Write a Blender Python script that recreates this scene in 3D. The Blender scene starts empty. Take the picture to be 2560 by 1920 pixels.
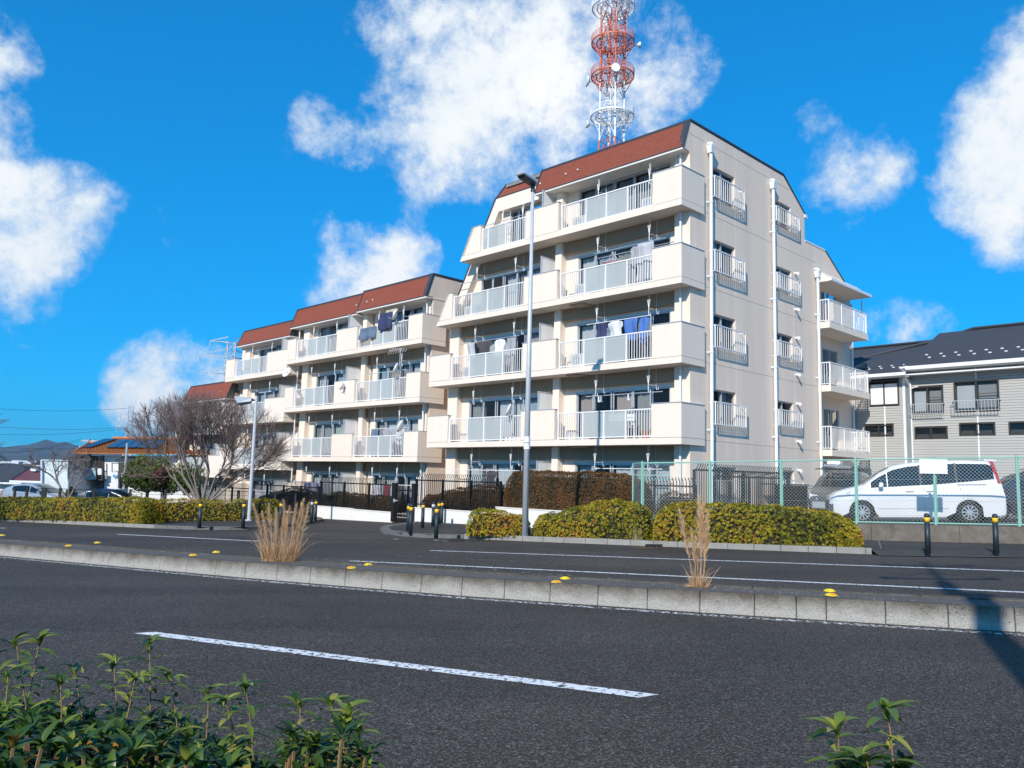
import bpy, math, random
import numpy as np
from math import sin, cos, radians, pi, atan2, hypot, sqrt
from mathutils import Vector, Matrix
random.seed(7); rng = np.random.default_rng(7)
S = bpy.context.scene; COL = S.collection

# ------------------------------------------------------------------ camera
FPX, PITCH, ROLL, CAMZ = 2020.8, radians(6.6446), radians(1.463), 1.5
FW = np.array([0, cos(PITCH), sin(PITCH)])
_r = np.array([1., 0, 0]); _u = np.array([0, -sin(PITCH), cos(PITCH)])
RT = cos(ROLL)*_r + sin(ROLL)*_u; UP = -sin(ROLL)*_r + cos(ROLL)*_u
cam = bpy.data.cameras.new('camera'); camo = bpy.data.objects.new('camera', cam); COL.objects.link(camo)
cam.sensor_width = 36; cam.lens = FPX/2560*36; cam.clip_start = .05; cam.clip_end = 30000
camo.matrix_world = Matrix(((RT[0], UP[0], -FW[0], 0), (RT[1], UP[1], -FW[1], 0), (RT[2], UP[2], -FW[2], CAMZ), (0, 0, 0, 1)))
S.camera = camo
S.view_settings.view_transform = 'Standard'; S.view_settings.look = 'None'
S.view_settings.gamma = 1; S.view_settings.use_curve_mapping = False
S.view_settings.exposure = 0.0

SUN_AZ, SUN_EL = radians(23.1), radians(32.0)     # the light travels towards this compass direction
sund = bpy.data.lights.new('sun', 'SUN'); sund.energy = 5.0; sund.angle = radians(.55); sund.color = (1, .93, .83)
suno = bpy.data.objects.new('sun', sund); COL.objects.link(suno)
suno.rotation_euler = Vector((sin(SUN_AZ)*cos(SUN_EL), cos(SUN_AZ)*cos(SUN_EL), -sin(SUN_EL))).to_track_quat('-Z', 'Y').to_euler()

def ray(x, y):
    v = RT*(x-1280)/FPX - UP*(y-960)/FPX + FW
    return v/np.linalg.norm(v)

# ------------------------------------------------------------------ world
world = bpy.data.worlds.new('World'); S.world = world; world.use_nodes = True
nt = world.node_tree; N = nt.nodes; L = nt.links; N.clear()
def wn(t, **k):
    n = N.new(t)
    for a, b in k.items(): setattr(n, a, b)
    return n
def wmath(op, a, b=None, clamp=False):
    n = wn('ShaderNodeMath', operation=op, use_clamp=clamp)
    for i, v in enumerate((a, b)):
        if v is None: continue
        if isinstance(v, (int, float)): n.inputs[i].default_value = v
        else: L.new(v, n.inputs[i])
    return n.outputs[0]
tc = wn('ShaderNodeTexCoord')
sky = wn('ShaderNodeTexSky', sky_type='NISHITA', sun_disc=False)
sky.sun_elevation = SUN_EL; sky.sun_rotation = SUN_AZ + pi   # the sun itself stands behind the camera
sky.altitude = 50; sky.air_density = 1.0; sky.dust_density = .3; sky.ozone_density = 3.0
tint = wn('ShaderNodeMix', data_type='RGBA', blend_type='MULTIPLY'); tint.inputs[0].default_value = 1
gm = wn('ShaderNodeGamma'); gm.inputs[1].default_value = .6; L.new(sky.outputs[0], gm.inputs[0]); L.new(gm.outputs[0], tint.inputs[6]); tint.inputs[7].default_value = (.05, 1.76, 3.35, 1)
noise = wn('ShaderNodeTexNoise'); noise.inputs['Scale'].default_value = 7.0; noise.inputs['Detail'].default_value = 11; noise.inputs['Roughness'].default_value = .66; noise.inputs['Distortion'].default_value = .1; noise.inputs['Lacunarity'].default_value = 2.15
L.new(tc.outputs['Generated'], noise.inputs['Vector'])
noise2 = wn('ShaderNodeTexNoise'); noise2.inputs['Scale'].default_value = 5; noise2.inputs['Detail'].default_value = 6
L.new(tc.outputs['Generated'], noise2.inputs['Vector'])
CL = [(1160,180,150,1.),(1010,270,120,1.),(1120,330,150,1.),(1060,420,90,.9),(940,330,80,1.),(850,320,80,1.),(765,335,70,.95),(780,290,50,.8),(1260,230,130,.9),(1380,150,130,.8),(1500,210,110,.7),(1620,190,110,.75),(1730,150,80,.55),(1570,330,110,.5),(1390,370,100,.6),(1220,470,60,.6),(1010,60,130,1.),(1280,40,170,1.),(1500,60,160,.9),
 (880,680,110,1.),(970,660,100,1.),(1010,620,80,.8),(830,560,50,.5),(900,760,120,1.),
 (40,560,120,1.),(150,560,110,1.),(220,500,80,.85),(30,440,70,.8),(60,660,110,.9),(60,800,90,.6),(10,300,60,.7),(10,150,60,.8),(-120,500,220,1.),(-90,150,150,.9),
 (400,950,100,.9),(480,930,90,.9),(540,1000,110,.8),(360,990,80,.7),(30,1100,90,.6),(400,520,60,.3),(430,610,50,.3),
 (2040,320,60,.75),(2090,400,80,.85),(2170,390,80,.8),(2120,480,90,.7),(2190,450,70,.6),
 (2500,330,110,1.),(2440,470,90,.9),(2540,480,110,1.),(2530,230,90,.9),(2500,620,60,.7),(2620,400,200,1.),(2250,840,90,.6),(2330,840,60,.5),(2600,150,120,.8)]
blobs = []
for x, y, r, w in CL: blobs.append((ray(x, y), r/FPX*(.82 if (x < 330 or x > 2400) else .98), w))
for k in range(12):                                   # the same broken cumulus goes on all round the sky
    a = 70+rng.uniform(0, 225); e = rng.uniform(4, 60); r = rng.uniform(.05, .15)
    blobs.append((np.array([sin(radians(a))*cos(radians(e)), cos(radians(a))*cos(radians(e)), sin(radians(e))]), r, .95))
acc = None
for d, r, w in blobs:
    v = wn('ShaderNodeVectorMath', operation='DISTANCE'); L.new(tc.outputs['Generated'], v.inputs[0]); v.inputs[1].default_value = tuple(d)
    m = wmath('MULTIPLY', wmath('SUBTRACT', 1.0, wmath('DIVIDE', v.outputs['Value'], r*1.55), True), w*1.0)
    acc = m if acc is None else wmath('ADD', acc, wmath('MULTIPLY', m, wmath('SUBTRACT', 1.0, wmath('MULTIPLY', acc, .8), True)))
nb_ = wn('ShaderNodeTexNoise'); nb_.inputs['Scale'].default_value = 26; nb_.inputs['Detail'].default_value = 8; nb_.inputs['Roughness'].default_value = .6; L.new(tc.outputs['Generated'], nb_.inputs['Vector'])
dens = wmath('ADD', wmath('ADD', acc, wmath('MULTIPLY', wmath('SUBTRACT', noise.outputs['Fac'], .5), 3.0)), wmath('MULTIPLY', wmath('SUBTRACT', nb_.outputs['Fac'], .5), 1.1))
cr = wn('ShaderNodeMapRange', interpolation_type='SMOOTHSTEP'); cr.inputs[1].default_value = .28; cr.inputs[2].default_value = 1.25
gate = wmath('MULTIPLY', dens, wmath('MULTIPLY', acc, 3.5, True))
L.new(gate, cr.inputs[0])
cloudc = wn('ShaderNodeMix', data_type='RGBA'); cloudc.inputs[6].default_value = (5.0, 6.8, 8.4, 1); cloudc.inputs[7].default_value = (10.5, 10.6, 10.6, 1)
mr2 = wn('ShaderNodeMapRange'); mr2.inputs[1].default_value = .2; mr2.inputs[2].default_value = 1.5; L.new(wmath('ADD', wmath('MULTIPLY', dens, .6), wmath('MULTIPLY', noise2.outputs['Fac'], .9)), mr2.inputs[0]); L.new(mr2.outputs[0], cloudc.inputs[0])
mixc = wn('ShaderNodeMix', data_type='RGBA'); L.new(cr.outputs[0], mixc.inputs[0]); L.new(tint.outputs[2], mixc.inputs[6]); L.new(cloudc.outputs[2], mixc.inputs[7])
bg = wn('ShaderNodeBackground'); bg.inputs[1].default_value = .10; L.new(mixc.outputs[2], bg.inputs[0])
wo = wn('ShaderNodeOutputWorld'); L.new(bg.outputs[0], wo.inputs[0])

# ------------------------------------------------------------------ places
GA, GB, GC = .01783117, -.01370631, -1.31107409+CAMZ        # the sloping pavement plane z = GC + GA x + GB y
def gz(x, y): return GC + GA*x + GB*y
GN = np.array([-GA, -GB, 1.])
def G(px, py, dz=0.):                                        # a spot on the ground seen in direction (px, py)
    v = ray(px, py); o = np.array([0, 0, CAMZ]); c = np.array([0, 0, GC+dz])
    return o + v*(np.dot(c-o, GN)/np.dot(v, GN))
def VP(px, py, Y):
    v = ray(px, py); return np.array([0, 0, CAMZ]) + v*(Y/v[1])
D1 = np.array([-0.70227, 0.71191, 0]); D2 = np.array([0.71191, 0.70227, 0]); D3 = np.array([0, 0, 1.])
C0 = np.array([5.588, 26.470, 0.])
def B(s, n, z): return C0 + D1*s + D2*n + D3*z
BROT = atan2(-D1[1], -D1[0])

# ------------------------------------------------------------------ materials
MATS = {}
def mat(name, col, rough=.7, metal=0., var=.0, vscale=3., bump=0., bscale=60., spec=.5, col2=None, stretch=None, emis=None, coat=0., detail=6):
    m = bpy.data.materials.new(name); m.use_nodes = True; t = m.node_tree; n = t.nodes; l = t.links
    p = n['Principled BSDF']; p.inputs['Roughness'].default_value = rough; p.inputs['Metallic'].default_value = metal
    p.inputs['Specular IOR Level'].default_value = spec; p.inputs['Base Color'].default_value = (*col, 1)
    if coat: p.inputs['Coat Weight'].default_value = coat; p.inputs['Coat Roughness'].default_value = .05
    co = n.new('ShaderNodeTexCoord'); vec = co.outputs['Object']
    if stretch:
        mp = n.new('ShaderNodeMapping'); mp.inputs['Scale'].default_value = stretch; l.new(vec, mp.inputs[0]); vec = mp.outputs[0]
    if var or col2:
        nz = n.new('ShaderNodeTexNoise'); nz.inputs['Scale'].default_value = vscale; nz.inputs['Detail'].default_value = detail; nz.inputs['Roughness'].default_value = .65; l.new(vec, nz.inputs['Vector'])
        r = n.new('ShaderNodeMapRange'); r.inputs[1].default_value = .3; r.inputs[2].default_value = .7; l.new(nz.outputs['Fac'], r.inputs[0])
        mx = n.new('ShaderNodeMix'); mx.data_type = 'RGBA'; l.new(r.outputs[0], mx.inputs[0])
        c2 = col2 if col2 else tuple(c*(1-var) for c in col)
        mx.inputs[6].default_value = (*c2, 1); mx.inputs[7].default_value = (*col, 1); l.new(mx.outputs[2], p.inputs['Base Color'])
    if bump:
        nb = n.new('ShaderNodeTexNoise'); nb.inputs['Scale'].default_value = bscale; nb.inputs['Detail'].default_value = 4; l.new(co.outputs['Object'], nb.inputs['Vector'])
        bp = n.new('ShaderNodeBump'); bp.inputs['Strength'].default_value = bump; bp.inputs['Distance'].default_value = .02; l.new(nb.outputs['Fac'], bp.inputs['Height']); l.new(bp.outputs[0], p.inputs['Normal'])
    MATS[name] = m; return m
plaster = mat('plaster', (.85, .735, .625), .9, var=.05, vscale=1.3, bump=.5, bscale=45, stretch=(1.6, 1.6, .25), spec=.2)
plaster_g = mat('plaster_gable', (.88, .72, .59), .9, var=.12, vscale=.8, bump=.6, bscale=38, stretch=(2, 2, .12), spec=.2)
soffit = mat('soffit_shaded_paint', (.52, .43, .34), .9, var=.08, vscale=1.2, bump=.2)  # beige lowered so that shade under the slabs sits in the colour
beamc = mat('beam_shaded_paint', (.38, .27, .18), .9, var=.06, vscale=1.5, bump=.3)  # brown beam paint, darkened further to paint in the shade of the recesses
redroof = mat('red_shingle', (.30, .085, .052), .85, col2=(.23, .066, .044), vscale=9, bump=.7, bscale=70, spec=.25)
darktrim = mat('dark_trim', (.045, .05, .06), .5)
rooftop = mat('roof_deck', (.25, .25, .25), .9, var=.2)
white_al = mat('white_metal', (.80, .80, .80), .35, spec=.5, var=.04)
alu = mat('aluminium', (.56, .58, .60), .35, metal=.35)
pipew = mat('pipe_plastic', (.74, .79, .82), .35, var=.05)
steel = mat('galvanised_steel', (.50, .53, .56), .45, metal=.35, var=.22, vscale=7)
glass_dark = mat('window_glass', (.02, .03, .045), .04, spec=.8)
def glassy(name, tcol, gloss, rough, opac, dcol):
    m = bpy.data.materials.new(name); m.use_nodes = True; t = m.node_tree; n = t.nodes; l = t.links; n.clear()
    o = n.new('ShaderNodeOutputMaterial'); tr = n.new('ShaderNodeBsdfTransparent'); tr.inputs[0].default_value = (*tcol, 1)
    d = n.new('ShaderNodeBsdfPrincipled'); d.inputs['Base Color'].default_value = (*dcol, 1); d.inputs['Roughness'].default_value = rough; d.inputs['Specular IOR Level'].default_value = gloss
    mx = n.new('ShaderNodeMixShader'); mx.inputs[0].default_value = opac; l.new(tr.outputs[0], mx.inputs[1]); l.new(d.outputs[0], mx.inputs[2]); l.new(mx.outputs[0], o.inputs[0]); return m
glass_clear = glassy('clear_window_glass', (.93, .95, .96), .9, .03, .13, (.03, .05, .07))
frost = glassy('frosted_pane_glass', (.78, .81, .80), .5, .22, .60, (.60, .63, .62))
carglass = glassy('car_glass', (.25, .3, .3), .9, .03, .88, (.008, .012, .014))
curtain_m = [mat('curtain_white', (.72, .74, .76), .9), mat('curtain_beige', (.55, .45, .41), .9), mat('curtain_blue', (.42, .52, .62), .9), mat('curtain_grey', (.40, .40, .40), .9), mat('curtain_green', (.50, .60, .52), .9)]
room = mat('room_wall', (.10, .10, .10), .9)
black_m = mat('black_iron', (.012, .011, .011), .45)
green_m = mat('green_fence_paint', (.25, .50, .41), .5, var=.1, vscale=4)
wire_m = mat('fence_wire', (.52, .58, .56), .4, metal=.3)
concrete = mat('concrete', (.37, .355, .335), .9, col2=(.23, .22, .20), vscale=2.5, bump=.7, bscale=40, spec=.2)
wallconc = mat('stained_concrete', (.20, .175, .15), .95, col2=(.10, .085, .07), vscale=3.5, bump=.6, bscale=25, spec=.2)
kerbm = mat('kerb_concrete', (.34, .325, .30), .9, col2=(.24, .23, .21), vscale=3, bump=.5, bscale=50, spec=.2)
whitewall = mat('white_wall_paint', (.80, .76, .70), .85, var=.05, vscale=2, bump=.3)
def asphalt(name, base, hi, spk=420.):
    m = bpy.data.materials.new(name); m.use_nodes = True; t = m.node_tree; n = t.nodes; l = t.links; p = n['Principled BSDF']
    co = n.new('ShaderNodeTexCoord')
    v = n.new('ShaderNodeTexVoronoi'); v.inputs['Scale'].default_value = spk/4; l.new(co.outputs['Object'], v.inputs['Vector'])
    nz = n.new('ShaderNodeTexNoise'); nz.inputs['Scale'].default_value = .35; nz.inputs['Detail'].default_value = 9; nz.inputs['Roughness'].default_value = .6; l.new(co.outputs['Object'], nz.inputs['Vector'])
    n3 = n.new('ShaderNodeTexNoise'); n3.inputs['Scale'].default_value = 45; n3.inputs['Detail'].default_value = 3; l.new(co.outputs['Object'], n3.inputs['Vector'])
    hsep = n.new('ShaderNodeSeparateColor'); l.new(v.outputs['Color'], hsep.inputs[0])
    pw = n.new('ShaderNodeMath'); pw.operation = 'POWER'; l.new(hsep.outputs[0], pw.inputs[0]); pw.inputs[1].default_value = 4.0
    a = n.new('ShaderNodeMix'); a.data_type = 'RGBA'; l.new(pw.outputs[0], a.inputs[0]); a.inputs[6].default_value = (*base, 1); a.inputs[7].default_value = (*hi, 1)
    r = n.new('ShaderNodeMapRange'); r.inputs[1].default_value = .3; r.inputs[2].default_value = .7; r.inputs[3].default_value = .72; r.inputs[4].default_value = 1.15; l.new(nz.outputs['Fac'], r.inputs[0])
    r2 = n.new('ShaderNodeMapRange'); r2.inputs[1].default_value = .3; r2.inputs[2].default_value = .7; r2.inputs[3].default_value = .55; r2.inputs[4].default_value = 1.45; l.new(n3.outputs['Fac'], r2.inputs[0])
    mp = n.new('ShaderNodeMapping'); mp.inputs['Rotation'].default_value = (0, 0, radians(26)); mp.inputs['Scale'].default_value = (.05, .75, 1); l.new(co.outputs['Object'], mp.inputs[0])
    n4 = n.new('ShaderNodeTexNoise'); n4.inputs['Scale'].default_value = 1; n4.inputs['Detail'].default_value = 4; l.new(mp.outputs[0], n4.inputs['Vector']); r4 = n.new('ShaderNodeMapRange'); r4.inputs[1].default_value = .35; r4.inputs[2].default_value = .65; r4.inputs[3].default_value = .82; r4.inputs[4].default_value = 1.15; l.new(n4.outputs['Fac'], r4.inputs[0])
    vc = n.new('ShaderNodeTexVoronoi'); vc.feature = 'DISTANCE_TO_EDGE'; vc.inputs['Scale'].default_value = .16; nw = n.new('ShaderNodeVectorMath'); nw.operation = 'MULTIPLY_ADD'; l.new(nz.outputs['Color'], nw.inputs[0]); nw.inputs[1].default_value = (3.5, 3.5, 0); l.new(co.outputs['Object'], nw.inputs[2]); l.new(nw.outputs[0], vc.inputs['Vector'])
    rc = n.new('ShaderNodeMapRange'); rc.inputs[1].default_value = .0; rc.inputs[2].default_value = .0022; rc.inputs[3].default_value = .55; rc.inputs[4].default_value = 1.0; l.new(vc.outputs['Distance'], rc.inputs[0])
    m5 = n.new('ShaderNodeMath'); m5.operation = 'MULTIPLY'; l.new(r4.outputs[0], m5.inputs[0]); l.new(rc.outputs[0], m5.inputs[1]); m6 = n.new('ShaderNodeMath'); m6.operation = 'MULTIPLY'; l.new(r.outputs[0], m6.inputs[0]); l.new(m5.outputs[0], m6.inputs[1])
    mm = n.new('ShaderNodeMath'); mm.operation = 'MULTIPLY'; l.new(m6.outputs[0], mm.inputs[0]); l.new(r2.outputs[0], mm.inputs[1])
    sc = n.new('ShaderNodeVectorMath'); sc.operation = 'SCALE'; l.new(a.outputs[2], sc.inputs[0]); l.new(mm.outputs[0], sc.inputs['Scale']); l.new(sc.outputs[0], p.inputs['Base Color'])
    bp = n.new('ShaderNodeBump'); bp.inputs['Strength'].default_value = .5; bp.inputs['Distance'].default_value = .005; l.new(v.outputs['Distance'], bp.inputs['Height']); l.new(bp.outputs[0], p.inputs['Normal'])
    p.inputs['Roughness'].default_value = .8; p.inputs['Specular IOR Level'].default_value = .3; return m
road_m = asphalt('asphalt', (.039, .030, .0225), (.18, .16, .14))
pave_m = asphalt('pavement_asphalt', (.040, .035, .031), (.12, .115, .105))
lot_m = asphalt('parking_gravel', (.10, .09, .075), (.22, .20, .17))
soil = mat('soil', (.10, .085, .06), .95, col2=(.06, .055, .035), vscale=.6, bump=.5, bscale=12)
def paintmat(name, col, wear):
    m = mat(name, col, .7); t = m.node_tree; n = t.nodes; l = t.links; p = n['Principled BSDF']
    co = n.new('ShaderNodeTexCoord'); nz = n.new('ShaderNodeTexNoise'); nz.inputs['Scale'].default_value = 20; nz.inputs['Detail'].default_value = 8; nz.inputs['Roughness'].default_value = .75; l.new(co.outputs['Object'], nz.inputs['Vector'])
    v = n.new('ShaderNodeTexVoronoi'); v.feature = 'DISTANCE_TO_EDGE'; v.inputs['Scale'].default_value = 11; l.new(nz.outputs['Color'], v.inputs['Vector'])
    c = n.new('ShaderNodeMath'); c.operation = 'GREATER_THAN'; c.inputs[1].default_value = wear; l.new(nz.outputs['Fac'], c.inputs[0])
    l.new(c.outputs[0], p.inputs['Alpha']); return m
line_m = paintmat('road_paint', (.80, .80, .78), .452); line_w = paintmat('worn_road_paint', (.72, .72, .70), .52); line_f = paintmat('faded_road_paint', (.30, .30, .30), .53)
yellow = mat('reflector_yellow', (.85, .62, .02), .35, var=.1, vscale=8); orange = mat('reflector_orange', (.9, .28, .02), .3)
boll_m = mat('bollard_rubber', (.018, .030, .040), .5, var=.2, vscale=6); band_y = mat('yellow_band', (.85, .50, .02), .5); band_w = mat('pale_band', (.60, .60, .58), .5)

# ------------------------------------------------------------------ mesh helpers
def tag(o, label=None, cat=None, group=None, kind=None):
    if label: o['label'] = label
    if cat: o['category'] = cat
    if group: o['group'] = group
    if kind: o['kind'] = kind
    return o
class MB:
    def __init__(s): s.v = []; s.f = []
    def poly(s, pts):
        b = len(s.v); s.v += [tuple(float(c) for c in p) for p in pts]; s.f.append(tuple(range(b, b+len(pts))))
    def hexa(s, p):                                   # 8 points, bottom ring then top ring
        b = len(s.v); s.v += [tuple(float(c) for c in q) for q in p]
        for f in ((3,2,1,0),(4,5,6,7),(0,1,5,4),(1,2,6,5),(2,3,7,6),(3,0,4,7)): s.f.append(tuple(b+i for i in f))
    def box(s, x0, x1, y0, y1, z0, z1):
        s.hexa([(x0,y0,z0),(x1,y0,z0),(x1,y1,z0),(x0,y1,z0),(x0,y0,z1),(x1,y0,z1),(x1,y1,z1),(x0,y1,z1)])
    def bb(s, s0, s1, n0, n1, z0, z1):                # building frame: s to the left, n inwards -> local x = -s
        s.box(-max(s0, s1), -min(s0, s1), n0, n1, z0, z1)
    def prism(s, pts, off):                           # polygon swept by a vector
        b = len(s.v); k = len(pts); o = np.array(off, float)
        s.v += [tuple(float(c) for c in p) for p in pts]; s.v += [tuple((np.array(p, float)+o).tolist()) for p in pts]
        s.f.append(tuple(range(b, b+k))[::-1]); s.f.append(tuple(range(b+k, b+2*k)))
        for i in range(k):
            j = (i+1) % k; s.f.append((b+i, b+j, b+k+j, b+k+i))
    def tube(s, a, c, r0, r1=None, n=8, cap=True):
        a = np.array(a, float); c = np.array(c, float); r1 = r0 if r1 is None else r1
        d = c-a; ln = np.linalg.norm(d)
        if ln < 1e-6: return
        d /= ln; h = np.array([0, 0, 1.]) if abs(d[2]) < .9 else np.array([1., 0, 0]); u = np.cross(d, h); u /= np.linalg.norm(u); w = np.cross(d, u)
        b = len(s.v)
        for p, r in ((a, r0), (c, r1)):
            for i in range(n):
                t = 2*pi*i/n; s.v.append(tuple((p+u*r*cos(t)+w*r*sin(t)).tolist()))
        for i in range(n):
            j = (i+1) % n; s.f.append((b+i, b+j, b+n+j, b+n+i))
        if cap: s.f.append(tuple(b+i for i in range(n))[::-1]); s.f.append(tuple(b+n+i for i in range(n)))
    def path(s, pts, r, n=6):
        for i in range(len(pts)-1): s.tube(pts[i], pts[i+1], r, r, n)
    def lathe(s, prof, n=16, axis='z', o=(0, 0, 0)):
        b = len(s.v); k = len(prof)
        for r, h in prof:
            for i in range(n):
                t = 2*pi*i/n; q = {'z': (r*cos(t), r*sin(t), h), 'y': (r*cos(t), h, r*sin(t)), 'x': (h, r*cos(t), r*sin(t))}[axis]
                s.v.append((q[0]+o[0], q[1]+o[1], q[2]+o[2]))
        for a in range(k-1):
            for i in range(n):
                j = (i+1) % n; s.f.append((b+a*n+i, b+a*n+j, b+(a+1)*n+j, b+(a+1)*n+i))
        s.f.append(tuple(b+i for i in range(n))[::-1]); s.f.append(tuple(b+(k-1)*n+i for i in range(n)))
    def build(s, name, m, parent=None, smooth=False, label=None, kind=None, bevel=0):
        me = bpy.data.meshes.new(name); me.from_pydata(s.v, [], s.f); me.validate()
        if smooth: me.polygons.foreach_set('use_smooth', [True]*len(me.polygons))
        ms = m if isinstance(m, (list, tuple)) else [m]
        for q in ms: me.materials.append(q)
        o = bpy.data.objects.new(name, me); COL.objects.link(o)
        if parent: o.parent = parent
        if label: o['label'] = label
        if kind: o['kind'] = kind
        if bevel:
            bv = o.modifiers.new('bevel', 'BEVEL'); bv.width = bevel; bv.segments = 1; bv.limit_method = 'ANGLE'
        return o
def npmesh(name, V, F, m, parent=None, attr=None, smooth=False, kind=None):
    """V (n,3), F (m,k) same-size faces"""
    me = bpy.data.meshes.new(name); k = F.shape[1]
    me.vertices.add(len(V)); me.vertices.foreach_set('co', V.astype('f').ravel())
    me.loops.add(F.size); me.loops.foreach_set('vertex_index', F.astype('i').ravel())
    me.polygons.add(len(F)); me.polygons.foreach_set('loop_start', np.arange(0, F.size, k, dtype='i')); me.polygons.foreach_set('loop_total', np.full(len(F), k, dtype='i'))
    if smooth: me.polygons.foreach_set('use_smooth', np.ones(len(F), dtype=bool))
    if attr is not None:
        a = me.attributes.new('tone', 'FLOAT', 'FACE'); a.data.foreach_set('value', attr.astype('f'))
    me.update(); me.validate(); me.materials.append(m)
    o = bpy.data.objects.new(name, me); COL.objects.link(o)
    if parent: o.parent = parent
    if kind: o['kind'] = kind
    return o
def empty(name, loc=(0, 0, 0), rz=0, **k):
    o = bpy.data.objects.new(name, None); COL.objects.link(o); o.location = tuple(float(c) for c in loc); o.rotation_euler = (0, 0, rz); o.empty_display_size = .2
    return tag(o, **k)
def kids(o): return [c for c in bpy.data.objects if c.parent == o]
def copy_tree(o, parent=None):
    c = o.copy(); COL.objects.link(c); c.parent = parent
    for ch in o.children: copy_tree(ch, c)
    return c
def copy_parts(o, c):
    for ch in list(o.children):
        q = ch.copy(); COL.objects.link(q); q.parent = c; copy_parts(ch, q)

# ------------------------------------------------------------------ ground, road, pavements
def P2(p): return (float(p[0]), float(p[1]))
def lift(pts, dz): return [(x, y, gz(x, y)+dz) for x, y in pts]
def sheet(name, pts, dz, m, kind='structure'):
    b = MB(); b.poly(lift(pts, dz)); return tag(b.build(name, m), kind=kind)
def terrain():
    xs = np.concatenate([np.linspace(-6000, -300, 20), np.linspace(-250, 250, 61), np.linspace(300, 6000, 20)])
    ys = np.concatenate([np.linspace(-3000, -120, 10), np.linspace(-80, 300, 60), np.linspace(350, 9000, 25)])
    X, Y = np.meshgrid(xs, ys); R = np.hypot(X, Y-15)
    near = GC+GA*X+GB*Y - .30
    t = np.clip((R-38)/60, 0, 1); t = t*t*(3-2*t)
    lot = np.where(X > 8, .0, 0)
    far = -5.5 - np.clip((R-100)/900, 0, 1)*22
    Z = near*(1-t)+far*t
    Zr = np.where((X > 12), near*0+(-.3), Z); tt = np.clip((X-10)/20, 0, 1)*np.clip((120-R)/60, 0, 1)*t; Z = Z*(1-tt)+Zr*tt
    V = np.stack([X, Y, Z], -1).reshape(-1, 3); nx = len(xs); ny = len(ys)
    i, j = np.meshgrid(np.arange(nx-1), np.arange(ny-1)); a = (j*nx+i).ravel(); F = np.stack([a, a+1, a+nx+1, a+nx], 1)
    return tag(npmesh('ground', V, F, soil), kind='structure')
terrain()
def extend(pl, l0, l1):
    pl = [np.array(P2(p)) for p in pl]
    d = pl[0]-pl[1]; d /= np.linalg.norm(d); e = pl[-1]-pl[-2]; e /= np.linalg.norm(e)
    return [pl[0]+d*l0] + pl + [pl[-1]+e*l1]
def offset(pl, w):                                     # to the far side of the road (left of travel left->right is +)
    out = []
    for i, p in enumerate(pl):
        a = pl[max(i-1, 0)]; b = pl[min(i+1, len(pl)-1)]; t = b-a; t = t/np.linalg.norm(t); out.append(p+np.array([-t[1], t[0]])*w)
    return out
MED_PX = [(0, 1389), (600, 1443.5), (1140, 1488.5), (1740, 1530.5), (2560, 1581)]
med_near = extend([G(x, y, -.1) for x, y in MED_PX], 60, 14)
kerb_far_L = [G(-300, 1287, -.1), G(0, 1302, -.1), G(385, 1321, -.1)]
kerb_far_R = [G(1160, 1347, -.1), G(1640, 1366, -.1), G(2180, 1386, -.1)]
kfl = extend(kerb_far_L, 50, 0)[:-1]
right_edge = [np.array(P2(G(2180, 1386, -.1))), np.array([11.8, 18.4]), np.array([15, 18.2]), np.array([40, 14])]
near_kerb = extend([med_near[1]+np.array([-3.6, -6.5]), med_near[-2]+np.array([-3.3, -6.6])], 60, 40)
radR = [G(1160, 1347, -.1), G(1075, 1345, -.1), G(1000, 1341, -.1), G(958, 1334, -.1), G(949, 1327, -.1), G(962, 1320, -.1), G(1000, 1316, -.1), G(1040, 1310, -.1)]
radL = [G(385, 1321, -.1), G(500, 1325, -.1), G(610, 1325, -.1), G(700, 1320, -.1), G(770, 1312, -.1), G(806, 1304, -.1), G(806, 1300, -.1), G(786, 1297, -.1)]
radR = [np.array(P2(p)) for p in radR]; radL = [np.array(P2(p)) for p in radL]
# carriageways: one sheet under everything paved
b = MB(); b.poly(lift([(-90, 75), (-75, 20), (-60, -12), (60, -30), (60, 26), (12, 23.6), (4, 26), (-10, 47), (-40, 60)], -.10)); tag(b.build('road', road_m), kind='structure')
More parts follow.
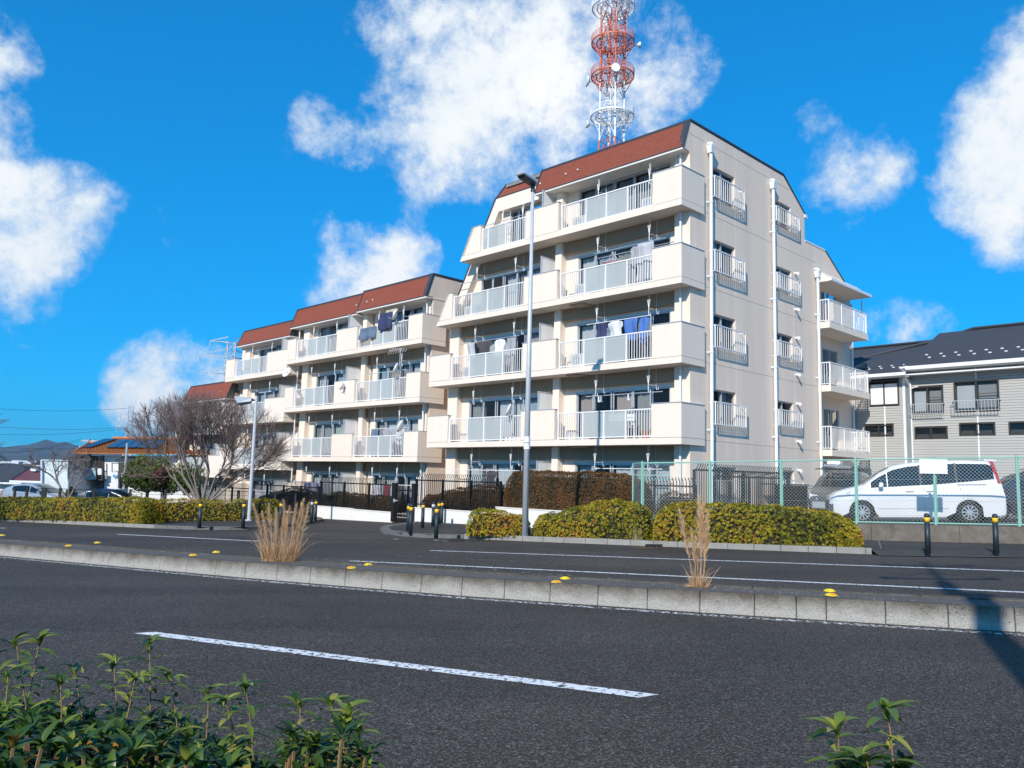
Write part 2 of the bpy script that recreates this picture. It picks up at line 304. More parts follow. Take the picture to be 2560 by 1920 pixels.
# far pavements
paveR = radR[::-1] and [*radR[::-1], *[np.array(P2(p)) for p in kerb_far_R[1:]], *right_edge[1:]]
wl = [P2(G(2700, 1352)), (14.6, 23.0), (10.3, 23.9), (4.2, 25.5), P2(B(0.3, -2.05, 0)), P2(B(11.4, -2.05, 0)), ]
b = MB(); b.poly(lift([P2(p) for p in paveR]+[(40, 24)]+wl, 0.0)); tag(b.build('pavement', pave_m), kind='structure')
b = MB(); b.poly(lift([P2(p) for p in kfl+radL[1:]]+[P2(G(690, 1292)), P2(G(600, 1288)), P2(G(300, 1283)), P2(G(-300, 1268)), (-60, 70)], 0.0)); tag(b.build('pavement', pave_m), kind='structure')
b = MB(); b.poly(lift([P2(p) for p in near_kerb]+[(60, -35), (-70, -20)], .0)); tag(b.build('pavement', pave_m), kind='structure')
def kerb(pl, w, top, name='kerb', joints=.6, m=kerbm, gap=.008, maxn=120, bottom=-.14, face_slope=0., joint_px=None):
    """kerb stones laid along a polyline, each one its own piece"""
    root = empty(name, (0, 0, 0), kind='structure')
    pl = [np.array(p, float) for p in pl]; seg = [np.linalg.norm(pl[i+1]-pl[i]) for i in range(len(pl)-1)]; cum = np.concatenate([[0], np.cumsum(seg)])
    def at(t):
        i = min(max(np.searchsorted(cum, t)-1, 0), len(seg)-1); u = (t-cum[i])/seg[i]; return pl[i]+(pl[i+1]-pl[i])*u, (pl[i+1]-pl[i])/seg[i]
    cuts = joint_px if joint_px else list(np.arange(0, cum[-1], joints))+[cum[-1]]
    k = 0; far = MB()
    for t0, t1 in zip(cuts[:-1], cuts[1:]):
        if t1-t0 < .06: continue
        a, d = at(t0+gap/2); c, e = at(t1-gap/2); na = np.array([-d[1], d[0]]); nc = np.array([-e[1], e[0]])
        j = random.uniform(-.004, .004)
        q = [a, c, c+nc*w, a+na*w]; ft = [a+na*face_slope, c+nc*face_slope, c+nc*(w), a+na*(w)]
        P = [(*x, gz(*x)+bottom) for x in q]+[(*x, gz(*x)+top+j) for x in ft]
        mid = (a+c)/2
        vis = -14 < mid[0] < 13 and 4 < mid[1] < 45 or k == 0
        if vis and k < maxn:
            bb_ = MB(); bb_.hexa(P); bb_.build('kerb_block', m, root, bevel=.008); k += 1
        else: far.hexa(P)
    if far.v: far.build('kerb_run', m, root, kind='stuff')
    return root
def proj_t(pl, p):                                      # distance along the polyline of the spot nearest p
    best = (1e9, 0); c = 0
    for i in range(len(pl)-1):
        a, b_ = np.array(pl[i]), np.array(pl[i+1]); L_ = np.linalg.norm(b_-a); t = np.clip(np.dot(p-a, b_-a)/L_**2, 0, 1); d = np.linalg.norm(a+(b_-a)*t-p)
        if d < best[0]: best = (d, c+t*L_)
        c += L_
    return best[1]
jx = [49,100,154,210,270,332,396,464,536,610,689,772,860,952,1050,1152,1259,1373,1493,1617,1749,1886,1991,2066,2215,2372,2540]
jt = [proj_t(med_near, np.array(P2(G(x, float(np.interp(x, *zip(*MED_PX))), -.1)))) for x in jx]
d0 = jt[1]-jt[0]
left = list(np.arange(jt[0], 0, -.62))[::-1]; right = list(np.arange(jt[-1], jt[-1]+12, .75))
mcon = concrete
# median kerb faces are weathered: pale at the foot, dark and mossy along the top arris
m = mat('median_kerb', (.40, .39, .37), .9, bump=.8, bscale=45, spec=.2); n = m.node_tree.nodes; l = m.node_tree.links
geo = n.new('ShaderNodeNewGeometry'); sp = n.new('ShaderNodeSeparateXYZ'); l.new(geo.outputs['Position'], sp.inputs[0])
def mm(op, a, b_):
    q = n.new('ShaderNodeMath'); q.operation = op
    for i, v in enumerate((a, b_)):
        if isinstance(v, (int, float)): q.inputs[i].default_value = v
        else: l.new(v, q.inputs[i])
    return q.outputs[0]
hgt = mm('SUBTRACT', sp.outputs[2], mm('ADD', mm('ADD', mm('MULTIPLY', sp.outputs[0], GA), mm('MULTIPLY', sp.outputs[1], GB)), GC-.1))
nz = n.new('ShaderNodeTexNoise'); nz.inputs['Scale'].default_value = 4; nz.inputs['Detail'].default_value = 8; nz.inputs['Roughness'].default_value = .7; l.new(geo.outputs['Position'], nz.inputs['Vector'])
t_ = n.new('ShaderNodeMapRange'); t_.inputs[1].default_value = .06; t_.inputs[2].default_value = .24; l.new(mm('ADD', hgt, mm('MULTIPLY', mm('SUBTRACT', nz.outputs['Fac'], .5), .25)), t_.inputs[0])
mx = n.new('ShaderNodeMix'); mx.data_type = 'RGBA'; l.new(t_.outputs[0], mx.inputs[0]); mx.inputs[6].default_value = (.36, .34, .31, 1); mx.inputs[7].default_value = (.10, .085, .065, 1)
nz2 = n.new('ShaderNodeTexNoise'); nz2.inputs['Scale'].default_value = 90; nz2.inputs['Detail'].default_value = 3; l.new(geo.outputs['Position'], nz2.inputs['Vector'])
sc_ = n.new('ShaderNodeVectorMath'); sc_.operation = 'SCALE'; l.new(mx.outputs[2], sc_.inputs[0]); r_ = n.new('ShaderNodeMapRange'); r_.inputs[1].default_value = .3; r_.inputs[2].default_value = .7; r_.inputs[3].default_value = .7; r_.inputs[4].default_value = 1.3; l.new(nz2.outputs['Fac'], r_.inputs[0]); l.new(r_.outputs[0], sc_.inputs['Scale']); l.new(sc_.outputs[0], n['Principled BSDF'].inputs['Base Color'])
medk = m
MEDTOP = .135
kerb(med_near, .16, MEDTOP, 'median_kerb', m=medk, joint_px=left[:-1]+jt+right[1:], bottom=-.14, face_slope=.03, gap=.007)
b = MB(); o1 = offset(med_near, .16); o2 = offset(med_near, .74)
for i in range(len(o1)-1): b.poly(lift([P2(o1[i]), P2(o1[i+1]), P2(o2[i+1]), P2(o2[i])], MEDTOP-.012))
medtop_m = mat('median_top', (.075, .065, .055), .95, col2=(.14, .125, .11), vscale=14, bump=.8, bscale=30)
tag(b.build('median_strip', medtop_m), kind='structure')
kerb(offset(med_near, .90)[::-1], .16, MEDTOP, 'median_kerb', m=medk, bottom=-.14, joints=.62, maxn=0)
kerb(kfl, .18, .02, 'roadside_kerb', joints=.62)
kerb(extend([np.array(P2(p)) for p in kerb_far_R], 0, 0)[1:-1], .18, .035, 'roadside_kerb', joints=.62)
flush = mat('flush_kerb', (.17, .165, .155), .9, col2=(.10, .098, .095), vscale=5)
kerb(radR[::-1], .30, .008, 'flush_kerb', m=flush, joints=.6, gap=.004)
kerb(radL, .22, .008, 'flush_kerb', m=flush, joints=.6, gap=.004)
rn = offset(right_edge, -.42)
for a_, c_, e_, f_ in zip(rn[:-1], rn[1:], right_edge[1:], right_edge[:-1]):
    b = MB(); b.poly(lift([P2(a_), P2(c_)], -.094)+lift([P2(e_), P2(f_)], .0)); tag(b.build('pavement_ramp', pave_m), kind='structure')
    strip_q = (a_, c_)
    b = MB(); q_ = (c_-a_)/np.linalg.norm(c_-a_); nq = np.array([-q_[1], q_[0]])*.05; b.poly(lift([P2(a_-nq), P2(c_-nq), P2(c_+nq), P2(a_+nq)], -.082)); tag(b.build('dropped_kerb', flush), kind='structure')
kerb(near_kerb[::-1], .16, .02, 'roadside_kerb', maxn=0)
# drain openings in the kerbs
for (x0, x1, y0, y1) in ((1126, 1160, 1347.5, 1353), (1613, 1656, 1363, 1368), (326, 347, 1311.5, 1316.5)):
    a, c = G(x0, y1+1, -.1), G(x1, y1+1.4, -.1); d = (c-a)/np.linalg.norm(c-a); nn = np.array([-d[1], d[0], 0])
    b = MB(); b.hexa([a-nn*.012+[0,0,.0], c-nn*.012, c+nn*.02, a+nn*.02, a-nn*.012+[0,0,.085], c-nn*.012+[0,0,.085], c+nn*.02+[0,0,.085], a+nn*.02+[0,0,.085]])
    tag(b.build('drain_opening', black_m), kind='structure')
def strip(name, pa, pb, w0, w1, dz=-.096, m=None, n=1, skew=0.):
    a = np.array(P2(pa)); c = np.array(P2(pb)); d = (c-a)/np.linalg.norm(c-a); q = np.array([-d[1], d[0]])
    b = MB(); b.poly(lift([P2(a-q*w0/2-d*skew), P2(c-q*w1/2-d*skew), P2(c+q*w1/2+d*skew), P2(a+q*w0/2+d*skew)], dz)); return tag(b.build(name, m or line_m), kind='structure')
strip('lane_marking', G(360, 1581, -.096), G(1622, 1740, -.096), .15, .15, skew=.05)
strip('lane_marking', G(1075, 1376, -.096), G(2700, 1433, -.096), .11, .14)
strip('lane_marking', G(875, 1402, -.096), G(2700, 1487, -.096), .12, .14)
strip('lane_marking', G(990, 1388.5, -.096), G(1575, 1417, -.096), .05, .05, m=line_f)
strip('lane_marking', G(1290, 1370, -.096), G(1500, 1382, -.096), .04, .04, m=line_f)
strip('lane_marking', G(295, 1335.5, -.096), G(648, 1353, -.096), .14, .13)
strip('lane_marking', G(-300, 1305, -.096), G(14, 1320.5, -.096), .14, .13)
e1_ = offset(med_near, -.20)
for i in range(len(e1_)-1): strip('edge_marking', e1_[i], e1_[i+1], .13, .13, m=line_w)
strip('gutter_marking', G(1085, 1350, -.09), G(1120, 1352, -.09), .10, .05)
strip('gutter_marking', G(985, 1347, -.09), G(996, 1347.5, -.09), .10, .10)
# thin cracks and patches of repair on the pavement at the right
strip('pavement_crack', G(2195, 1348, .004), G(2203, 1372, .004), .05, .03, dz=.004, m=flush)
# reflective studs
def stud(px, py, far, lab):
    p = G(px, py, MEDTOP); d = med_near[2]-med_near[1]
    t = empty('road_stud', p+[0, 0, -.004], atan2(d[1], d[0]), label=lab, cat='road stud', group='yellow road studs set in pairs on the median')
    b = MB(); b.lathe([(.072, 0), (.068, .008), (.040, .024), (.02, .027)], 12); b.build('dome', yellow, t)
    b = MB(); b.hexa([(.0,-.066,.010),(.055,-.040,.010),(.032,-.022,.026),(-.0,-.032,.026),(.0,-.072,.013),(.060,-.045,.013),(.034,-.027,.031),(-.0,-.038,.031)]); b.build('reflector', orange if not far else yellow, t)
for k, (x, y, f_, lab) in enumerate([(172,1364.5,0,'leftmost orange and yellow road stud in full view, on the near kerb edge'),(244,1357,1,'yellow road stud at the far median edge behind the leftmost orange one'),(483,1388,0,'yellow and orange road stud just left of the tall dry grass clump, near kerb edge'),(541,1380.5,1,'yellow road stud at the far median edge nearest to the tall dry grass clump'),
    (879,1419.5,0,'yellow and orange road stud right of the tall dry grass, near kerb edge'),(921,1411.5,1,'yellow road stud right of the tall dry grass, far median edge'),(1391,1455.5,0,'yellow and orange road stud between the two dry grass clumps, near kerb edge'),(1413,1446,1,'yellow road stud between the two dry grass clumps, far median edge'),
    (2078,1487.5,0,'yellow road stud near the pole shadow, on the near kerb edge'),(2074,1477,1,'yellow road stud near the pole shadow, far median edge'),(6,1338.5,1,'yellow road stud cut by the left edge of the photo')]): stud(x, y, f_, lab)

# ------------------------------------------------------------------ apartment blocks
def block_root(name, label, s0=0., z0=0., cat='apartment block'):
    return empty(name, B(s0, 0, z0), BROT, label=label, cat=cat, group='cream apartment blocks with red mansard roofs')
def wall_holes(b, axis, fixed0, fixed1, u0, u1, z0, z1, holes):
    """solid wall slab with rectangular openings; axis 's' = runs along s (facade), 'n' = runs along n (gable)"""
    us = sorted({u0, u1, *[h[0] for h in holes], *[h[1] for h in holes]}); us = [u for u in us if u0 <= u <= u1]
    for a, c in zip(us[:-1], us[1:]):
        hs = sorted([(h[2], h[3]) for h in holes if h[0] <= a+1e-6 and h[1] >= c-1e-6]); z = z0
        for h0, h1 in hs+[(z1, z1)]:
            if h0 > z+1e-6:
                if axis == 's': b.bb(a, c, fixed0, fixed1, z, h0)
                else: b.bb(fixed0, fixed1, a, c, z, h0)
            z = h1
def curtain(parent, s0, s1, n, z0, z1, m, amp=.025):
    k = max(6, int(abs(s1-s0)/.035)); V = []; F = []
    for i in range(k+1):
        s = s0+(s1-s0)*i/k; d = n+amp*sin(i*1.9)+amp*.6*sin(i*.7+s0*3)
        V += [(-s, d, z0), (-s, d, z1)]
    b = MB(); b.v = V; b.f = [(2*i, 2*i+2, 2*i+3, 2*i+1) for i in range(k)]; b.build('curtain', m, parent, smooth=True)
def sliding_window(root, s0, s1, z0, z1, n, splits, cur=None, frame=alu):
    """balcony door: outer frame, sashes with panes, curtains behind"""
    b = MB(); f = .05
    b.bb(s0, s1, n-.02, n+.09, z1-f, z1); b.bb(s0, s1, n-.02, n+.09, z0, z0+f); b.bb(s0, s0+f*np.sign(s1-s0), n-.02, n+.09, z0+f, z1-f); b.bb(s1-f*np.sign(s1-s0), s1, n-.02, n+.09, z0+f, z1-f)
    w = b.build('window', frame, root)
    xs = [s0]+splits+[s1]
    for i, (a, c) in enumerate(zip(xs[:-1], xs[1:])):
        q = MB(); d = n+(.0 if i % 2 else .03); e = .045; a2, c2 = a+.02, c-.02
        q.bb(a2, a2+e, d, d+.03, z0+f, z1-f); q.bb(c2-e, c2, d, d+.03, z0+f, z1-f); q.bb(a2+e, c2-e, d, d+.03, z1-f-e, z1-f); q.bb(a2+e, c2-e, d, d+.03, z0+f, z0+f+e)
        sash = q.build('sash', frame, root)
        q = MB(); q.bb(a2+e, c2-e, d+.01, d+.02, z0+f+e, z1-f-e); q.build('pane', glass_clear, sash)
        if cur and cur[i % len(cur)] is not None:
            cm = cur[i % len(cur)]; curtain(root, a2+.03, c2-.02, n+.22, z0+.06, z1-.10, curtain_m[cm])
def railing(root, sa, sb, z, parts, h0=.27, h1=1.24, n=.12, pitch=.115, last=None):
    """parts: list of (fraction end, 'b'alusters | 'p'ane) from the right (sa) to the left (sb)"""
    b = MB()
    b.bb(sa, sb, n-.025, n+.025, z+h1-.045, z+h1); b.bb(sa, sb, n-.018, n+.018, z+h0, z+h0+.04)
    fr = 0.; posts = [sa+.03]
    for fe, k in parts: posts.append(sa+(sb-sa)*fe)
    posts[-1] = sb-.03
    for p in posts: b.bb(p-.03, p+.03, n-.03, n+.03, z+.2, z+h1-.045)
    rail = b.build('railing', white_al, root)
    bal = MB(); a = sa
    for (fe, k), p0, p1 in zip(parts, posts[:-1], posts[1:]):
        if k == 'b':
            m_ = max(1, int(round((p1-p0)/pitch)))
            for i in range(1, m_): x = p0+(p1-p0)*i/m_; bal.bb(x-.011, x+.011, n-.011, n+.011, z+h0+.04, z+h1-.045)
        else:
            q = MB(); q.bb(p0+.035, p1-.035, n-.004, n+.004, z+h0+.05, z+h1-.06); q.build('frosted_pane', frost, rail)
    if bal.v: bal.build('balusters', white_al, rail, kind='stuff')
def panel(b, s0, s1, z, n0=0., t=.16, h=1.375, seam=.22):
    b.bb(s0, s1, n0, n0+t, z+seam+.012, z+h)
def hanger(root, s, z, n=.42, ln=.82):
    z = min(z, 12.95) if root is A else min(z, 9.68 if s < 26 else 9.18)
    if root is not A and s > 33.6: z = min(z, 5.98)
    """laundry pole bracket hung under the slab: spear rod, hooks and back stay"""
    b = MB(); x = -s
    b.tube((x, n, z), (x, n, z-.30), .008, n=5); b.tube((x+.05, n, z), (x+.05, n, z-.30), .008, n=5)
    for d in (-.06, -.02, .02, .06): b.tube((x+d, n, z-.28), (x+d*.15, n, z-.56), .009, .007, n=5)
    b.tube((x, n, z-.55), (x, n, z-ln), .014, n=6)
    b.path([(x, n, z-ln), (x+.03, n-.01, z-ln-.05), (x+.08, n, z-ln-.04), (x+.09, n, z-ln+.05)], .010, 5)
    b.path([(x, n, z-.60), (x+.05, n+.2, z-.60), (x+.05, n+.40, z-.60)], .009, 5); b.tube((x+.05, n+.40, z), (x+.05, n+.40, z-.66), .008, n=5)
    b.path([(x+.05, n+.40, z-.66), (x+.08, n+.40, z-.74), (x+.13, n+.40, z-.74), (x+.15, n+.40, z-.64)], .009, 5)
    b.build('laundry_bracket', white_al, root)
def screen(root, s, z, n0=.12, n1=.98, h=2.14, z0=.22):
    b = MB(); x = -s; t = .02
    b.box(x-t, x+t, n0, n0+.04, z+z0, z+h); b.box(x-t, x+t, n1-.04, n1, z+z0, z+h); b.box(x-t, x+t, n0+.04, n1-.04, z+h-.04, z+h); b.box(x-t, x+t, n0+.04, n1-.04, z+z0, z+z0+.04)
    f_ = b.build('partition_screen', alu, root)
    b = MB(); b.box(x-.006, x+.006, n0+.04, n1-.04, z+z0+.04, z+h-.04); b.build('screen_board', white_al, f_)
def drain(root, s, n, z0, z1, r=.035, m=pipew):
    b = MB(); b.tube((-s, n, z0), (-s, n, z1), r, n=10)
    for z in np.arange(z0+.7, z1-.2, 1.35): b.tube((-s, n, z), (-s, n, z+.05), r+.008, n=10)
    b.build('drain_pipe', m, root, smooth=False)
PB = [(.275, 'b'), (.505, 'p'), (.735, 'p'), (1., 'b')]
def roof_strip(root, s0, s1, zb, zt, nb=.28, ntp=.68, soff=1.05):
    """steep red roof front, courses of shingles proud of each other, eave board and soffit"""
    K = 11; rf = None; b = MB()
    e0 = s0+.25; b.prism([(-e0, nb+.03, zb), (-e0, ntp+.03, zt), (-e0, 2.0, zt), (-e0, 2.0, zb+.30), (-e0, nb+.35, zb)], (e0-s1, 0, 0))
    rf = b.build('roof', rooftop, root)
    L_ = s1-s0
    for k in range(K):
        u0, u1 = k/K, (k+1)/K; y0, z0 = nb+(ntp-nb)*u0, zb+(zt-zb)*u0; y1, z1 = nb+(ntp-nb)*u1, zb+(zt-zb)*u1
        c = MB(); w = .30; off = (k % 2)*.15; x = s0+.06
        ed = [s0+.06]+[e for e in np.arange(s0+.06+off+.15, s1-.1, w)]+[s1-.06]
        for a, d in zip(ed[:-1], ed[1:]):
            if d-a < .03: continue
            th = .010+random.uniform(0, .006)
            c.hexa([(-d+.003, y0-th, z0-.008), (-a-.003, y0-th, z0-.008), (-a-.003, y0+.028, z0), (-d+.003, y0+.028, z0), (-d+.003, y1-.004, z1), (-a-.003, y1-.004, z1), (-a-.003, y1+.03, z1), (-d+.003, y1+.03, z1)])
        c.build('shingle_course', redroof, rf, kind='stuff')
    t = MB()
    for a, d in ((s0, s0+.06), (s1-.06, s1)):
        t.prism([(-a, nb-.03, zb-.03), (-a, ntp-.03, zt+.04), (-a, ntp+.05, zt+.04), (-a, nb+.05, zb-.03)], (a-d, 0, 0))
    t.bb(s0+.06, s1-.06, ntp-.035, ntp+.10, zt-.045, zt+.04); t.bb(s0+.06, s1-.06, nb-.03, nb+.02, zb-.05, zb-.012)
    t.build('verge_trim', darktrim, root)
    f = MB(); f.bb(s0+.01, s1-.01, nb-.015, nb+.06, zb-.115, zb-.052); f.bb(s0+.01, s1-.01, nb+.06, soff+.3, zb-.10, zb-.054)
    f.build('eave_board', whitewall, root)
def bolt(root, s, u, zb, zt, nb=.28, ntp=.68):
    b = MB(); b.lathe([(.055, 0), (.05, -.03), (.02, -.055)], 10, 'y', (-s, nb+(ntp-nb)*u-.012, zb+(zt-zb)*u)); b.build('roof_stud', alu, root, smooth=True)

FL = 2.7
def facade(root, z, s_pr, s_joint, s_end, rng_, left_panel, endp, wins_r, wins_l, cur, right_end=True, lend_top=None, infill=True, jp=1.8, slab_extra=0., rp=1.2, hangs=True, piers=True, scr=True):
    pass

# --- block A -------------------------------------------------------
A = block_root('apartment_block', 'five-storey cream apartment block nearest the camera, its right end wall with railed windows')
ZA = [2.75, 5.45, 8.15, 10.86]
shell = MB()
GH = []
for k, zb in enumerate([.05]+ZA):
    GH.append((1.98, 3.69, zb+.80, zb+2.03)); GH.append((6.55, 8.15, zb+1.0, zb+2.03))
g = MB()
wall_holes(g, 'n', .12, .30, .70, 9.40, -.9, 12.9, GH)
g.bb(.12, .30, 9.40, 10.40, -.9, 11.75)
g.prism([(-.12, .30, 13.00), (-.12, .70, 14.08), (-.12, 7.55, 14.08), (-.12, 9.45, 12.9), (-.12, .70, 12.9), (-.12, .61, 12.98)], (-.18, 0, 0))
g.prism([(-.12, 10.40, 10.30), (-.12, 10.40, 11.75), (-.12, 11.36, 11.75), (-.12, 13.33, 10.69), (-.12, 13.33, 10.30)], (-.18, 0, 0))
gable = g.build('gable_wall', plaster_g, A)
# construction joints of the end wall: thin recessed shadow lines read as dark strips
j = MB()
for z in (13.62, 11.02, 8.34, 5.65, 2.95): j.bb(.1175, .121, .62 if z > 13 else .72, 8.3 if z > 13 else (9.38 if z > 11.7 else 10.38), z, z+.014)
j.build('wall_joint', mat('joint_shadow', (.30, .28, .26), .9), gable)
j = MB()
for n_, za, zb_ in ((3.72, -.8, 13.95), (8.27, -.8, 9.9)):
    last = za
    for h in sorted([(h[2], h[3]) for h in GH if h[0]-.2 < n_ < h[1]+.1]): pass
    j.bb(.1175, .121, n_, n_+.012, za, zb_)
j.build('wall_joint', mat('joint_light', (.80, .77, .73), .9), gable)
t = MB()   # dark coping that follows the skyline of the end wall
prof = [(.28, 13.0), (.68, 14.10), (7.57, 14.10), (9.47, 12.88)]
for (n0, z0), (n1, z1) in zip(prof[:-1], prof[1:]): t.prism([(-.09, n0, z0), (-.09, n1, z1), (-.09, n1, z1+.07), (-.09, n0, z0+.07)], (-.26, 0, 0))
t.build('verge_trim', darktrim, A); t = MB(); t.prism([(-.09, 11.36, 11.75), (-.09, 13.36, 10.67), (-.09, 13.36, 10.73), (-.09, 11.36, 11.81)], (-.26, 0, 0))
t.build('verge_trim', darktrim, A)
t = MB(); t.bb(.10, .36, 9.42, 11.38, 11.75, 11.81); t.bb(.08, .36, 9.40, 9.62, 12.78, 12.92); t.build('coping', white_al, A)
# other outer walls, floors and roof
w = MB()
w.bb(.30, 12.72, 9.25, 9.40, -.9, 11.75); w.bb(.30, 12.6, 7.4, 9.40, 11.75, 11.9)
w.prism([(-.30, 7.55, 14.05), (-.30, 9.45, 12.85), (-.30, 9.30, 11.75), (-.30, 7.4, 13.9)], (-9.2, 0, 0))
w.bb(12.57, 12.72, 1.05, 9.25, -.9, 8.15)
w.prism([(-9.78, 1.0, 13.6), (-9.93, 1.0, 13.6), (-12.98, 1.0, 8.3), (-12.83, 1.0, 8.3)], (0, 8.2, 0))
w.build('outer_wall', plaster, A)
w = MB(); w.bb(.30, 9.4, .75, 7.6, 13.95, 14.09); w.build('roof_deck', rooftop, A)
fl = MB()
for z in [.0]+ZA: fl.bb(.30, 12.4 if z < 8 else (11.9 if z < 9 else 10.9), 1.22, 9.2, z, z+.2)
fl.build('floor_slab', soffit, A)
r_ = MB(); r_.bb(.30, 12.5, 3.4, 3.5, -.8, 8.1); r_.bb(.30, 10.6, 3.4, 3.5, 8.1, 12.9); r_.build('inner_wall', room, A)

def bay(root, s_off, z, wall_r, wall_l, right_return=True, kind='std', cur=(0, None, 0, 1), left='std', top=False):
    """one storey front of a two-flat bay; s_off = s of its right balcony corner. Returns nothing, adds parts"""
def slab(root, z, s0, s1, sfun=None, n1=1.06, up=.22, end_r=False):
    b = MB(); b.bb(s0, s1, 0, n1, z, z+up)
    return b
def storey(root, z, o, spans, ends, right_wrap, wcur, hangs=(1.61, 3.97), has_top=True):
    pass

def std_floor(root, z, left='std', first=False, cur=(0,)*9, hang=True):
    # slab with deeper front edge
    if not first:
        lo = 13.25
        b = MB()
        if left == 'std': b.bb(0, 13.25, 0, 1.06, z, z+.22)
        elif left == '4F': b.prism([(0, 0, z), (0, 0, z+.22), (-12.76, 0, z+.22), (-12.89, 0, z)], (0, 1.06, 0))
        elif left == '5F': b.prism([(0, 0, z), (0, 0, z+.22), (-11.28, 0, z+.22), (-11.40, 0, z)], (0, 1.06, 0))
        b.bb(0, .10, 1.06, 1.42, z, z+.22)
        b.build('balcony_slab', plaster, root)
        # parapets
        b = MB(); panel(b, .0, 1.2, z); b.bb(0, .14, .16, 1.42, z+.232, z+1.375); b.build('balcony_parapet', plaster, root)
        b = MB(); b.bb(-.02, 1.22, -.02, .18, z+1.376, z+1.40); b.bb(-.02, .16, .18, 1.44, z+1.376, z+1.40); b.build('parapet_cap', alu, root)
        b = MB(); panel(b, 5.63, 7.42, z); b.build('balcony_parapet', plaster, root)
        b = MB(); b.bb(5.61, 7.44, -.02, .18, z+1.376, z+1.40); b.build('parapet_cap', alu, root)
        if left == 'std':
            b = MB(); panel(b, 11.84, 13.25, z); b.bb(13.11, 13.25, .16, 1.42, z+.232, z+1.375); b.build('balcony_parapet', plaster, root)
            b = MB(); b.bb(11.82, 13.27, -.02, .18, z+1.376, z+1.40); b.bb(13.09, 13.27, .18, 1.44, z+1.376, z+1.40); b.build('parapet_cap', alu, root); le = 11.84
        elif left == '4F':
            b = MB(); b.prism([(-11.83, 0, z+.232), (-11.83, 0, z+1.375), (-12.19, 0, z+1.375), (-12.76, 0, z+.232)], (0, .16, 0)); b.prism([(-12.05, 0, z+1.375), (-12.19, 0, z+1.375), (-12.76, 0, z+.232), (-12.62, 0, z+.232)], (0, 1.3, 0)); b.build('balcony_parapet', plaster, root)
            b = MB(); b.bb(11.81, 12.2, -.02, .18, z+1.376, z+1.40); b.build('parapet_cap', alu, root); le = 11.83
        else:
            b = MB(); b.prism([(-10.1, 0, z+.232), (-10.1, 0, z+1.375), (-10.67, 0, z+1.375), (-11.28, 0, z+.232)], (0, .16, 0)); b.prism([(-10.53, 0, z+1.375), (-10.67, 0, z+1.375), (-11.28, 0, z+.232), (-11.14, 0, z+.232)], (0, 1.3, 0)); b.build('balcony_parapet', plaster, root)
            b = MB(); b.bb(10.08, 10.68, -.02, .18, z+1.376, z+1.40); b.build('parapet_cap', alu, root); le = 10.1
        railing(root, 1.2, 5.55, z, [(.265, 'b'), (.49, 'p'), (.715, 'p'), (1, 'b')])
        if left == '5F': railing(root, 7.42, le, z, [(.46, 'b'), (.86, 'p'), (1., 'p')])
        else: railing(root, 7.42, le, z, PB)
    # piers, infill, lintels
    h = FL
    for p0, p1 in ((.30, .75), (6.05, 6.38))+(((12.10, 12.72),) if left == 'std' else ()):
        b = MB(); b.bb(p0, p1, .70, 1.12, z+.22, min(z+h, 12.95)); b.build('pier', plaster, root)
    zt = z+2.11
    sl = {'std': 12.10, '4F': 11.75, '5F': 10.1}[left]
    b = MB(); b.bb(.75, 1.13, 1.02, 1.2, z+.22, z+h); b.bb(5.46, 6.05, 1.02, 1.2, z+.22, z+h); b.bb(6.38, 7.44, 1.02, 1.2, z+.22, z+h)
    wl_ = {'std': 11.66, '4F': 11.1, '5F': 9.35}[left]
    b.bb(wl_, sl, 1.02, 1.2, z+.22, z+h); b.bb(1.13, 5.46, 1.02, 1.2, zt, z+h); b.bb(7.44, wl_, 1.02, 1.2, zt, z+h)
    b.build('facade_wall', plaster, root)
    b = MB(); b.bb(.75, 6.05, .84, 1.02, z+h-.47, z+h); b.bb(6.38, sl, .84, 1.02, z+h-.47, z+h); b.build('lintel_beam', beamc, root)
    sliding_window(root, 1.13, 5.46, z+.24, zt, 1.06, [1.96, 2.79, 3.72, 4.62], cur=cur[:5])
    sp = {'std': [8.3, 8.93, 9.96, 10.77], '4F': [8.2, 8.9, 9.7, 10.4], '5F': [8.3, 8.9]}[left]
    sliding_window(root, 7.44, wl_, z+.24, zt, 1.06, sp, cur=cur[5:])
    if scr: screen(root, 6.62, z)
    if hang:
        for s in (1.63, 3.98): hanger(root, s, z+h)
        for s in ((8.35, 10.72) if left != '5F' else (8.0, 9.2)): hanger(root, s, z+h)
    drain(root, .43, .58, z+.22, min(z+h, 12.95), .04); drain(root, 6.75, .90, z+.22, min(z+h, 12.95), .035)
scr = True
curs = {0: (0, 4, 0, None, 2, 0, None, 0, 1, 0), 2.75: (None, 3, 1, None, 1, 2, 0, 0, None, 3), 5.45: (None, 3, None, 2, 0, 1, None, 0, 0, None), 8.15: (None, 2, 3, 2, 0, 2, 3, 0, None, None), 10.86: (None, 3, 3, 0, 3, 3, 2)}
std_floor(A, .05, first=True, cur=curs[0])
std_floor(A, ZA[0], cur=curs[2.75]); std_floor(A, ZA[1], cur=curs[5.45]); std_floor(A, ZA[2], left='4F', cur=curs[8.15]); std_floor(A, ZA[3], left='5F', cur=curs[10.86], hang=True) if True else None
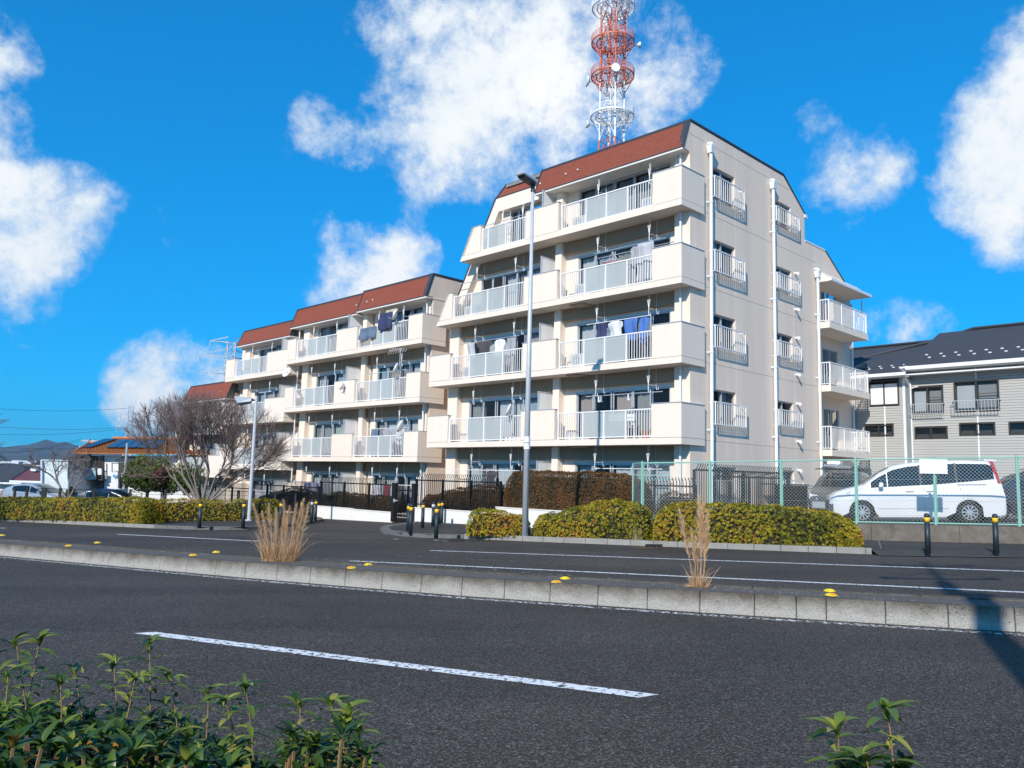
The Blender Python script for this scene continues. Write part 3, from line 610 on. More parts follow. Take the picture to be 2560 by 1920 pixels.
# top of the front: pier under the eave, roofs
roof_strip(A, .14, 7.22, 13.06, 14.10)
for s_, u_ in ((5.66, .42), (5.05, .44), (7.02, .36)): bolt(A, s_, u_, 13.06, 14.10)
b = MB(); b.prism([(-7.22, .70, 13.60), (-7.22, .86, 14.06), (-9.52, .86, 14.06), (-9.95, .70, 13.60)], (0, .12, 0)); b.build('roof', redroof, A)
b = MB(); b.prism([(-7.22, .84, 14.06), (-7.22, .80, 14.13), (-9.52, .80, 14.13), (-9.52, .84, 14.06)], (0, .2, 0)); b.prism([(-7.22, .68, 13.56), (-7.22, .68, 13.60), (-9.95, .68, 13.60), (-9.95, .68, 13.56)], (0, .2, 0)); b.build('verge_trim', darktrim, A)
def outer(z): return 9.93+.577*(13.6-z)
b = MB(); b.prism([(-7.22, .70, 12.95), (-7.22, .70, 13.56), (-outer(13.56), .70, 13.56), (-outer(12.95), .70, 12.95)], (0, .30, 0))
for z0, z1 in ((10.87, 12.95), (8.37, 10.87)):
    b.prism([(-outer(z0), .70, z0), (-outer(z1), .70, z1), (-outer(z1)+.55, .70, z1), (-outer(z0)+.55, .70, z0)], (0, .30, 0))
b.build('mansard_wall', plaster, A)
b = MB(); b.prism([(-outer(13.6)-.05, .67, 13.6), (-outer(13.6)+.03, .67, 13.6), (-outer(8.4)+.03, .67, 8.4), (-outer(8.4)-.05, .67, 8.4)], (0, 8.6, 0)); b.build('verge_trim', darktrim, A); b = MB(); b.prism([(-9.95, .67, 13.6), (-9.88, .67, 13.6), (-9.46, .83, 14.12), (-9.53, .83, 14.12)], (0, .3, 0)); b.build('verge_trim', darktrim, A)
b = MB(); b.bb(6.4, 7.24, .68, .95, 12.88, 12.96); b.build('wall_light', white_al, A)
for k, z in enumerate(ZA[:3]):      # access hatches hang as shallow trays under some slabs
    s = 4.9 if k != 1 else 5.0
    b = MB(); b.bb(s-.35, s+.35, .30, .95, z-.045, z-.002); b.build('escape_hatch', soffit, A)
for z in ZA:
    b = MB(); b.tube((-5.9, 1.02, z-.28), (-5.9, .90, z-.28), .06, n=10); b.tube((-5.72, 1.02, z-.25), (-5.72, .94, z-.25), .03, n=8); b.build('vent_cap', alu, A)

# end wall windows with their rail cages
def cage_window(root, n0, n1, z0, z1, zr0, zr1, cur, k):
    b = MB(); f = .045; x0, x1 = .20, .28
    b.bb(x0, x1, n0, n1, z1-f, z1); b.bb(x0, x1, n0, n1, z0, z0+f); b.bb(x0, x1, n0, n0+f, z0+f, z1-f); b.bb(x0, x1, n1-f, n1, z0+f, z1-f); mid = (n0+n1)/2
    b.bb(x0, x1, mid-.03, mid+.03, z0+f, z1-f); wnd = b.build('window', alu, root)
    for a, c in ((n0+f, mid-.03), (mid+.03, n1-f)):
        q = MB(); q.bb(.235, .245, a, c, z0+f, z1-f); q.build('pane', glass_clear, wnd)
    for q_, (a, c) in enumerate(((n0+f, mid-.03), (mid+.03, n1-f))):
        if (k*2+q_) % 3 == 0:
            q = MB(); q.bb(.34, .35, a, c, z0+.02, z1-.02); q.build('blind', curtain_m[3 if (k+q_) % 3 else 0], wnd)
    s0 = -.10
    r = MB(); e = .05
    r.bb(s0-.018, s0+.018, n0-.06, n1+.33, zr1-.04, zr1); r.bb(s0-.015, s0+.015, n0-.06, n1+.33, zr0, zr0+.035)
    for nn in (n0-.06, n1+.30): r.bb(s0-.02, s0+.02, nn, nn+.035, zr0, zr1); r.bb(s0, .12, nn, nn+.03, zr1-.04, zr1-.005); r.bb(s0, .12, nn, nn+.03, zr0, zr0+.03)
    cg = r.build('window_railing', white_al, root)
    r = MB(); m_ = int((n1-n0+.39)/.15)
    for i in range(1, m_):
        nn = n0-.04+(n1-n0+.35)*i/m_; r.bb(s0-.010, s0+.010, nn-.010, nn+.010, zr0+.03, zr1-.04)
        r.tube((-s0, nn, zr0), (-.12, nn, zr0+.0), .008, n=4)
    r.build('balusters', white_al, cg, kind='stuff')
for k, zb in enumerate([.05]+ZA):
    cage_window(A, 1.98, 3.69, zb+.80, zb+2.03, zb+.77, zb+1.57, 1, k)
    cage_window(A, 6.55, 8.15, zb+1.0, zb+2.03, zb+1.03, zb+1.66, 0, k+1)
# rain pipes with hopper heads
for nn, zt in ((1.85, 13.45), (6.45, 13.40), (10.30, 10.55)):
    b = MB(); x = .01
    b.tube((x, nn, -.9), (x, nn, zt-.18), .062, n=12)
    for z in np.arange(.6, zt-.4, 2.7): b.tube((x, nn, z), (x, nn, z+.06), .075, n=12); b.box(x-.13, x, nn-.10, nn-.085, z+.0, z+.05)
    b.hexa([(x-.08, nn-.10, zt-.22), (x+.08, nn-.10, zt-.22), (x+.08, nn+.10, zt-.22), (x-.08, nn+.10, zt-.22), (x-.11, nn-.14, zt+.06), (x+.11, nn-.14, zt+.06), (x+.11, nn+.14, zt+.06), (x-.11, nn+.14, zt+.06)])
    b.tube((x-.12, nn-.02, zt+.16), (x+.03, nn-.02, zt+.16), .055, n=10); b.tube((x+.03, nn-.02, zt+.16), (x+.05, nn-.02, zt+.04), .055, n=10)
    b.build('rain_pipe', pipew, A)
for z in (10.15, 8.64, 7.46, 5.95, 4.77, 3.25, 2.1):
    b = MB(); b.tube((-.12, 8.42, z), (.06, 8.42, z), .05, n=10); b.tube((.04, 8.42, z+.02), (.04, 8.42, z-.08), .055, .06, n=10); b.build('vent_pipe', white_al, A)
# rear wing with its own balconies and canopy
w = MB()
RH = [(12.2, 13.8, z+.22, z+2.2) for z in [.05]+ZA[:3]]
wall_holes(w, 'n', .70, .85, 10.40, 15.30, -.9, 10.30, RH); w.bb(.121, .70, 10.40, 10.42, -.9, 10.30); w.bb(.85, 6, 15.15, 15.30, -.9, 10.3)
w.build('wing_wall', plaster_g, A)
for k, z in enumerate([.05]+ZA[:3]):
    b = MB(); f = .05; b.bb(.74, .80, 12.2, 13.8, z+2.15, z+2.2); b.bb(.74, .80, 12.2, 12.25, z+.22, z+2.15); b.bb(.74, .80, 13.75, 13.8, z+.22, z+2.15); b.bb(.73, .81, 12.97, 13.03, z+.22, z+2.15); wnd = b.build('window', alu, A)
    b = MB(); b.bb(.765, .775, 12.25, 12.97, z+.22, z+2.15); b.bb(.765, .775, 13.03, 13.75, z+.22, z+2.15); b.build('pane', glass_clear, wnd)
    b = MB(); b.bb(.9, .91, 12.25, 12.95, z+.22, z+2.15); b.build('curtain', curtain_m[3], wnd)
for z in ZA[:3]:
    b = MB(); b.bb(-.42, .69, 10.44, 14.50, z, z+.26); b.build('balcony_slab', plaster, A)
    b = MB(); b.bb(-.385, -.345, 10.48, 14.46, z+1.21, z+1.25); b.bb(-.38, -.35, 10.48, 14.46, z+.31, z+.34)
    for nn in (10.50, 11.80, 13.10, 14.42): b.bb(-.39, -.34, nn-.025, nn+.025, z+.262, z+1.21)
    for nn in (10.48, 14.44): b.bb(-.345, .65, nn, nn+.035, z+1.21, z+1.25); b.bb(-.345, .65, nn, nn+.03, z+.31, z+.34)
    rl = b.build('railing', white_al, A); b = MB()
    for i in range(1, 35):
        nn = 10.5+3.92*i/35; b.bb(-.373, -.357, nn-.008, nn+.008, z+.34, z+1.21)
    for i in range(1, 9): s = -.345+.99*i/9; b.bb(s-.01, s+.01, 10.49, 10.51, z+.34, z+1.21); b.bb(s-.01, s+.01, 14.45, 14.47, z+.34, z+1.21)
    b.build('balusters', white_al, rl, kind='stuff')
b = MB(); b.prism([(.45, 10.44, 10.16), (.45, 10.44, 10.27), (-.10, 10.44, 10.72), (-.69, 10.44, 10.72), (-.69, 10.44, 10.16)], (0, 4.2, 0)); b.build('canopy', plaster, A)
b = MB(); b.box(.45, .56, 10.40, 14.68, 10.16, 10.28); b.build('gutter', white_al, A)
drain(A, .62, 15.22, -.9, 10.1, .05); drain(A, -.05, 14.75, 9.3, 10.1, .03)
w = MB(); w.bb(12.72, 12.74, .71, 1.1, -.9, .1); w.bb(.121, 12.72, .9, 1.05, -1.0, .06); w.build('plinth', plaster, A)

# --- block B -------------------------------------------------------
Bk = block_root('apartment_block', 'four-storey cream apartment block further left, stepping down behind the bare tree')
curB = [(0, None, 0, 3, 0), (None, 0, 3, 0, 3), (0, 2, 0, 3, None), (4, 4, 3, 3, 1), (0, 3, 1, 2, 3), (2, 2, None, 0, 3)]
cbi = [0]
def bunit(root, z, s0, s1, rp, jp, le, win, first=False, hangs=(), screen_s=None, pier=None, seamp=None, end_l=False, wrap_r=False, end_face=False):
    """one flat: s0 right .. s1 left; rp = right parapet (a,b) or None, le = left parapet (a,b) or None"""
    h = FL
    if not first:
        b = MB(); b.bb(s0, s1, 0, 1.06, z, z+.22); 
        if wrap_r: b.bb(s0, s0+.12, 1.06, 1.42, z, z+.22)
        b.build('balcony_slab', plaster, root)
        for pr in (rp, le):
            if pr:
                b = MB(); panel(b, pr[0], pr[1], z)
                if wrap_r and pr is rp: b.bb(s0, s0+.14, .16, 1.42, z+.232, z+1.375)
                if end_l and pr is le: b.bb(s1-.14, s1, .16, 1.3, z+.232, z+1.375)
                if end_face and pr is rp: b.bb(s0, s0+.14, .16, 1.06, z+.232, z+1.375)
                b.build('balcony_parapet', plaster, root)
                b = MB(); b.bb(pr[0], pr[1], -.02, .18, z+1.376, z+1.40)
                if wrap_r and pr is rp: b.bb(s0-.01, s0+.16, .18, 1.44, z+1.376, z+1.40)
                b.build('parapet_cap', alu, root)
        a = rp[1] if rp else s0+.04; c = le[0] if le else s1-.04
        railing(root, a, c, z, PB, pitch=.12)
    for p0, p1 in pier: b = MB(); b.bb(p0, p1, .70, 1.12, z+.22, z+h); b.build('pier', plaster, root)
    zt = z+2.11; w0, w1 = win
    b = MB(); b.bb(s0+.15, w0, 1.02, 1.2, z+.22, z+h); b.bb(w1, s1-.05, 1.02, 1.2, z+.22, z+h); b.bb(w0, w1, 1.02, 1.2, zt, z+h); b.build('facade_wall', plaster, root)
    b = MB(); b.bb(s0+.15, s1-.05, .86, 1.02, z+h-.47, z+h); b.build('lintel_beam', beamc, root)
    c_ = curB[cbi[0] % 6]; cbi[0] += 1
    L_ = w1-w0; sliding_window(root, w0, w1, z+.24, zt, 1.06, [w0+L_*.24, w0+L_*.48, w0+L_*.76], cur=c_)
    if screen_s: screen(root, screen_s, z)
    for s in hangs: hanger(root, s, z+h)
zB = -.63
for k in range(4):
    z = .05+zB+FL*k; f1 = k == 0
    bunit(Bk, z, 13.88, 19.15, (13.88, 14.92), None, None, (15.2, 18.7), f1, hangs=(15.9, 17.9), pier=((14.06, 14.45), (19.35, 19.7)), wrap_r=True)
    bunit(Bk, z, 19.15, 26.0, (19.15, 21.0), None, (25.1, 26.0), (20.9, 24.5), f1, hangs=(21.7, 24.0), screen_s=20.15, pier=((24.9, 25.5),))
    drain(Bk, 14.3, .56, z+.22, min(z+FL, 9.68), .035); drain(Bk, 25.75, .56, z+.22, min(z+FL, 9.6), .035)
zC = zB-.50
for k in range(4):
    z = .05+zC+FL*k; f1 = k == 0
    bunit(Bk, z, 26.0, 33.6, (26.0, 28.3), None, (32.4, 33.6), (27.5, 31.3), f1, hangs=(28.6, 31.0), screen_s=26.9, pier=((31.9, 32.5),), end_face=True)
zD = zC-.55
for k in range(3):
    z = .05+zD+FL*k; f1 = k == 0
    bunit(Bk, z, 33.6, 40.6, (33.6, 35.6), None, (39.6, 40.6), (35.0, 38.9), f1, hangs=(35.9, 38.4), screen_s=34.6, pier=((39.2, 39.8),), end_face=True, end_l=True)
g = MB()
ztop = 10.85
g.prism([(-14.02, .70, -2.2), (-14.02, .70, 9.80), (-14.02, .28, 9.80), (-14.02, .64, ztop), (-14.02, 8.2, ztop), (-14.02, 9.4, 9.6), (-14.02, 9.4, -2.2)], (-.18, 0, 0))
gb = g.build('gable_wall', plaster_g, Bk)
j = MB()
for z in (7.78, 5.08, 2.38): j.bb(14.017, 14.021, .72, 9.3, z, z+.014)
j.build('wall_joint', MATS['joint_shadow'], gb)
t = MB()
for (n0, z0), (n1, z1) in zip([(.26, 9.80), (.63, ztop), (8.2, ztop)], [(.63, ztop), (8.2, ztop), (9.45, 9.58)]): t.prism([(-13.98, n0, z0), (-13.98, n1, z1), (-13.98, n1, z1+.07), (-13.98, n0, z0+.07)], (-.26, 0, 0))
t.build('verge_trim', darktrim, Bk)
roof_strip(Bk, 13.99, 19.65, 9.80, 10.86, nb=.26, ntp=.64); roof_strip(Bk, 19.70, 26.35, 9.72, 10.78, nb=.30, ntp=.68)
roof_strip(Bk, 26.38, 32.9, 9.30, 10.26, nb=.30, ntp=.75); roof_strip(Bk, 33.7, 40.2, 6.10, 7.2, nb=.20, ntp=.68)
for s_, u_ in ((19.0, .38), (18.5, .40)): bolt(Bk, s_, u_, 9.80, 10.86)
bolt(Bk, 19.95, .4, 9.72, 10.78); bolt(Bk, 35.0, .4, 6.1, 7.2)
w = MB()
w.bb(14.2, 26.2, .9, 9.2, 10.7, 10.85); w.bb(26.2, 33.0, .9, 9.2, 10.1, 10.25); w.bb(33.0, 40.3, .9, 9.2, 7.0, 7.15)
w.build('roof_deck', rooftop, Bk)
w = MB(); w.bb(14.2, 40.6, 9.2, 9.35, -3, 7.0); w.bb(14.2, 33.2, 9.2, 9.35, 7.0, 10.1); w.bb(14.2, 26.2, 9.2, 9.35, 10.1, 10.7)
w.bb(40.3, 40.45, 1.05, 9.2, -3, 6.3); w.bb(33.0, 33.15, 1.05, 9.2, 6.0, 10.1); w.bb(26.15, 26.3, 1.05, 9.2, 9.6, 10.7)
w.bb(25.85, 26.0, 1.05, 9.2, -2.5, 0.3); w.build('outer_wall', plaster, Bk)
w = MB()
for k in range(4):
    w.bb(14.2, 25.95, 1.22, 9.2, .0+zB+FL*k, .2+zB+FL*k); w.bb(26.0, 33.1, 1.22, 9.2, .0+zC+FL*k, .2+zC+FL*k)
    if k < 3: w.bb(33.6, 40.3, 1.22, 9.2, .0+zD+FL*k, .2+zD+FL*k)
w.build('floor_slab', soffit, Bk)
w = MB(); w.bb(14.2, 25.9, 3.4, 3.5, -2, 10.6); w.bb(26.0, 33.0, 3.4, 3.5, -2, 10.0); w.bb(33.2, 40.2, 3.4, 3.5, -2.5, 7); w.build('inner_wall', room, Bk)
w = MB(); w.bb(14.05, 40.5, .9, 1.05, -3, -.3+zC); w.build('plinth', plaster, Bk)

# laundry poles, washing, dishes and things standing on the balconies
def bobj(name, mb, m, label, cat, group=None, **k):
    o = mb.build(name, m, **k); o.location = tuple(B(0, 0, 0)); o.rotation_euler = (0, 0, BROT); return tag(o, label, cat, group)
def pole(s0, s1, z, n, m, lab, r=.016):
    b = MB(); b.tube((-s0, n, z), (-s1, n, z), r, n=8); b.tube((-s0+.01, n, z), (-s0+.05, n, z), r+.005, n=8); b.tube((-s1-.05, n, z), (-s1-.01, n, z), r+.005, n=8)
    bobj('laundry_pole', b, m, lab, 'laundry pole', 'laundry poles hung under balcony slabs')
pole_b = mat('pole_turquoise', (.35, .60, .66), .35); pole_s = mat('pole_steel', (.65, .67, .68), .3, metal=.5)
pole(1.1, 4.4, 4.58, .42, pole_s, 'thin laundry pole holding small white pegs, above the balcony with the white bench')
pole(1.0, 4.1, 9.98, .42, pole_s, 'laundry pole with a red and white peg hanger, fourth floor of the near block'); pole(.9, 4.2, 9.90, .80, pole_s, 'inner laundry pole behind the one with the red and white peg hanger')
pole(1.6, 4.4, 7.30, .42, white_al, 'white laundry pole carrying blue and white washing, third floor of the near block')
pole(1.1, 3.9, 1.93, .42, white_al, 'upper white laundry pole on the ground floor above the tall brown hedge'); pole(.7, 4.7, 1.72, .30, pole_b, 'turquoise laundry pole above the tall brown hedge, front one'); pole(.9, 4.9, 1.60, .80, pole_b, 'lowest turquoise laundry pole above the tall brown hedge, nearer the windows')
pole(7.9, 11.9, 1.80, .42, white_al, 'white ground-floor laundry pole behind the tall grey lamp post')
pole(8.1, 11.6, 7.28, .42, pole_s, 'laundry pole with dark washing left of the tall lamp post'); pole(8.0, 11.9, 10.0, .42, pole_s, 'laundry pole with small white clips, fourth floor left part of the near block')
pole(7.9, 10.3, 12.35, .42, pole_s, 'laundry pole on the top left balcony of the near block')
pole(15.4, 18.5, 6.45, .30, pole_b, 'turquoise laundry pole on the further block below the antenna'); pole(15.2, 18.6, 3.72, .42, white_al, 'white laundry pole with grey washing, second floor of the further block'); pole(14.8, 18.4, 1.05, .42, white_al, 'white ground-floor laundry pole with hangers beside the iron gate')
pole(28.0, 31.6, 8.75, .30, pole_s, 'thin laundry pole under the left lower red roof'); pole(28.2, 31.8, 6.15, .30, white_al, 'white laundry pole under the lower left balcony of the further block')
def cloth_piece(s0, s1, z1, z0, n, m, lab, nm='garment', cat='laundry', sag=.02, shape='towel', group='washing hung out on the balconies'):
    ks = 14; kz = 12; W = s1-s0; V = []; ph = random.uniform(0, 6)
    for j_ in range(kz+1):
        v = j_/kz
        for i in range(ks+1):
            u = i/ks; w = 1.
            uu = u
            if shape == 'shirt':
                half = .5 if v < .30 else .37
                half = .22+.28*min(1, v/.07) if v < .07 else half
                uu = .5+(u-.5)*half*2
            if shape == 'trousers': uu = .5+(u-.5)*(.8 if v < .2 else .95)
            V.append((-(s0+W*uu), n+.05*sin(u*9+ph+v*2)*(.3+v)+.03*sin(v*5+ph), z1+(z0-z1)*v-.02*sin(u*pi)*sag*20+.02*sin(u*7+ph)*v))
    F = []
    for j_ in range(kz):
        for i in range(ks):
            if shape == 'trousers' and v_leg(j_/kz, i/ks): continue
            a = j_*(ks+1)+i; F.append((a, a+1, a+ks+2, a+ks+1))
    b = MB(); b.v = V; b.f = F; o = bobj(nm, b, m, lab, cat, group, smooth=True)
    sd = o.modifiers.new('thickness', 'SOLIDIFY'); sd.thickness = .012; return o
def v_leg(v, u): return v > .35 and .46 < u < .53
cm = {k: mat('cloth_'+k, c, .9, bump=.2, var=.12, vscale=6) for k, c in dict(blue=(.07, .17, .48), navy=(.035, .045, .12), white=(.74, .75, .78), grey=(.34, .34, .37), lgrey=(.50, .50, .54), dark=(.07, .065, .075), pink=(.62, .48, .56), slate=(.12, .17, .25), teal=(.35, .47, .50), red=(.45, .04, .07), sand=(.55, .52, .38), maroon=(.18, .04, .06)).items()}
T = [(3.55, 3.95+.0, 7.28, 6.55, .42, 'navy', 'towel', 'navy towel at the left end of the washing, third floor of the near block'),
     (2.75, 3.45, 7.28, 6.45, .42, 'white', 'shirt', 'white shirt between navy and blue washing, third floor of the near block'),
     (2.10, 2.70, 7.28, 6.50, .42, 'blue', 'towel', 'bright blue towel with rumpled foot, third floor of the near block'),
     (1.62, 2.05, 7.28, 6.35, .42, 'blue', 'shirt', 'blue shirt at the right end of the third-floor washing'),
     (2.5, 3.3, 6.75, 5.95, .30, 'slate', 'towel', 'slate grey blanket low over the railing, third floor of the near block'),
     (1.35, 2.05, 9.92, 8.55, .30, 'lgrey', 'towel', 'long pale grey sheet hanging over the railing, fourth floor of the near block'),
     (2.05, 2.45, 9.92, 9.1, .42, 'grey', 'shirt', 'grey shirt beside the long pale sheet, fourth floor of the near block'),
     (9.6, 10.6, 7.26, 6.40, .42, 'dark', 'shirt', 'dark jacket in the washing left of the tall lamp post'),
     (8.9, 9.5, 7.26, 6.25, .42, 'white', 'shirt', 'white shirt hanging left of the tall lamp post'),
     (8.25, 8.8, 7.26, 6.10, .42, 'grey', 'trousers', 'grey trousers hanging beside the tall lamp post'),
     (10.7, 11.2, 7.26, 6.55, .42, 'lgrey', 'towel', 'pale towel at the left end of the washing, near block third floor'),
     (9.5, 10.3, 6.75, 6.05, .30, 'slate', 'towel', 'dark blue blanket low at the railing, near block third floor left part'),
     (16.3, 17.3, 9.30, 8.45, .02, 'navy', 'towel', 'navy quilt over the top railing of the further block, right one'),
     (17.6, 18.9, 8.75, 8.15, .02, 'slate', 'towel', 'grey blue quilt over the top railing of the further block, left one'),
     (16.3, 17.2, 9.5, 9.15, .30, 'sand', 'towel', 'pale yellow towel above the navy quilt, further block top floor'),
     (16.4, 17.2, 3.70, 2.6, .42, 'grey', 'shirt', 'grey coat hanging on the second floor of the further block'),
     (17.3, 18.0, 3.70, 2.2, .30, 'slate', 'trousers', 'slate trousers hanging on the second floor of the further block'),
     (15.5, 16.1, 3.70, 2.9, .42, 'lgrey', 'shirt', 'pale grey shirt beside the small dish, further block'),
     (15.4, 16.0, 1.03, .35, .42, 'dark', 'shirt', 'dark shirt on the ground-floor pole beside the iron gate'),
     (16.3, 16.9, 1.03, .15, .42, 'maroon', 'towel', 'dark red towel on the ground-floor pole beside the iron gate'),
     (17.1, 17.8, 1.03, .25, .42, 'lgrey', 'towel', 'pale grey towel on the ground-floor pole left of the iron gate'),
     (20.9, 22.9, 1.0, -.25, -.3, 'pink', 'towel', 'pale pink sheet spread above the iron fence'),
     (26.6, 28.2, .45, -.5, -.3, 'lgrey', 'towel', 'pale grey sheet behind the iron fence beside the smaller lamp post'),
     (9.2, 9.75, 1.78, 1.1, .42, 'dark', 'shirt', 'dark top on a hanger above the fence left of the tall lamp post')]
for s0, s1, z1, z0, n_, c, sh, lab in T: cloth_piece(s0, s1, z1, z0, n_, cm[c], lab, {'towel': 'hung_towel', 'shirt': 'hung_shirt', 'trousers': 'hung_trousers'}[sh], 'laundry', shape=sh)
pole(20.6, 23.2, 1.01, -.3, white_al, 'laundry pole carrying the pale pink sheet above the iron fence'); pole(26.3, 28.5, .46, -.3, white_al, 'white laundry pole beside the smaller lamp post above the fence')
# small pegs and hanger frame
b = MB(); mz = 9.55
for i in range(7): b.tube((-3.55+.09*i, .25, mz), (-3.50+.09*i, .62, mz-.01), .008, n=5)
for i in range(5): b.tube((-3.60, .25+.09*i, mz), (-2.95, .25+.09*i, mz), .008, n=5)
b.tube((-3.5, .42, mz), (-3.3, .42, mz+.35), .006, n=4); b.tube((-3.0, .42, mz), (-3.3, .42, mz+.35), .006, n=4)
hg = bobj('peg_hanger', b, white_al, 'white and red folding peg hanger full of pegs, fourth floor of the near block', 'peg hanger')
b = MB()
for i in range(8):
    for k in range(4): b.box(-3.62+.09*i-.008, -3.62+.09*i+.008, .26+.1*k, .275+.1*k, mz-.10, mz-.005)
b.build('peg', cm['red'], hg, kind='stuff')
for s, lab in ((3.85, 'pair of small white socks at the left of the thin pole above the white bench'), (2.5, 'single small white sock near the middle of the thin pole above the white bench')):
    b = MB()
    for d in ((0, .12) if s > 3 else (0,)): b.prism([(-s+d-.03, .42, 4.57), (-s+d+.03, .42, 4.57), (-s+d+.035, .42, 4.42), (-s+d+.08, .42, 4.37), (-s+d+.06, .42, 4.34), (-s+d-.03, .42, 4.36)], (0, .02, 0))
    bobj('sock', b, cm['white'], lab, 'sock')
def dish(s, n, z, yaw, tilt, r, lab, post=.35):
    root = empty('satellite_dish', B(s, n, z), BROT+yaw, label=lab, cat='satellite dish', group='satellite dishes on the balconies')
    b = MB(); b.lathe([(0.001, .09*r/.25), (r*.4, .075*r/.25), (r*.75, .04*r/.25), (r, 0.0), (r+.008, -.006), (r*.75, .05*r/.25), (r*.4, .085*r/.25), (0.001, .105*r/.25)][::1], 22, 'y')
    o = b.build('reflector', white_al, root, smooth=True); o.rotation_euler = (tilt, 0, 0)
    b = MB(); b.tube((0, .08, 0), (0, .10, -post), .018, n=8); b.tube((0, .02, -.8*r), (0, -.9*r, -.55*r), .01, n=6); b.tube((0, -.9*r, -.60*r), (0, -.98*r, -.48*r), .025, n=8); b.box(-.03, .03, .06, .14, -.05, .05)
    b.build('mount', steel, root)
dish(8.0, -.12, 4.20, -.9, -.35, .27, 'white satellite dish on the railing beside the tall lamp post, near block')
dish(25.7, -.15, 7.05, .15, -.45, .30, 'large white satellite dish facing the camera, further block third floor')
dish(15.6, -.15, 6.45, -.8, -.35, .28, 'white satellite dish seen from its side, further block third floor right'); dish(15.9, -.1, 9.05, -.8, -.35, .28, 'satellite dish beside the navy quilt, further block top floor')
dish(15.1, -.1, 3.75, -1.0, -.35, .30, 'satellite dish above the parapet, further block second floor'); dish(20.0, -.18, 5.9, -.9, -.3, .2, 'small dish seen edge-on on the parapet wall, further block third floor')
# white bench on the second floor balcony
t = empty('bench', B(2.95, .45, 2.97), BROT, label='white slatted garden bench standing on the second-floor balcony', cat='bench')
b = MB(); [b.box(x-.025, x+.025, y-.025, y+.025, 0, h_) for x, y, h_ in ((-.55, -.2, .42), (.55, -.2, .42), (-.55, .22, .95), (.55, .22, .95))]; b.build('frame', white_al, t)
for z in (.52, .66, .80):
    b = MB(); b.prism([(-.53, .21, z), (.53, .21, z), (.53, .21, z+.10), (0, .21, z+.13), (-.53, .21, z+.10)], (0, .02, 0)); b.build('back_slat', white_al, t)
for y in (-.2, -.08, .04): b = MB(); b.box(-.57, .57, y, y+.09, .42, .44); b.build('seat_slat', white_al, t)
# things in front of the balcony walls
def pot(s, n, z, r, m, lab): 
    b = MB(); b.lathe([(r*.7, 0), (r, .24), (r*1.08, .24), (r*1.08, .28), (r*.9, .28), (r*.85, .25)], 14); o = bobj('plant_pot', b, m, lab, 'plant pot'); o.location = tuple(B(s, n, z)); return o
terra = mat('terracotta', (.42, .15, .08), .8)
pot(1.75, .45, 2.97, .17, terra, 'large terracotta pot with the leafy tree on the second-floor balcony'); pot(4.1, .35, 2.97, .12, terra, 'reddish pot behind the railing near the frosted panes, second floor'); pot(3.6, .3, 2.97, .15, white_al, 'white plant pot behind the frosted glass left of the bench')
pot(5.1, .35, 2.97, .13, white_al, 'white bucket behind the left balusters, second floor of the near block')
b = MB()
for k, s in enumerate(np.linspace(7.9, 8.8, 5)): b.box(-s-.08, -s+.08, .35, .5, 2.97, 3.15)
bobj('planter_row', b, white_al, 'row of small white planters behind the railing below the dish', 'planter')
b = MB(); b.box(-.62, .62-0.6, 0, .28, 0, .55)
def ac(s, z, lab):
    t = empty('air_conditioner', B(s, .55, z), BROT, label=lab, cat='air conditioner', group='outdoor units on the balconies')
    b = MB(); b.box(-.39, .39, 0, .28, .05, .60); b.build('case', mat_ac, t, bevel=.01); b = MB(); b.lathe([(.21, 0), (.20, -.012), (.04, -.014), (.03, -.02)], 20, 'y', (-.1, -.001, .33)); b.build('fan_grille', alu, t)
mat_ac = mat('ac_case', (.62, .61, .57), .5)
ac(5.0, 5.67, 'outdoor unit behind the left balusters, third floor of the near block'); ac(5.0, 10.98+.1, 'outdoor unit behind the left balusters, top floor of the near block'); ac(4.8, 8.37, 'outdoor unit behind the left balusters, fourth floor of the near block')
ac(11.2, 5.67, 'outdoor unit at the left end, third floor of the near block'); ac(11.2, 8.37, 'outdoor unit at the left end, fourth floor of the near block'); ac(1.7, 11.08, 'outdoor unit behind the right balusters, top floor of the near block')
b = MB(); b.box(-10.95, -10.7, .3, .6, 5.67, 5.95); bobj('storage_box', b, cm['red'], 'red box behind the balusters under the washing, near block third floor', 'box')
b = MB(); b.path([(-13.4, .3, 6.85+.0), (-13.4, .3, 6.9)], .01)
# TV antenna on the further block
b = MB(); b.tube((-15.6, .1, 6.2), (-15.6, .1, 7.45), .02, n=6); b.tube((-16.2, -.1, 7.35), (-15.2, .25, 7.45), .012, n=5)
for i in range(8): x = -16.15+.13*i; b.tube((x, -.1+.35*i/8-.1, 7.15+i*.012), (x, -.1+.35*i/8+.1, 7.58+i*.012), .008, n=4)
bobj('antenna', b, steel, 'spiky roof antenna hung under the top balcony of the further block', 'antenna')

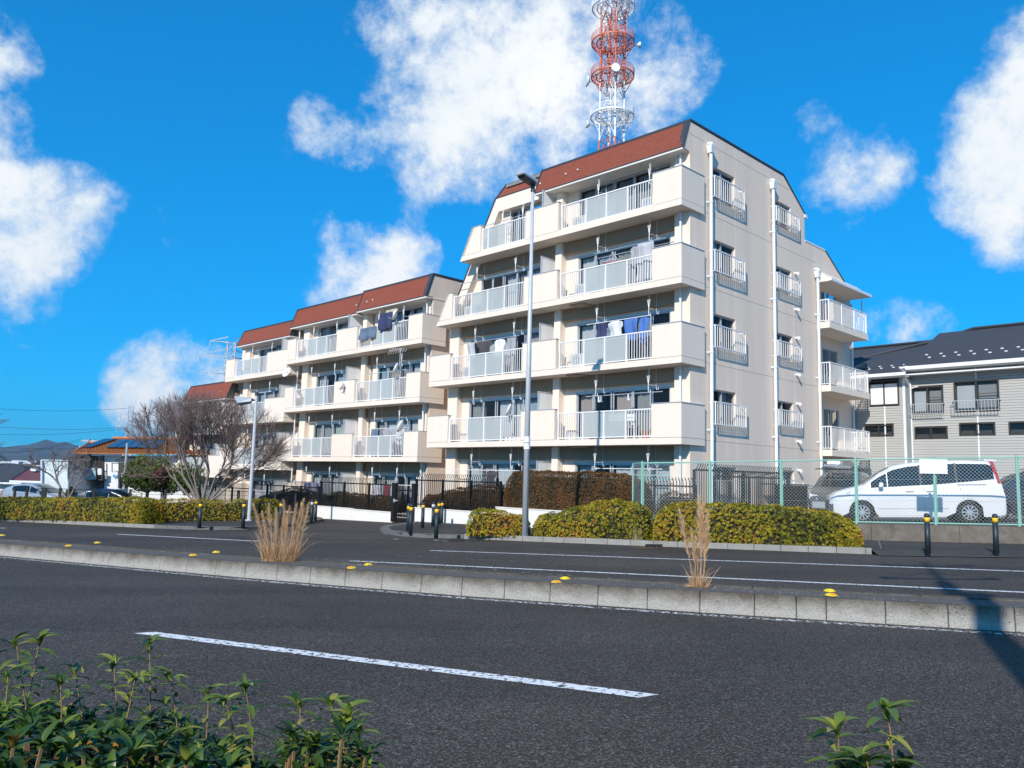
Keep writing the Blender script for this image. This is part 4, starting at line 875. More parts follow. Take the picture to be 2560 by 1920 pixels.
# ------------------------------------------------------------------ foliage
def leafmat(name, cols, rough=.5, trans=.25):
    m = bpy.data.materials.new(name); m.use_nodes = True; t = m.node_tree; n = t.nodes; l = t.links; p = n['Principled BSDF']
    a = n.new('ShaderNodeAttribute'); a.attribute_name = 'tone'; r = n.new('ShaderNodeValToRGB'); l.new(a.outputs['Fac'], r.inputs[0])
    e = r.color_ramp.elements
    for i, (pos, c) in enumerate(cols):
        q = e[i] if i < 2 else e.new(pos); q.position = pos; q.color = (*c, 1)
    l.new(r.outputs[0], p.inputs['Base Color']); p.inputs['Roughness'].default_value = rough; p.inputs['Specular IOR Level'].default_value = .35
    tr = n.new('ShaderNodeBsdfTranslucent'); l.new(r.outputs[0], tr.inputs[0]); mx = n.new('ShaderNodeMixShader'); mx.inputs[0].default_value = trans
    l.new(p.outputs[0], mx.inputs[1]); l.new(tr.outputs[0], mx.inputs[2]); l.new(mx.outputs[0], n['Material Output'].inputs[0]); return m
azalea_leaf = leafmat('azalea_leaf', [(0, (.045, .055, .008)), (.25, (.16, .18, .012)), (.5, (.38, .32, .018)), (.75, (.54, .40, .03)), (.87, (.48, .21, .025)), (1, (.36, .08, .02))])
brown_leaf = leafmat('juniper_leaf', [(0, (.016, .016, .006)), (.35, (.065, .045, .014)), (.7, (.17, .075, .022)), (1, (.27, .12, .035))], trans=.1)
green_leaf = leafmat('evergreen_leaf', [(0, (.02, .045, .008)), (.5, (.07, .12, .015)), (1, (.30, .30, .03))])
fore_leaf = leafmat('glossy_leaf', [(0, (.022, .050, .010)), (.5, (.055, .105, .016)), (.82, (.17, .23, .03)), (.93, (.34, .32, .05)), (1, (.40, .18, .04))], rough=.36, trans=.2)
far_leaf = leafmat('distant_leaf', [(0, (.018, .03, .014)), (.6, (.045, .055, .022)), (1, (.10, .085, .04))])
bark = mat('bark', (.27, .235, .21), .9, var=.35, vscale=14, bump=.5, bscale=30); twig_m = mat('twig', (.19, .135, .125), .9, var=.3, vscale=3); core_m = mat('inner_twigs', (.028, .024, .010), .95, var=.3, vscale=9)
def leaves(name, P, Nn, size, m, parent, per=5, tone=None, spread=.8, aspect=.38, jitter=.35):
    """rosettes of leaf blades at points P facing out along Nn; one mesh of quads"""
    n = len(P); Nn = Nn/np.maximum(np.linalg.norm(Nn, axis=1, keepdims=True), 1e-6)
    Nn = Nn+rng.normal(0, jitter, Nn.shape); Nn /= np.linalg.norm(Nn, axis=1, keepdims=True)
    h = np.where(np.abs(Nn[:, 2:3]) < .9, np.array([[0, 0, 1.]]), np.array([[1., 0, 0]])); U = np.cross(Nn, h); U /= np.linalg.norm(U, axis=1, keepdims=True); W = np.cross(Nn, U)
    ph = rng.uniform(0, 2*pi, n); sz = size*rng.uniform(.65, 1.25, n); V = []; T = []
    if tone is None: tone = rng.uniform(0, 1, n)
    for k in range(per):
        a = ph+2*pi*k/per+rng.normal(0, .2, n); rad = (U*np.cos(a)[:, None]+W*np.sin(a)[:, None]); lift_ = rng.uniform(.15, 1.1, n)[:, None]
        d = rad*spread+Nn*lift_; d /= np.linalg.norm(d, axis=1, keepdims=True); s = np.cross(d, Nn); s /= np.maximum(np.linalg.norm(s, axis=1, keepdims=True), 1e-6)
        L_ = sz[:, None]; p0 = P; tip = P+d*L_; mid = P+d*L_*.55; w = s*L_*aspect*.5
        V.append(np.stack([p0, mid-w+Nn*L_*.04, tip, mid+w+Nn*L_*.04], 1)); T.append(np.clip(tone+rng.normal(0, .10, n), 0, 1))
    V = np.concatenate(V).reshape(-1, 3); F = np.arange(len(V)).reshape(-1, 4)
    return npmesh(name, V, F, m, parent, attr=np.concatenate(T), kind='stuff')
def vnoise(P, s, seed=0):
    r = np.random.default_rng(seed); k = r.normal(0, 1, (6, 3))*s; ph = r.uniform(0, 6.28, 6)
    return sum(np.sin(P@k[i]+ph[i]) for i in range(6))/6
def clipped_hedge(name, path, hw, hfun, label, cat='hedge', group=None, m=azalea_leaf, size=.055, dens=420, zbase=0., core=core_m, tonef=None, per=5, pw=3.2, hang=0., aspect=.38, zf=None, leafname='foliage'):
    """hedge along a ground path: rounded section, leaf shell over a dark twiggy core"""
    root = empty(name, (path[0][0], path[0][1], gz(*path[0])+zbase), label=label, cat=cat, group=group)
    org = np.array(root.location)
    path = [np.array(p, float) for p in path]; seg = [np.linalg.norm(path[i+1]-path[i]) for i in range(len(path)-1)]; cum = np.concatenate([[0], np.cumsum(seg)]); Lt = cum[-1]
    def at(t):
        t = np.clip(t, 0, Lt-1e-6); i = np.clip(np.searchsorted(cum, t, side='right')-1, 0, len(seg)-1); u = (t-cum[i])/np.array(seg)[i]; pa = np.array(path)
        return pa[i]+(pa[i+1]-pa[i])*u[:, None], (pa[i+1]-pa[i])/np.array(seg)[i][:, None]
    def surf(t, th, k=1.):
        p, d = at(t); nn = np.stack([-d[:, 1], d[:, 0]], 1); H = hfun(t/Lt)*k
        endf = np.clip(np.minimum(t, Lt-t)/(hw*.9), 0, 1); endf = (1-(1-endf)**2.8)**.42
        cx, sx = np.cos(th), np.sin(th); W_ = hw*k*(.04+.96*endf); Hh = H*(.10+.90*endf)
        x = np.sign(cx)*np.abs(cx)**(2/pw)*W_; z = np.clip(np.sign(sx)*np.abs(sx)**(2/pw), 0, 1)*Hh
        xy = p+nn*x[:, None]; zb = gz(xy[:, 0], xy[:, 1])+zbase if zf is None else zf(xy)
        ends = np.where(t < hw, -1, np.where(t > Lt-hw, 1, 0))
        N_ = np.stack([nn[:, 0]*cx+d[:, 0]*ends*.5, nn[:, 1]*cx+d[:, 1]*ends*.5, sx*1.2], 1)
        return np.stack([xy[:, 0], xy[:, 1], zb+z], 1), N_
    Hm = float(np.mean(hfun(np.linspace(0, 1, 20)))); area = Lt*(2*Hm+2*hw); n = int(dens*area)
    t = np.where(rng.uniform(0, 1, n) < .16, np.where(rng.uniform(0, 1, n) < .5, rng.uniform(0, 1, n)**2*hw*.8, Lt-rng.uniform(0, 1, n)**2*hw*.8), rng.uniform(0, Lt, n)); tg = np.linspace(0, pi, 400); xg = np.sign(np.cos(tg))*np.abs(np.cos(tg))**(2/pw)*hw; zg = np.abs(np.sin(tg))**(2/pw)*Hm; cg = np.concatenate([[0], np.cumsum(np.hypot(np.diff(xg), np.diff(zg)))]); th = np.interp(rng.uniform(0, cg[-1], n), cg, tg); P_, N_ = surf(t, th)
    lump = vnoise(P_, 3.2, 3)*.09+vnoise(P_, 9, 5)*.05; inn = -np.abs(rng.normal(0, .045, n)); N1 = N_/np.linalg.norm(N_, axis=1, keepdims=True)
    P_ = P_+N1*(lump+inn+.02)[:, None]; P_[:, 2] = np.maximum(P_[:, 2], (gz(P_[:, 0], P_[:, 1])+zbase-hang if zf is None else zf(P_[:, :2])-hang)+.02)
    tone = np.clip(.5+vnoise(P_, 2.2, 8)*.45+rng.normal(0, .2, n), 0, 1) if tonef is None else tonef(P_, t/Lt)
    leaves(leafname, P_-org, N1, size, m, root, tone=tone, per=per, aspect=aspect)
    nt_, nh = max(8, int(Lt/.25)), 10; tt, hh = np.meshgrid(np.linspace(0.02, Lt-.02, nt_), np.linspace(0, pi, nh)); Pc, Nc = surf(tt.ravel(), hh.ravel(), .88)
    Pc = Pc+Nc/np.linalg.norm(Nc, axis=1, keepdims=True)*(vnoise(Pc, 3.2, 3)*.07)[:, None]-org
    i, j = np.meshgrid(np.arange(nt_-1), np.arange(nh-1)); a = (j*nt_+i).ravel(); F = np.stack([a, a+1, a+nt_+1, a+nt_], 1)
    npmesh('branches', Pc, F, core, root, smooth=True)
    return root
def PX(*pts, dz=0.): return [P2(G(x, y, dz)) for x, y in pts]
GB_ = 'clipped azalea bushes between kerb and pavement'
def shift(pl, w):
    return [tuple(p) for p in offset([np.array(q) for q in pl], w)]
aza = shift([P2(G(x, y, -.1)) for x, y in ((1158, 1349), (1308, 1353))], .55)
clipped_hedge('azalea_bush', aza, .50, lambda u: .66-.0*u+.05*np.sin(u*6), 'low yellow-green azalea bush left of the tall lamp post', 'bush', GB_, hang=.06)
aza = shift([P2(G(x, y, -.1)) for x, y in ((1318, 1351.5), (1460, 1357), (1606, 1363.5))], .62)
clipped_hedge('azalea_bush', aza, .60, lambda u: np.interp(u, [0, .25, .5, .72, 1], [.62, .68, .90, 1.02, .88]), 'azalea bush right of the tall lamp post, humped at its right end', 'bush', GB_, hang=.08)
aza = shift([P2(G(x, y, -.1)) for x, y in ((1622, 1365), (1850, 1373), (2150, 1384))], .68)
clipped_hedge('azalea_bush', aza, .66, lambda u: np.interp(u, [0, .1, .35, .7, .85, 1], [.75, .98, .98, .92, .80, .55]), 'longest yellow-green azalea bush, in front of the green mesh fence', 'bush', GB_, hang=.08)
aza = shift([P2(G(x, y, -.1)) for x, y in ((-260, 1290), (0, 1303), (180, 1311), (345, 1318.5))], .60)
clipped_hedge('azalea_hedge', aza, .58, lambda u: .84+.04*np.sin(u*9), 'long straight azalea hedge at the left edge along the road', 'hedge', GB_, hang=.06, dens=330)
aza = [P2(G(x, y, 0)) for x, y in ((375, 1303), (560, 1301), (700, 1299))]
clipped_hedge('azalea_hedge', aza, .50, lambda u: .80+.02*np.sin(u*9), 'azalea hedge behind the bollards, under the bare tree and beside the smaller lamp post', 'hedge', GB_, dens=300)
GH_ = 'brown winter conifer hedges in front of the blocks'
def BZ(z): return lambda xy: np.full(len(xy), z)
def bp(*sn): return [P2(B(s, n, 0)) for s, n in sn]
bt = lambda P_, u: np.clip(.55+vnoise(P_, 2.5, 4)*.35+(P_[:, 2]-1.0)*.12+rng.normal(0, .18, len(P_)), 0, 1)
clipped_hedge('brown_hedge', bp((.35, -1.35), (3.2, -1.35), (6.35, -1.35)), .72, lambda u: np.interp(u, [0, .08, .2, .8, 1], [.90, 1.15, 1.30, 1.30, 1.22]), 'tall brown conifer hedge on the white wall, crossed by the lamp post shadow', 'hedge', GH_, m=brown_leaf, size=.045, dens=1000, zf=BZ(.44), tonef=bt, per=4, pw=4, aspect=.3)
clipped_hedge('brown_hedge', bp((6.4, -1.5), (8.2, -1.5), (11.2, -1.5)), .42, lambda u: np.interp(u, [0, .3, .6, .8, 1], [.90, .98, .80, .62, .45]), 'brown mounded hedge with iron pickets above, just right of the gate', 'hedge', GH_, m=brown_leaf, size=.045, dens=900, zf=BZ(.20), tonef=bt, per=4, aspect=.3)
clipped_hedge('brown_hedge', bp((13.1, -1.3), (15.5, -1.3), (18.6, -1.3)), .45, lambda u: np.interp(u, [0, .5, .9, 1], [.62, .68, .75, .6]), 'low dark brown hedge behind the pickets, just left of the gate', 'hedge', GH_, m=brown_leaf, size=.045, dens=700, zf=BZ(-.10), tonef=bt, per=4, aspect=.3)
clipped_hedge('brown_hedge', bp((19.0, -1.3), (22, -1.3), (25.4, -1.3)), .6, lambda u: np.interp(u, [0, .5, 1], [.85, 1.15, .5]), 'rounded dark hedge behind the pickets below the pale pink sheet', 'hedge', GH_, m=brown_leaf, size=.045, dens=500, zf=BZ(-.40), tonef=lambda P_, u: np.clip(.25+rng.normal(0, .15, len(P_)), 0, 1), per=4, aspect=.3)
clipped_hedge('dark_hedge', bp((-1.2, -.9), (.2, -1.0)), .5, lambda u: .95+0*u, 'dark hedge seen through the green mesh fence beside the block corner', 'hedge', GH_, m=brown_leaf, size=.045, dens=600, zf=BZ(.2), tonef=lambda P_, u: np.clip(.3+rng.normal(0, .15, len(P_)), 0, 1), per=4, aspect=.3)

# ------------------------------------------------------------------ white walls and iron fence
def wallrun(segs, label):
    t = empty('boundary_wall', B(0, 0, 0), BROT, label=label, cat='wall', group='low white walls under the hedges')
    b = MB()
    for s0, s1, n0, n1, z0, z1 in segs: b.bb(s0, s1, n0, n1, z0, z1)
    b.build('wall_body', whitewall, t)
    b = MB()
    for s0, s1, n0, n1, z0, z1 in segs: b.bb(s0-.01, s1+.01, n0-.02, n1+.02, z1+.001, z1+.035)
    b.build('coping', whitewall, t)
wallrun([(.3, 6.45, -2.15, -2.0, -1, .43)], 'higher white wall under the tall brown hedge, behind the azalea bushes')
wallrun([(6.46, 11.35, -2.0, -1.85, -1.2, .20)], 'low white wall right of the iron gate behind the bollards')
wallrun([(12.85, 15.9, -2.0, -1.85, -1.4, -.07), (15.912, 19.0, -2.0, -1.85, -1.4, -.04)], 'low white wall left of the iron gate with branch shadows')
def picket_fence(s0, s1, n, z0, z1, label, root=None, own=True):
    t = empty('iron_fence', B(0, 0, 0), BROT, label=label, cat='fence', group='black iron fences with bent picket tops')
    b = MB(); b.bb(s0, s1, n-.02, n+.02, z1-.30, z1-.25); b.build('top_rail', black_m, t)
    b = MB(); b.bb(s0, s1, n-.02, n+.02, z0+.12, z0+.17); b.build('bottom_rail', black_m, t)
    k = max(1, int(round((s1-s0)/1.9)))
    for i in range(k+1):
        s = s0+.04+(s1-s0-.08)*i/k; b = MB(); b.bb(s-.035, s+.035, n-.035+.06, n+.035+.06, z0-.3, z1-.22); b.build('post', black_m, t)
    b = MB(); m_ = int((s1-s0)/.118)
    for i in range(m_):
        s = s0+.06+(s1-s0-.12)*i/max(1, m_-1); x = -s
        b.box(x-.012, x+.012, n-.035, n-.020, z0+.05, z1-.18)
        b.hexa([(x-.012, n-.035, z1-.18), (x+.012, n-.035, z1-.18), (x+.012, n-.020, z1-.18), (x-.012, n-.020, z1-.18), (x-.012, n-.065, z1-.09), (x+.012, n-.065, z1-.09), (x+.012, n-.05, z1-.09), (x-.012, n-.05, z1-.09)])
        b.hexa([(x-.012, n-.065, z1-.09), (x+.012, n-.065, z1-.09), (x+.012, n-.05, z1-.09), (x-.012, n-.05, z1-.09), (x-.010, n-.125, z1-.015), (x+.010, n-.125, z1-.015), (x+.010, n-.11, z1), (x-.010, n-.11, z1)])
    b.build('pickets', black_m, t, kind='stuff'); return t
picket_fence(-1.0, 6.3, -.75, .35, 1.66, 'black iron fence mostly hidden behind the tall brown hedge and the green mesh')
picket_fence(6.45, 11.45, -1.95, .22, 1.60, 'black iron fence over the hedge right of the gate')
picket_fence(12.8, 18.7, -1.95, -.05, 1.36, 'black iron fence left of the gate with a brown hedge behind')
picket_fence(18.8, 25.5, -1.95, -.3, 1.10, 'black iron fence below the pale pink sheet')
picket_fence(25.6, 34.0, -1.95, -.6, .86, 'leftmost black iron fence, behind the bare tree')
# gate
t = empty('iron_gate', B(12.1, -1.95, 0), BROT, label='black iron garden gate between two tall square posts', cat='gate')
for x, w in ((-.72, .11), (.62, .11)): b = MB(); b.box(x-w, x+w, -.08, .10, -.42, 1.18); b.build('gate_post', black_m, t)
b = MB(); b.box(-.58, .48, -.02, .02, .0+-.30, -.25); b.box(-.58, .48, -.02, .02, .86, .91); b.box(-.58, -.53, -.02, .02, -.30, .91); b.box(.43, .48, -.02, .02, -.30, .91); b.build('gate_frame', black_m, t)
b = MB(); [b.box(-.5+.105*i-.011, -.5+.105*i+.011, -.01, .01, -.25, 1.02) for i in range(9)]; b.build('gate_bars', black_m, t, kind='stuff')
b = MB(); b.box(-.64, -.40, -.09, -.06, .43, .47); b.box(-.66, -.60, -.10, -.04, .38, .52); b.build('latch', alu, t)
# taller fence along the end wall and a bicycle shelter screen in its shade
def side_fence(p0, p1, z0, z1, label):
    p0 = np.array(p0); p1 = np.array(p1); L_ = np.linalg.norm(p1-p0); a = atan2(*(p1-p0)[::-1])
    t = empty('iron_fence', (p0[0], p0[1], 0), a, label=label, cat='fence', group='black iron fences with bent picket tops')
    b = MB(); b.box(0, L_, -.02, .02, z1-.24, z1-.18); b.build('top_rail', black_m, t); b = MB(); b.box(0, L_, -.02, .02, z0+.15, z0+.21); b.build('bottom_rail', black_m, t)
    for i in range(3): x = .03+(L_-.06)*i/2; b = MB(); b.box(x-.035, x+.035, .03, .10, z0-.4, z1-.2); b.build('post', black_m, t)
    b = MB(); m_ = int(L_/.11)
    for i in range(m_):
        x = .05+(L_-.1)*i/(m_-1); b.box(x-.012, x+.012, -.035, -.020, z0, z1-.15)
        b.hexa([(x-.012, -.035, z1-.15), (x+.012, -.035, z1-.15), (x+.012, -.02, z1-.15), (x-.012, -.02, z1-.15), (x-.010, -.115, z1-.02), (x+.010, -.115, z1-.02), (x+.010, -.10, z1), (x-.010, -.10, z1)])
    b.build('pickets', black_m, t, kind='stuff')
side_fence(P2(VP(1738, 1170, 25.6)), P2(VP(1975, 1170, 28.6)), .35, 2.12, 'tall black iron fence behind the green mesh, beside the end wall')
side_fence(P2(VP(1790, 1170, 27.0)), P2(VP(1955, 1170, 29.6)), .35, 1.95, 'second tall black fence close to the end wall, behind the first')
t = empty('bike_shelter', B(-.75, 5.0, .3), BROT, label='dark slatted screen box against the end wall behind the fences', cat='shelter')
b = MB()
for i in range(12): b.box(-.1, -.07, .0+.22*i, .0+.22*i+.17, 0, 1.2)
b.build('slat', black_m, t, kind='stuff')
b = MB(); b.box(-.6, -.07, -.05, 2.7, 1.21, 1.25); b.build('shelf', black_m, t)

# ------------------------------------------------------------------ parking place, kerb wall and green mesh fence
FP0 = np.array([3.98, 24.45]); FA = radians(107.38); FD = np.array([sin(FA), cos(FA)]); FSP = 1.98
def lot_z(x, y): return gz(x, y)+.42
lotp = [tuple(FP0+FD*s+np.array([FD[1]*-.0, 0])) for s in (-.2, 24)]+[(40, 50), (12, 46), (4.6, 27.6)]
b = MB(); b.poly([(x, y, lot_z(x, y)) for x, y in lotp]); tag(b.build('parking_ground', lot_m), kind='structure')
t = empty('retaining_wall', (FP0[0], FP0[1], 0), pi/2-FA, label='stained low concrete wall carrying the green mesh fence', cat='wall')
b = MB(); a = (0, -.10); L_ = 26.
Pn = np.array([-FD[1], FD[0]])*-1      # towards the road
def fpt(s, o, z): p = FP0+FD*s+np.array([-FD[1], FD[0]])*o; return (p[0], p[1], z)
b = MB(); K = 12
for i in range(K):
    s0, s1 = L_*i/K-.2, L_*(i+1)/K-.2
    q = []
    for s, o in ((s0, -.14), (s1-.01, -.14), (s1-.01, .16), (s0, .16)): x, y, _ = fpt(s, o, 0); q.append((x, y, gz(x, y)-.4))
    for s, o in ((s0, -.12), (s1-.01, -.12), (s1-.01, .16), (s0, .16)): x, y, _ = fpt(s, o, 0); q.append((x, y, lot_z(x, y)+.02))
    bb2 = MB(); bb2.hexa(q); o = bb2.build('wall_segment', wallconc); o.parent = t; o.matrix_parent_inverse = Matrix.LocRotScale(t.location, t.rotation_euler, None).inverted()
ft = empty('mesh_fence', (0, 0, 0), label='green chain-link fence with green posts in front of the parked cars', cat='fence')
zt_of = lambda s: lot_z(*fpt(s, 0, 0)[:2])
def ztop_(s): return 2.06+.068*s/1.98
NP = 12
for k in range(-0, NP):
    s = k*FSP; x, y, _ = fpt(s, 0, 0); b = MB(); b.tube((x, y, zt_of(s)-.1), (x, y, ztop_(s)+.04), .032, n=10); b.tube((x, y, ztop_(s)+.04), (x, y, ztop_(s)+.05), .034, n=10); b.build('post', green_m, ft)
    x2, y2, _ = fpt(s+.045, .02, 0); 
    b = MB(); b.tube((x2, y2, zt_of(s)+.05), (x2, y2, ztop_(s)-.02), .014, n=6); b.build('stile', green_m, ft)
for k in range(NP-1):
    s0, s1 = k*FSP+.03, (k+1)*FSP-.03
    for f0, f1, r in ((lambda s: ztop_(s)-.01, 0, .022), (lambda s: zt_of(s)+.07, 0, .02)):
        a_, c_ = fpt(s0, 0, f0(s0)), fpt(s1, 0, f0(s1)); b = MB(); b.tube(a_, c_, r, n=6); b.build('rail', green_m, ft)
    b = MB(); W_ = s1-s0; zb0 = zt_of(s0)+.09; H_ = ztop_(s0)-.03-zb0; pz = .098; sl = (ztop_(s1)-ztop_(s0))/W_
    for sg in (1, -1):
        i = -int(H_/pz)-1
        while i*pz < W_:
            c0 = i*pz
            # wire from (c0, 0) rising at 45 deg
            ua, ub = max(0, c0), min(W_, c0+H_)
            if ub > ua+.01:
                za, zb2 = ua-c0, ub-c0
                if sg < 0: ua2, ub2 = W_-ua, W_-ub
                else: ua2, ub2 = ua, ub
                b.tube(fpt(s0+ua2, .012*sg, zb0+za+sl*ua2), fpt(s0+ub2, .012*sg, zb0+zb2+sl*ub2), .0030, n=3, cap=False)
            i += 1
    for h in (.33, .68): b.tube(fpt(s0, .0, zb0+H_*h), fpt(s1, .0, zb0+H_*h+sl*W_), .003, n=3, cap=False)
    b.build('chain_link', wire_m, ft, kind='stuff')
# short return towards the building
b = MB(); a_ = FP0; e_ = FP0+np.array([-.16, .75]); zb_, zt_ = gz(*FP0)+.2, 2.05
b.tube((*e_, zb_), (*e_, zt_), .025, n=8); b.build('post', green_m, ft); b = MB(); b.tube((*a_, zt_), (*e_, zt_), .02, n=6); b.build('rail', green_m, ft)
b = MB()
dd = (e_-a_); LL = np.linalg.norm(dd)
for i in range(-18, 12):
    for sg in (1, -1):
        u0, u1 = max(0, i*.098), min(LL, i*.098+(zt_-zb_))
        if u1 > u0:
            z0, z1 = zb_+u0-i*.098, zb_+u1-i*.098; f = (lambda u: a_+dd*(u/LL)) if sg > 0 else (lambda u: a_+dd*(1-u/LL)); b.tube((*f(u0), z0), (*f(u1), z1), .003, n=3, cap=False)
b.build('chain_link', wire_m, ft, kind='stuff')
# blank white board tied on the fence
bs = 4.0*FSP; b = MB(); q = [fpt(bs-.36, -.05, 0), fpt(bs+.27+.05, -.05, 0), fpt(bs+.32, -.035, 0), fpt(bs-.36, -.035, 0)]
tag((lambda: (b.hexa([(x, y, ztop_(bs)-.42) for x, y, _ in q]+[(x, y, ztop_(bs)-.03) for x, y, _ in q]), b.build('notice_board', white_al))[1])(), 'blank white board tied to the top of the green mesh fence', 'board')

# ------------------------------------------------------------------ bollards
BG = 'dark blue bollards with a yellow band'
def bollard(px, py, label, white=False):
    p = G(px, py, 0.); t = empty('bollard', p, label=label, cat='bollard', group=BG if not white else BG)
    b = MB(); b.lathe([(.060, -.02), (.058, .665)], 16); b.build('post', boll_m, t, smooth=False)
    b = MB(); b.lathe([(.060, .666), (.060, .765)], 16); b.build('band', band_w if white else band_y, t)
    b = MB(); b.lathe([(.058, .766), (.060, .80), (.050, .835), (.030, .852), (.005, .857)], 16); b.build('cap', boll_m, t, smooth=True)
    for o in t.children:
        for p_ in o.data.polygons: p_.use_smooth = len(p_.vertices) == 4
BL = [((2320, 1381), 'bollard in front of the white minivan, the left one of the two right-hand bollards', 0), ((2491, 1382), 'rightmost bollard, in front of the minivan rear wheel', 0), ((1090, 1344), 'nearest bollard of the middle cluster, beside the drain opening', 0), ((1026, 1334), 'bollard at the rounded pavement corner, front of the leftmost pair in the middle cluster', 0), ((1056, 1320), 'second-row bollard standing alone in the middle cluster', 0),
 ((1082, 1316), 'bollard with the pale band in the middle cluster', 1), ((1096, 1311), 'bollard just right of the pale-banded one in the middle cluster', 0), ((1104, 1308), 'farthest bollard of the middle cluster, nearest the white wall', 0), ((1020, 1327), 'bollard half hidden behind the one at the rounded pavement corner', 0),
 ((607, 1319), 'bollard left of the smaller lamp post, in front of the hedge', 0), ((700, 1315), 'bollard partly behind the tall dry grass clump', 0), ((753, 1310), 'bollard just right of the dry grass, left of the pale-banded one', 0), ((778, 1306), 'pale-banded bollard at the left pavement corner', 1), ((788, 1302), 'rearmost bollard of the left group beside the pale-banded one', 0), ((498, 1319), 'leftmost bollard, in front of the bare tree trunk', 0)]
for (x, y), lab, w_ in BL: bollard(x, y, lab, w_)
# short dark stake against the white wall
b = MB(); b.box(-.03, .03, -.02, .02, 0, .36); b.prism([(-.03, -.02, .36), (.03, -.02, .36), (0, -.02, .42)], (0, .04, 0)); o = b.build('marker_stake', boll_m); o.location = tuple(G(1123, 1306)); tag(o, 'short dark stake standing against the white wall right of the bollards', 'stake')

# ------------------------------------------------------------------ lamp posts
lampm = mat('lamp_post_metal', (.55, .58, .62), .45, metal=.1, var=.15, vscale=6)
p = G(1312, 1345, -.02); q = VP(1337, 450, p[1]); t = empty('street_lamp', p, label='tall grey tapered street lamp in front of the near block', cat='street lamp')
H_ = q[2]-p[2]; dx = (q[0]-p[0])/H_*.0
b = MB(); b.lathe([(.092, 0), (.043, H_-.35)], 18); o = b.build('pole', lampm, t, smooth=False)
for p_ in o.data.polygons: p_.use_smooth = len(p_.vertices) == 4
b = MB(); b.tube((0, 0, H_-.36), (0, 0, H_-.05), .062, n=12); b.tube((0, 0, H_-.14), (-.12, -.16, H_-.06), .05, n=8); b.build('spigot', MATS['dark_trim'], t)
hd = Vector((-.52, -.60, 0)).normalized(); hy = Vector((-hd.y, hd.x, 0)); b = MB()
def hp(a, c, z): v = hd*a+hy*c; return (v.x, v.y, H_+z)
b.hexa([hp(-.10, -.13, -.10), hp(.62, -.15, -.02), hp(.62, .15, -.02), hp(-.10, .13, -.10), hp(-.10, -.11, .02), hp(.60, -.13, .05), hp(.60, .13, .05), hp(-.10, .11, .02)]); b.build('lamp_head', alu, t, bevel=.02)
b = MB(); b.hexa([hp(.0, -.11, -.16), hp(.50, -.12, -.09), hp(.50, .12, -.09), hp(.0, .11, -.16), hp(.0, -.12, -.10), hp(.55, -.13, -.035), hp(.55, .13, -.035), hp(.0, .12, -.10)]); b.build('lens', MATS['dark_trim'], t)
b = MB(); b.lathe([(.092, 0), (.092, .16)], 18, o=(0, 0, 2.45)); b.lathe([(.091, 0), (.091, .16)], 18, o=(0, 0, 2.64)); b.build('sticker_band', white_al, t)
tp = G(622, 1302); t = empty('street_lamp', (tp[0], tp[1], gz(tp[0], tp[1])), label='smaller galvanised lamp post with a boxy head, beside the bare tree', cat='street lamp')
b = MB(); b.lathe([(.075, 0), (.055, 5.0)], 14); b.lathe([(.16, 0), (.16, .05)], 8); o = b.build('pole', lampm, t)
b = MB(); b.lathe([(.075, 4.98), (.075, 5.10), (.04, 5.13)], 12); b.build('collar', MATS['dark_trim'], t)
b = MB(); b.hexa([(-.70, -.20, 4.64), (-.18, -.12, 4.72), (-.18, .12, 4.72), (-.70, .20, 4.64), (-.84, -.23, 4.92), (-.14, -.10, 4.88), (-.14, .10, 4.88), (-.84, .23, 4.92)]); b.build('lamp_head', alu, t, bevel=.02); b = MB(); b.hexa([(-.64, -.17, 4.58), (-.22, -.10, 4.67), (-.22, .10, 4.67), (-.64, .17, 4.58), (-.66, -.19, 4.635), (-.22, -.11, 4.712), (-.22, .11, 4.712), (-.66, .19, 4.635)]); b.build('lens', MATS['dark_trim'], t)
b = MB(); b.tube((-.16, 0, 4.80), (0, 0, 4.80), .04, n=8); b.build('arm', MATS['dark_trim'], t)

# ------------------------------------------------------------------ utility pole beside the camera: only its shadow and a drooping cable sleeve come into view
up_ = np.array([1.15, -.45]); t = empty('utility_pole', (*up_, gz(*up_)), label='concrete utility pole whose long shadow crosses the road at the right', cat='utility pole')
b = MB(); b.lathe([(.17, 0), (.135, 9.0)], 20); b.build('pole', concrete, t); b = MB(); b.lathe([(.06, 9.0), (.05, 11.6)], 10); b.build('pole_extension', steel, t)
b = MB(); b.box(-.85, .85, -.04, .04, 10.9, 10.98); b.build('crossarm', steel, t); b = MB(); b.box(-1.0, 1.0, -.04, .04, 9.3, 9.38); b.build('crossarm', steel, t)
b = MB(); b.tube((-.9, 0, 9.34), (0, 0, 10.1), .02, n=6); b.tube((.9, 0, 9.34), (0, 0, 10.1), .02, n=6); b.build('brace', steel, t)
for x, z in ((-.8, 11.0), (.8, 11.0), (-.9, 9.4), (.9, 9.4)): b = MB(); b.lathe([(.03, 0), (.07, .03), (.04, .07), (.07, .11), (.03, .16)], 10, o=(x, 0, z)); b.build('insulator', white_al, t)
b = MB(); b.tube((.28, -.1, 7.3), (.28, -.1, 8.1), .19, n=16); b.build('transformer', steel, t)
def wire(pts, r, lab, sag=.3, grp='overhead wires', name='overhead_wire', m=black_m, n=14):
    a, c = np.array(pts[0], float), np.array(pts[1], float); P_ = []
    for i in range(n+1): u = i/n; q = a+(c-a)*u; q[2] -= sag*4*u*(1-u); P_.append(q)
    b = MB(); b.path(P_, r, 4); return tag(b.build(name, m), lab, 'wire', grp)

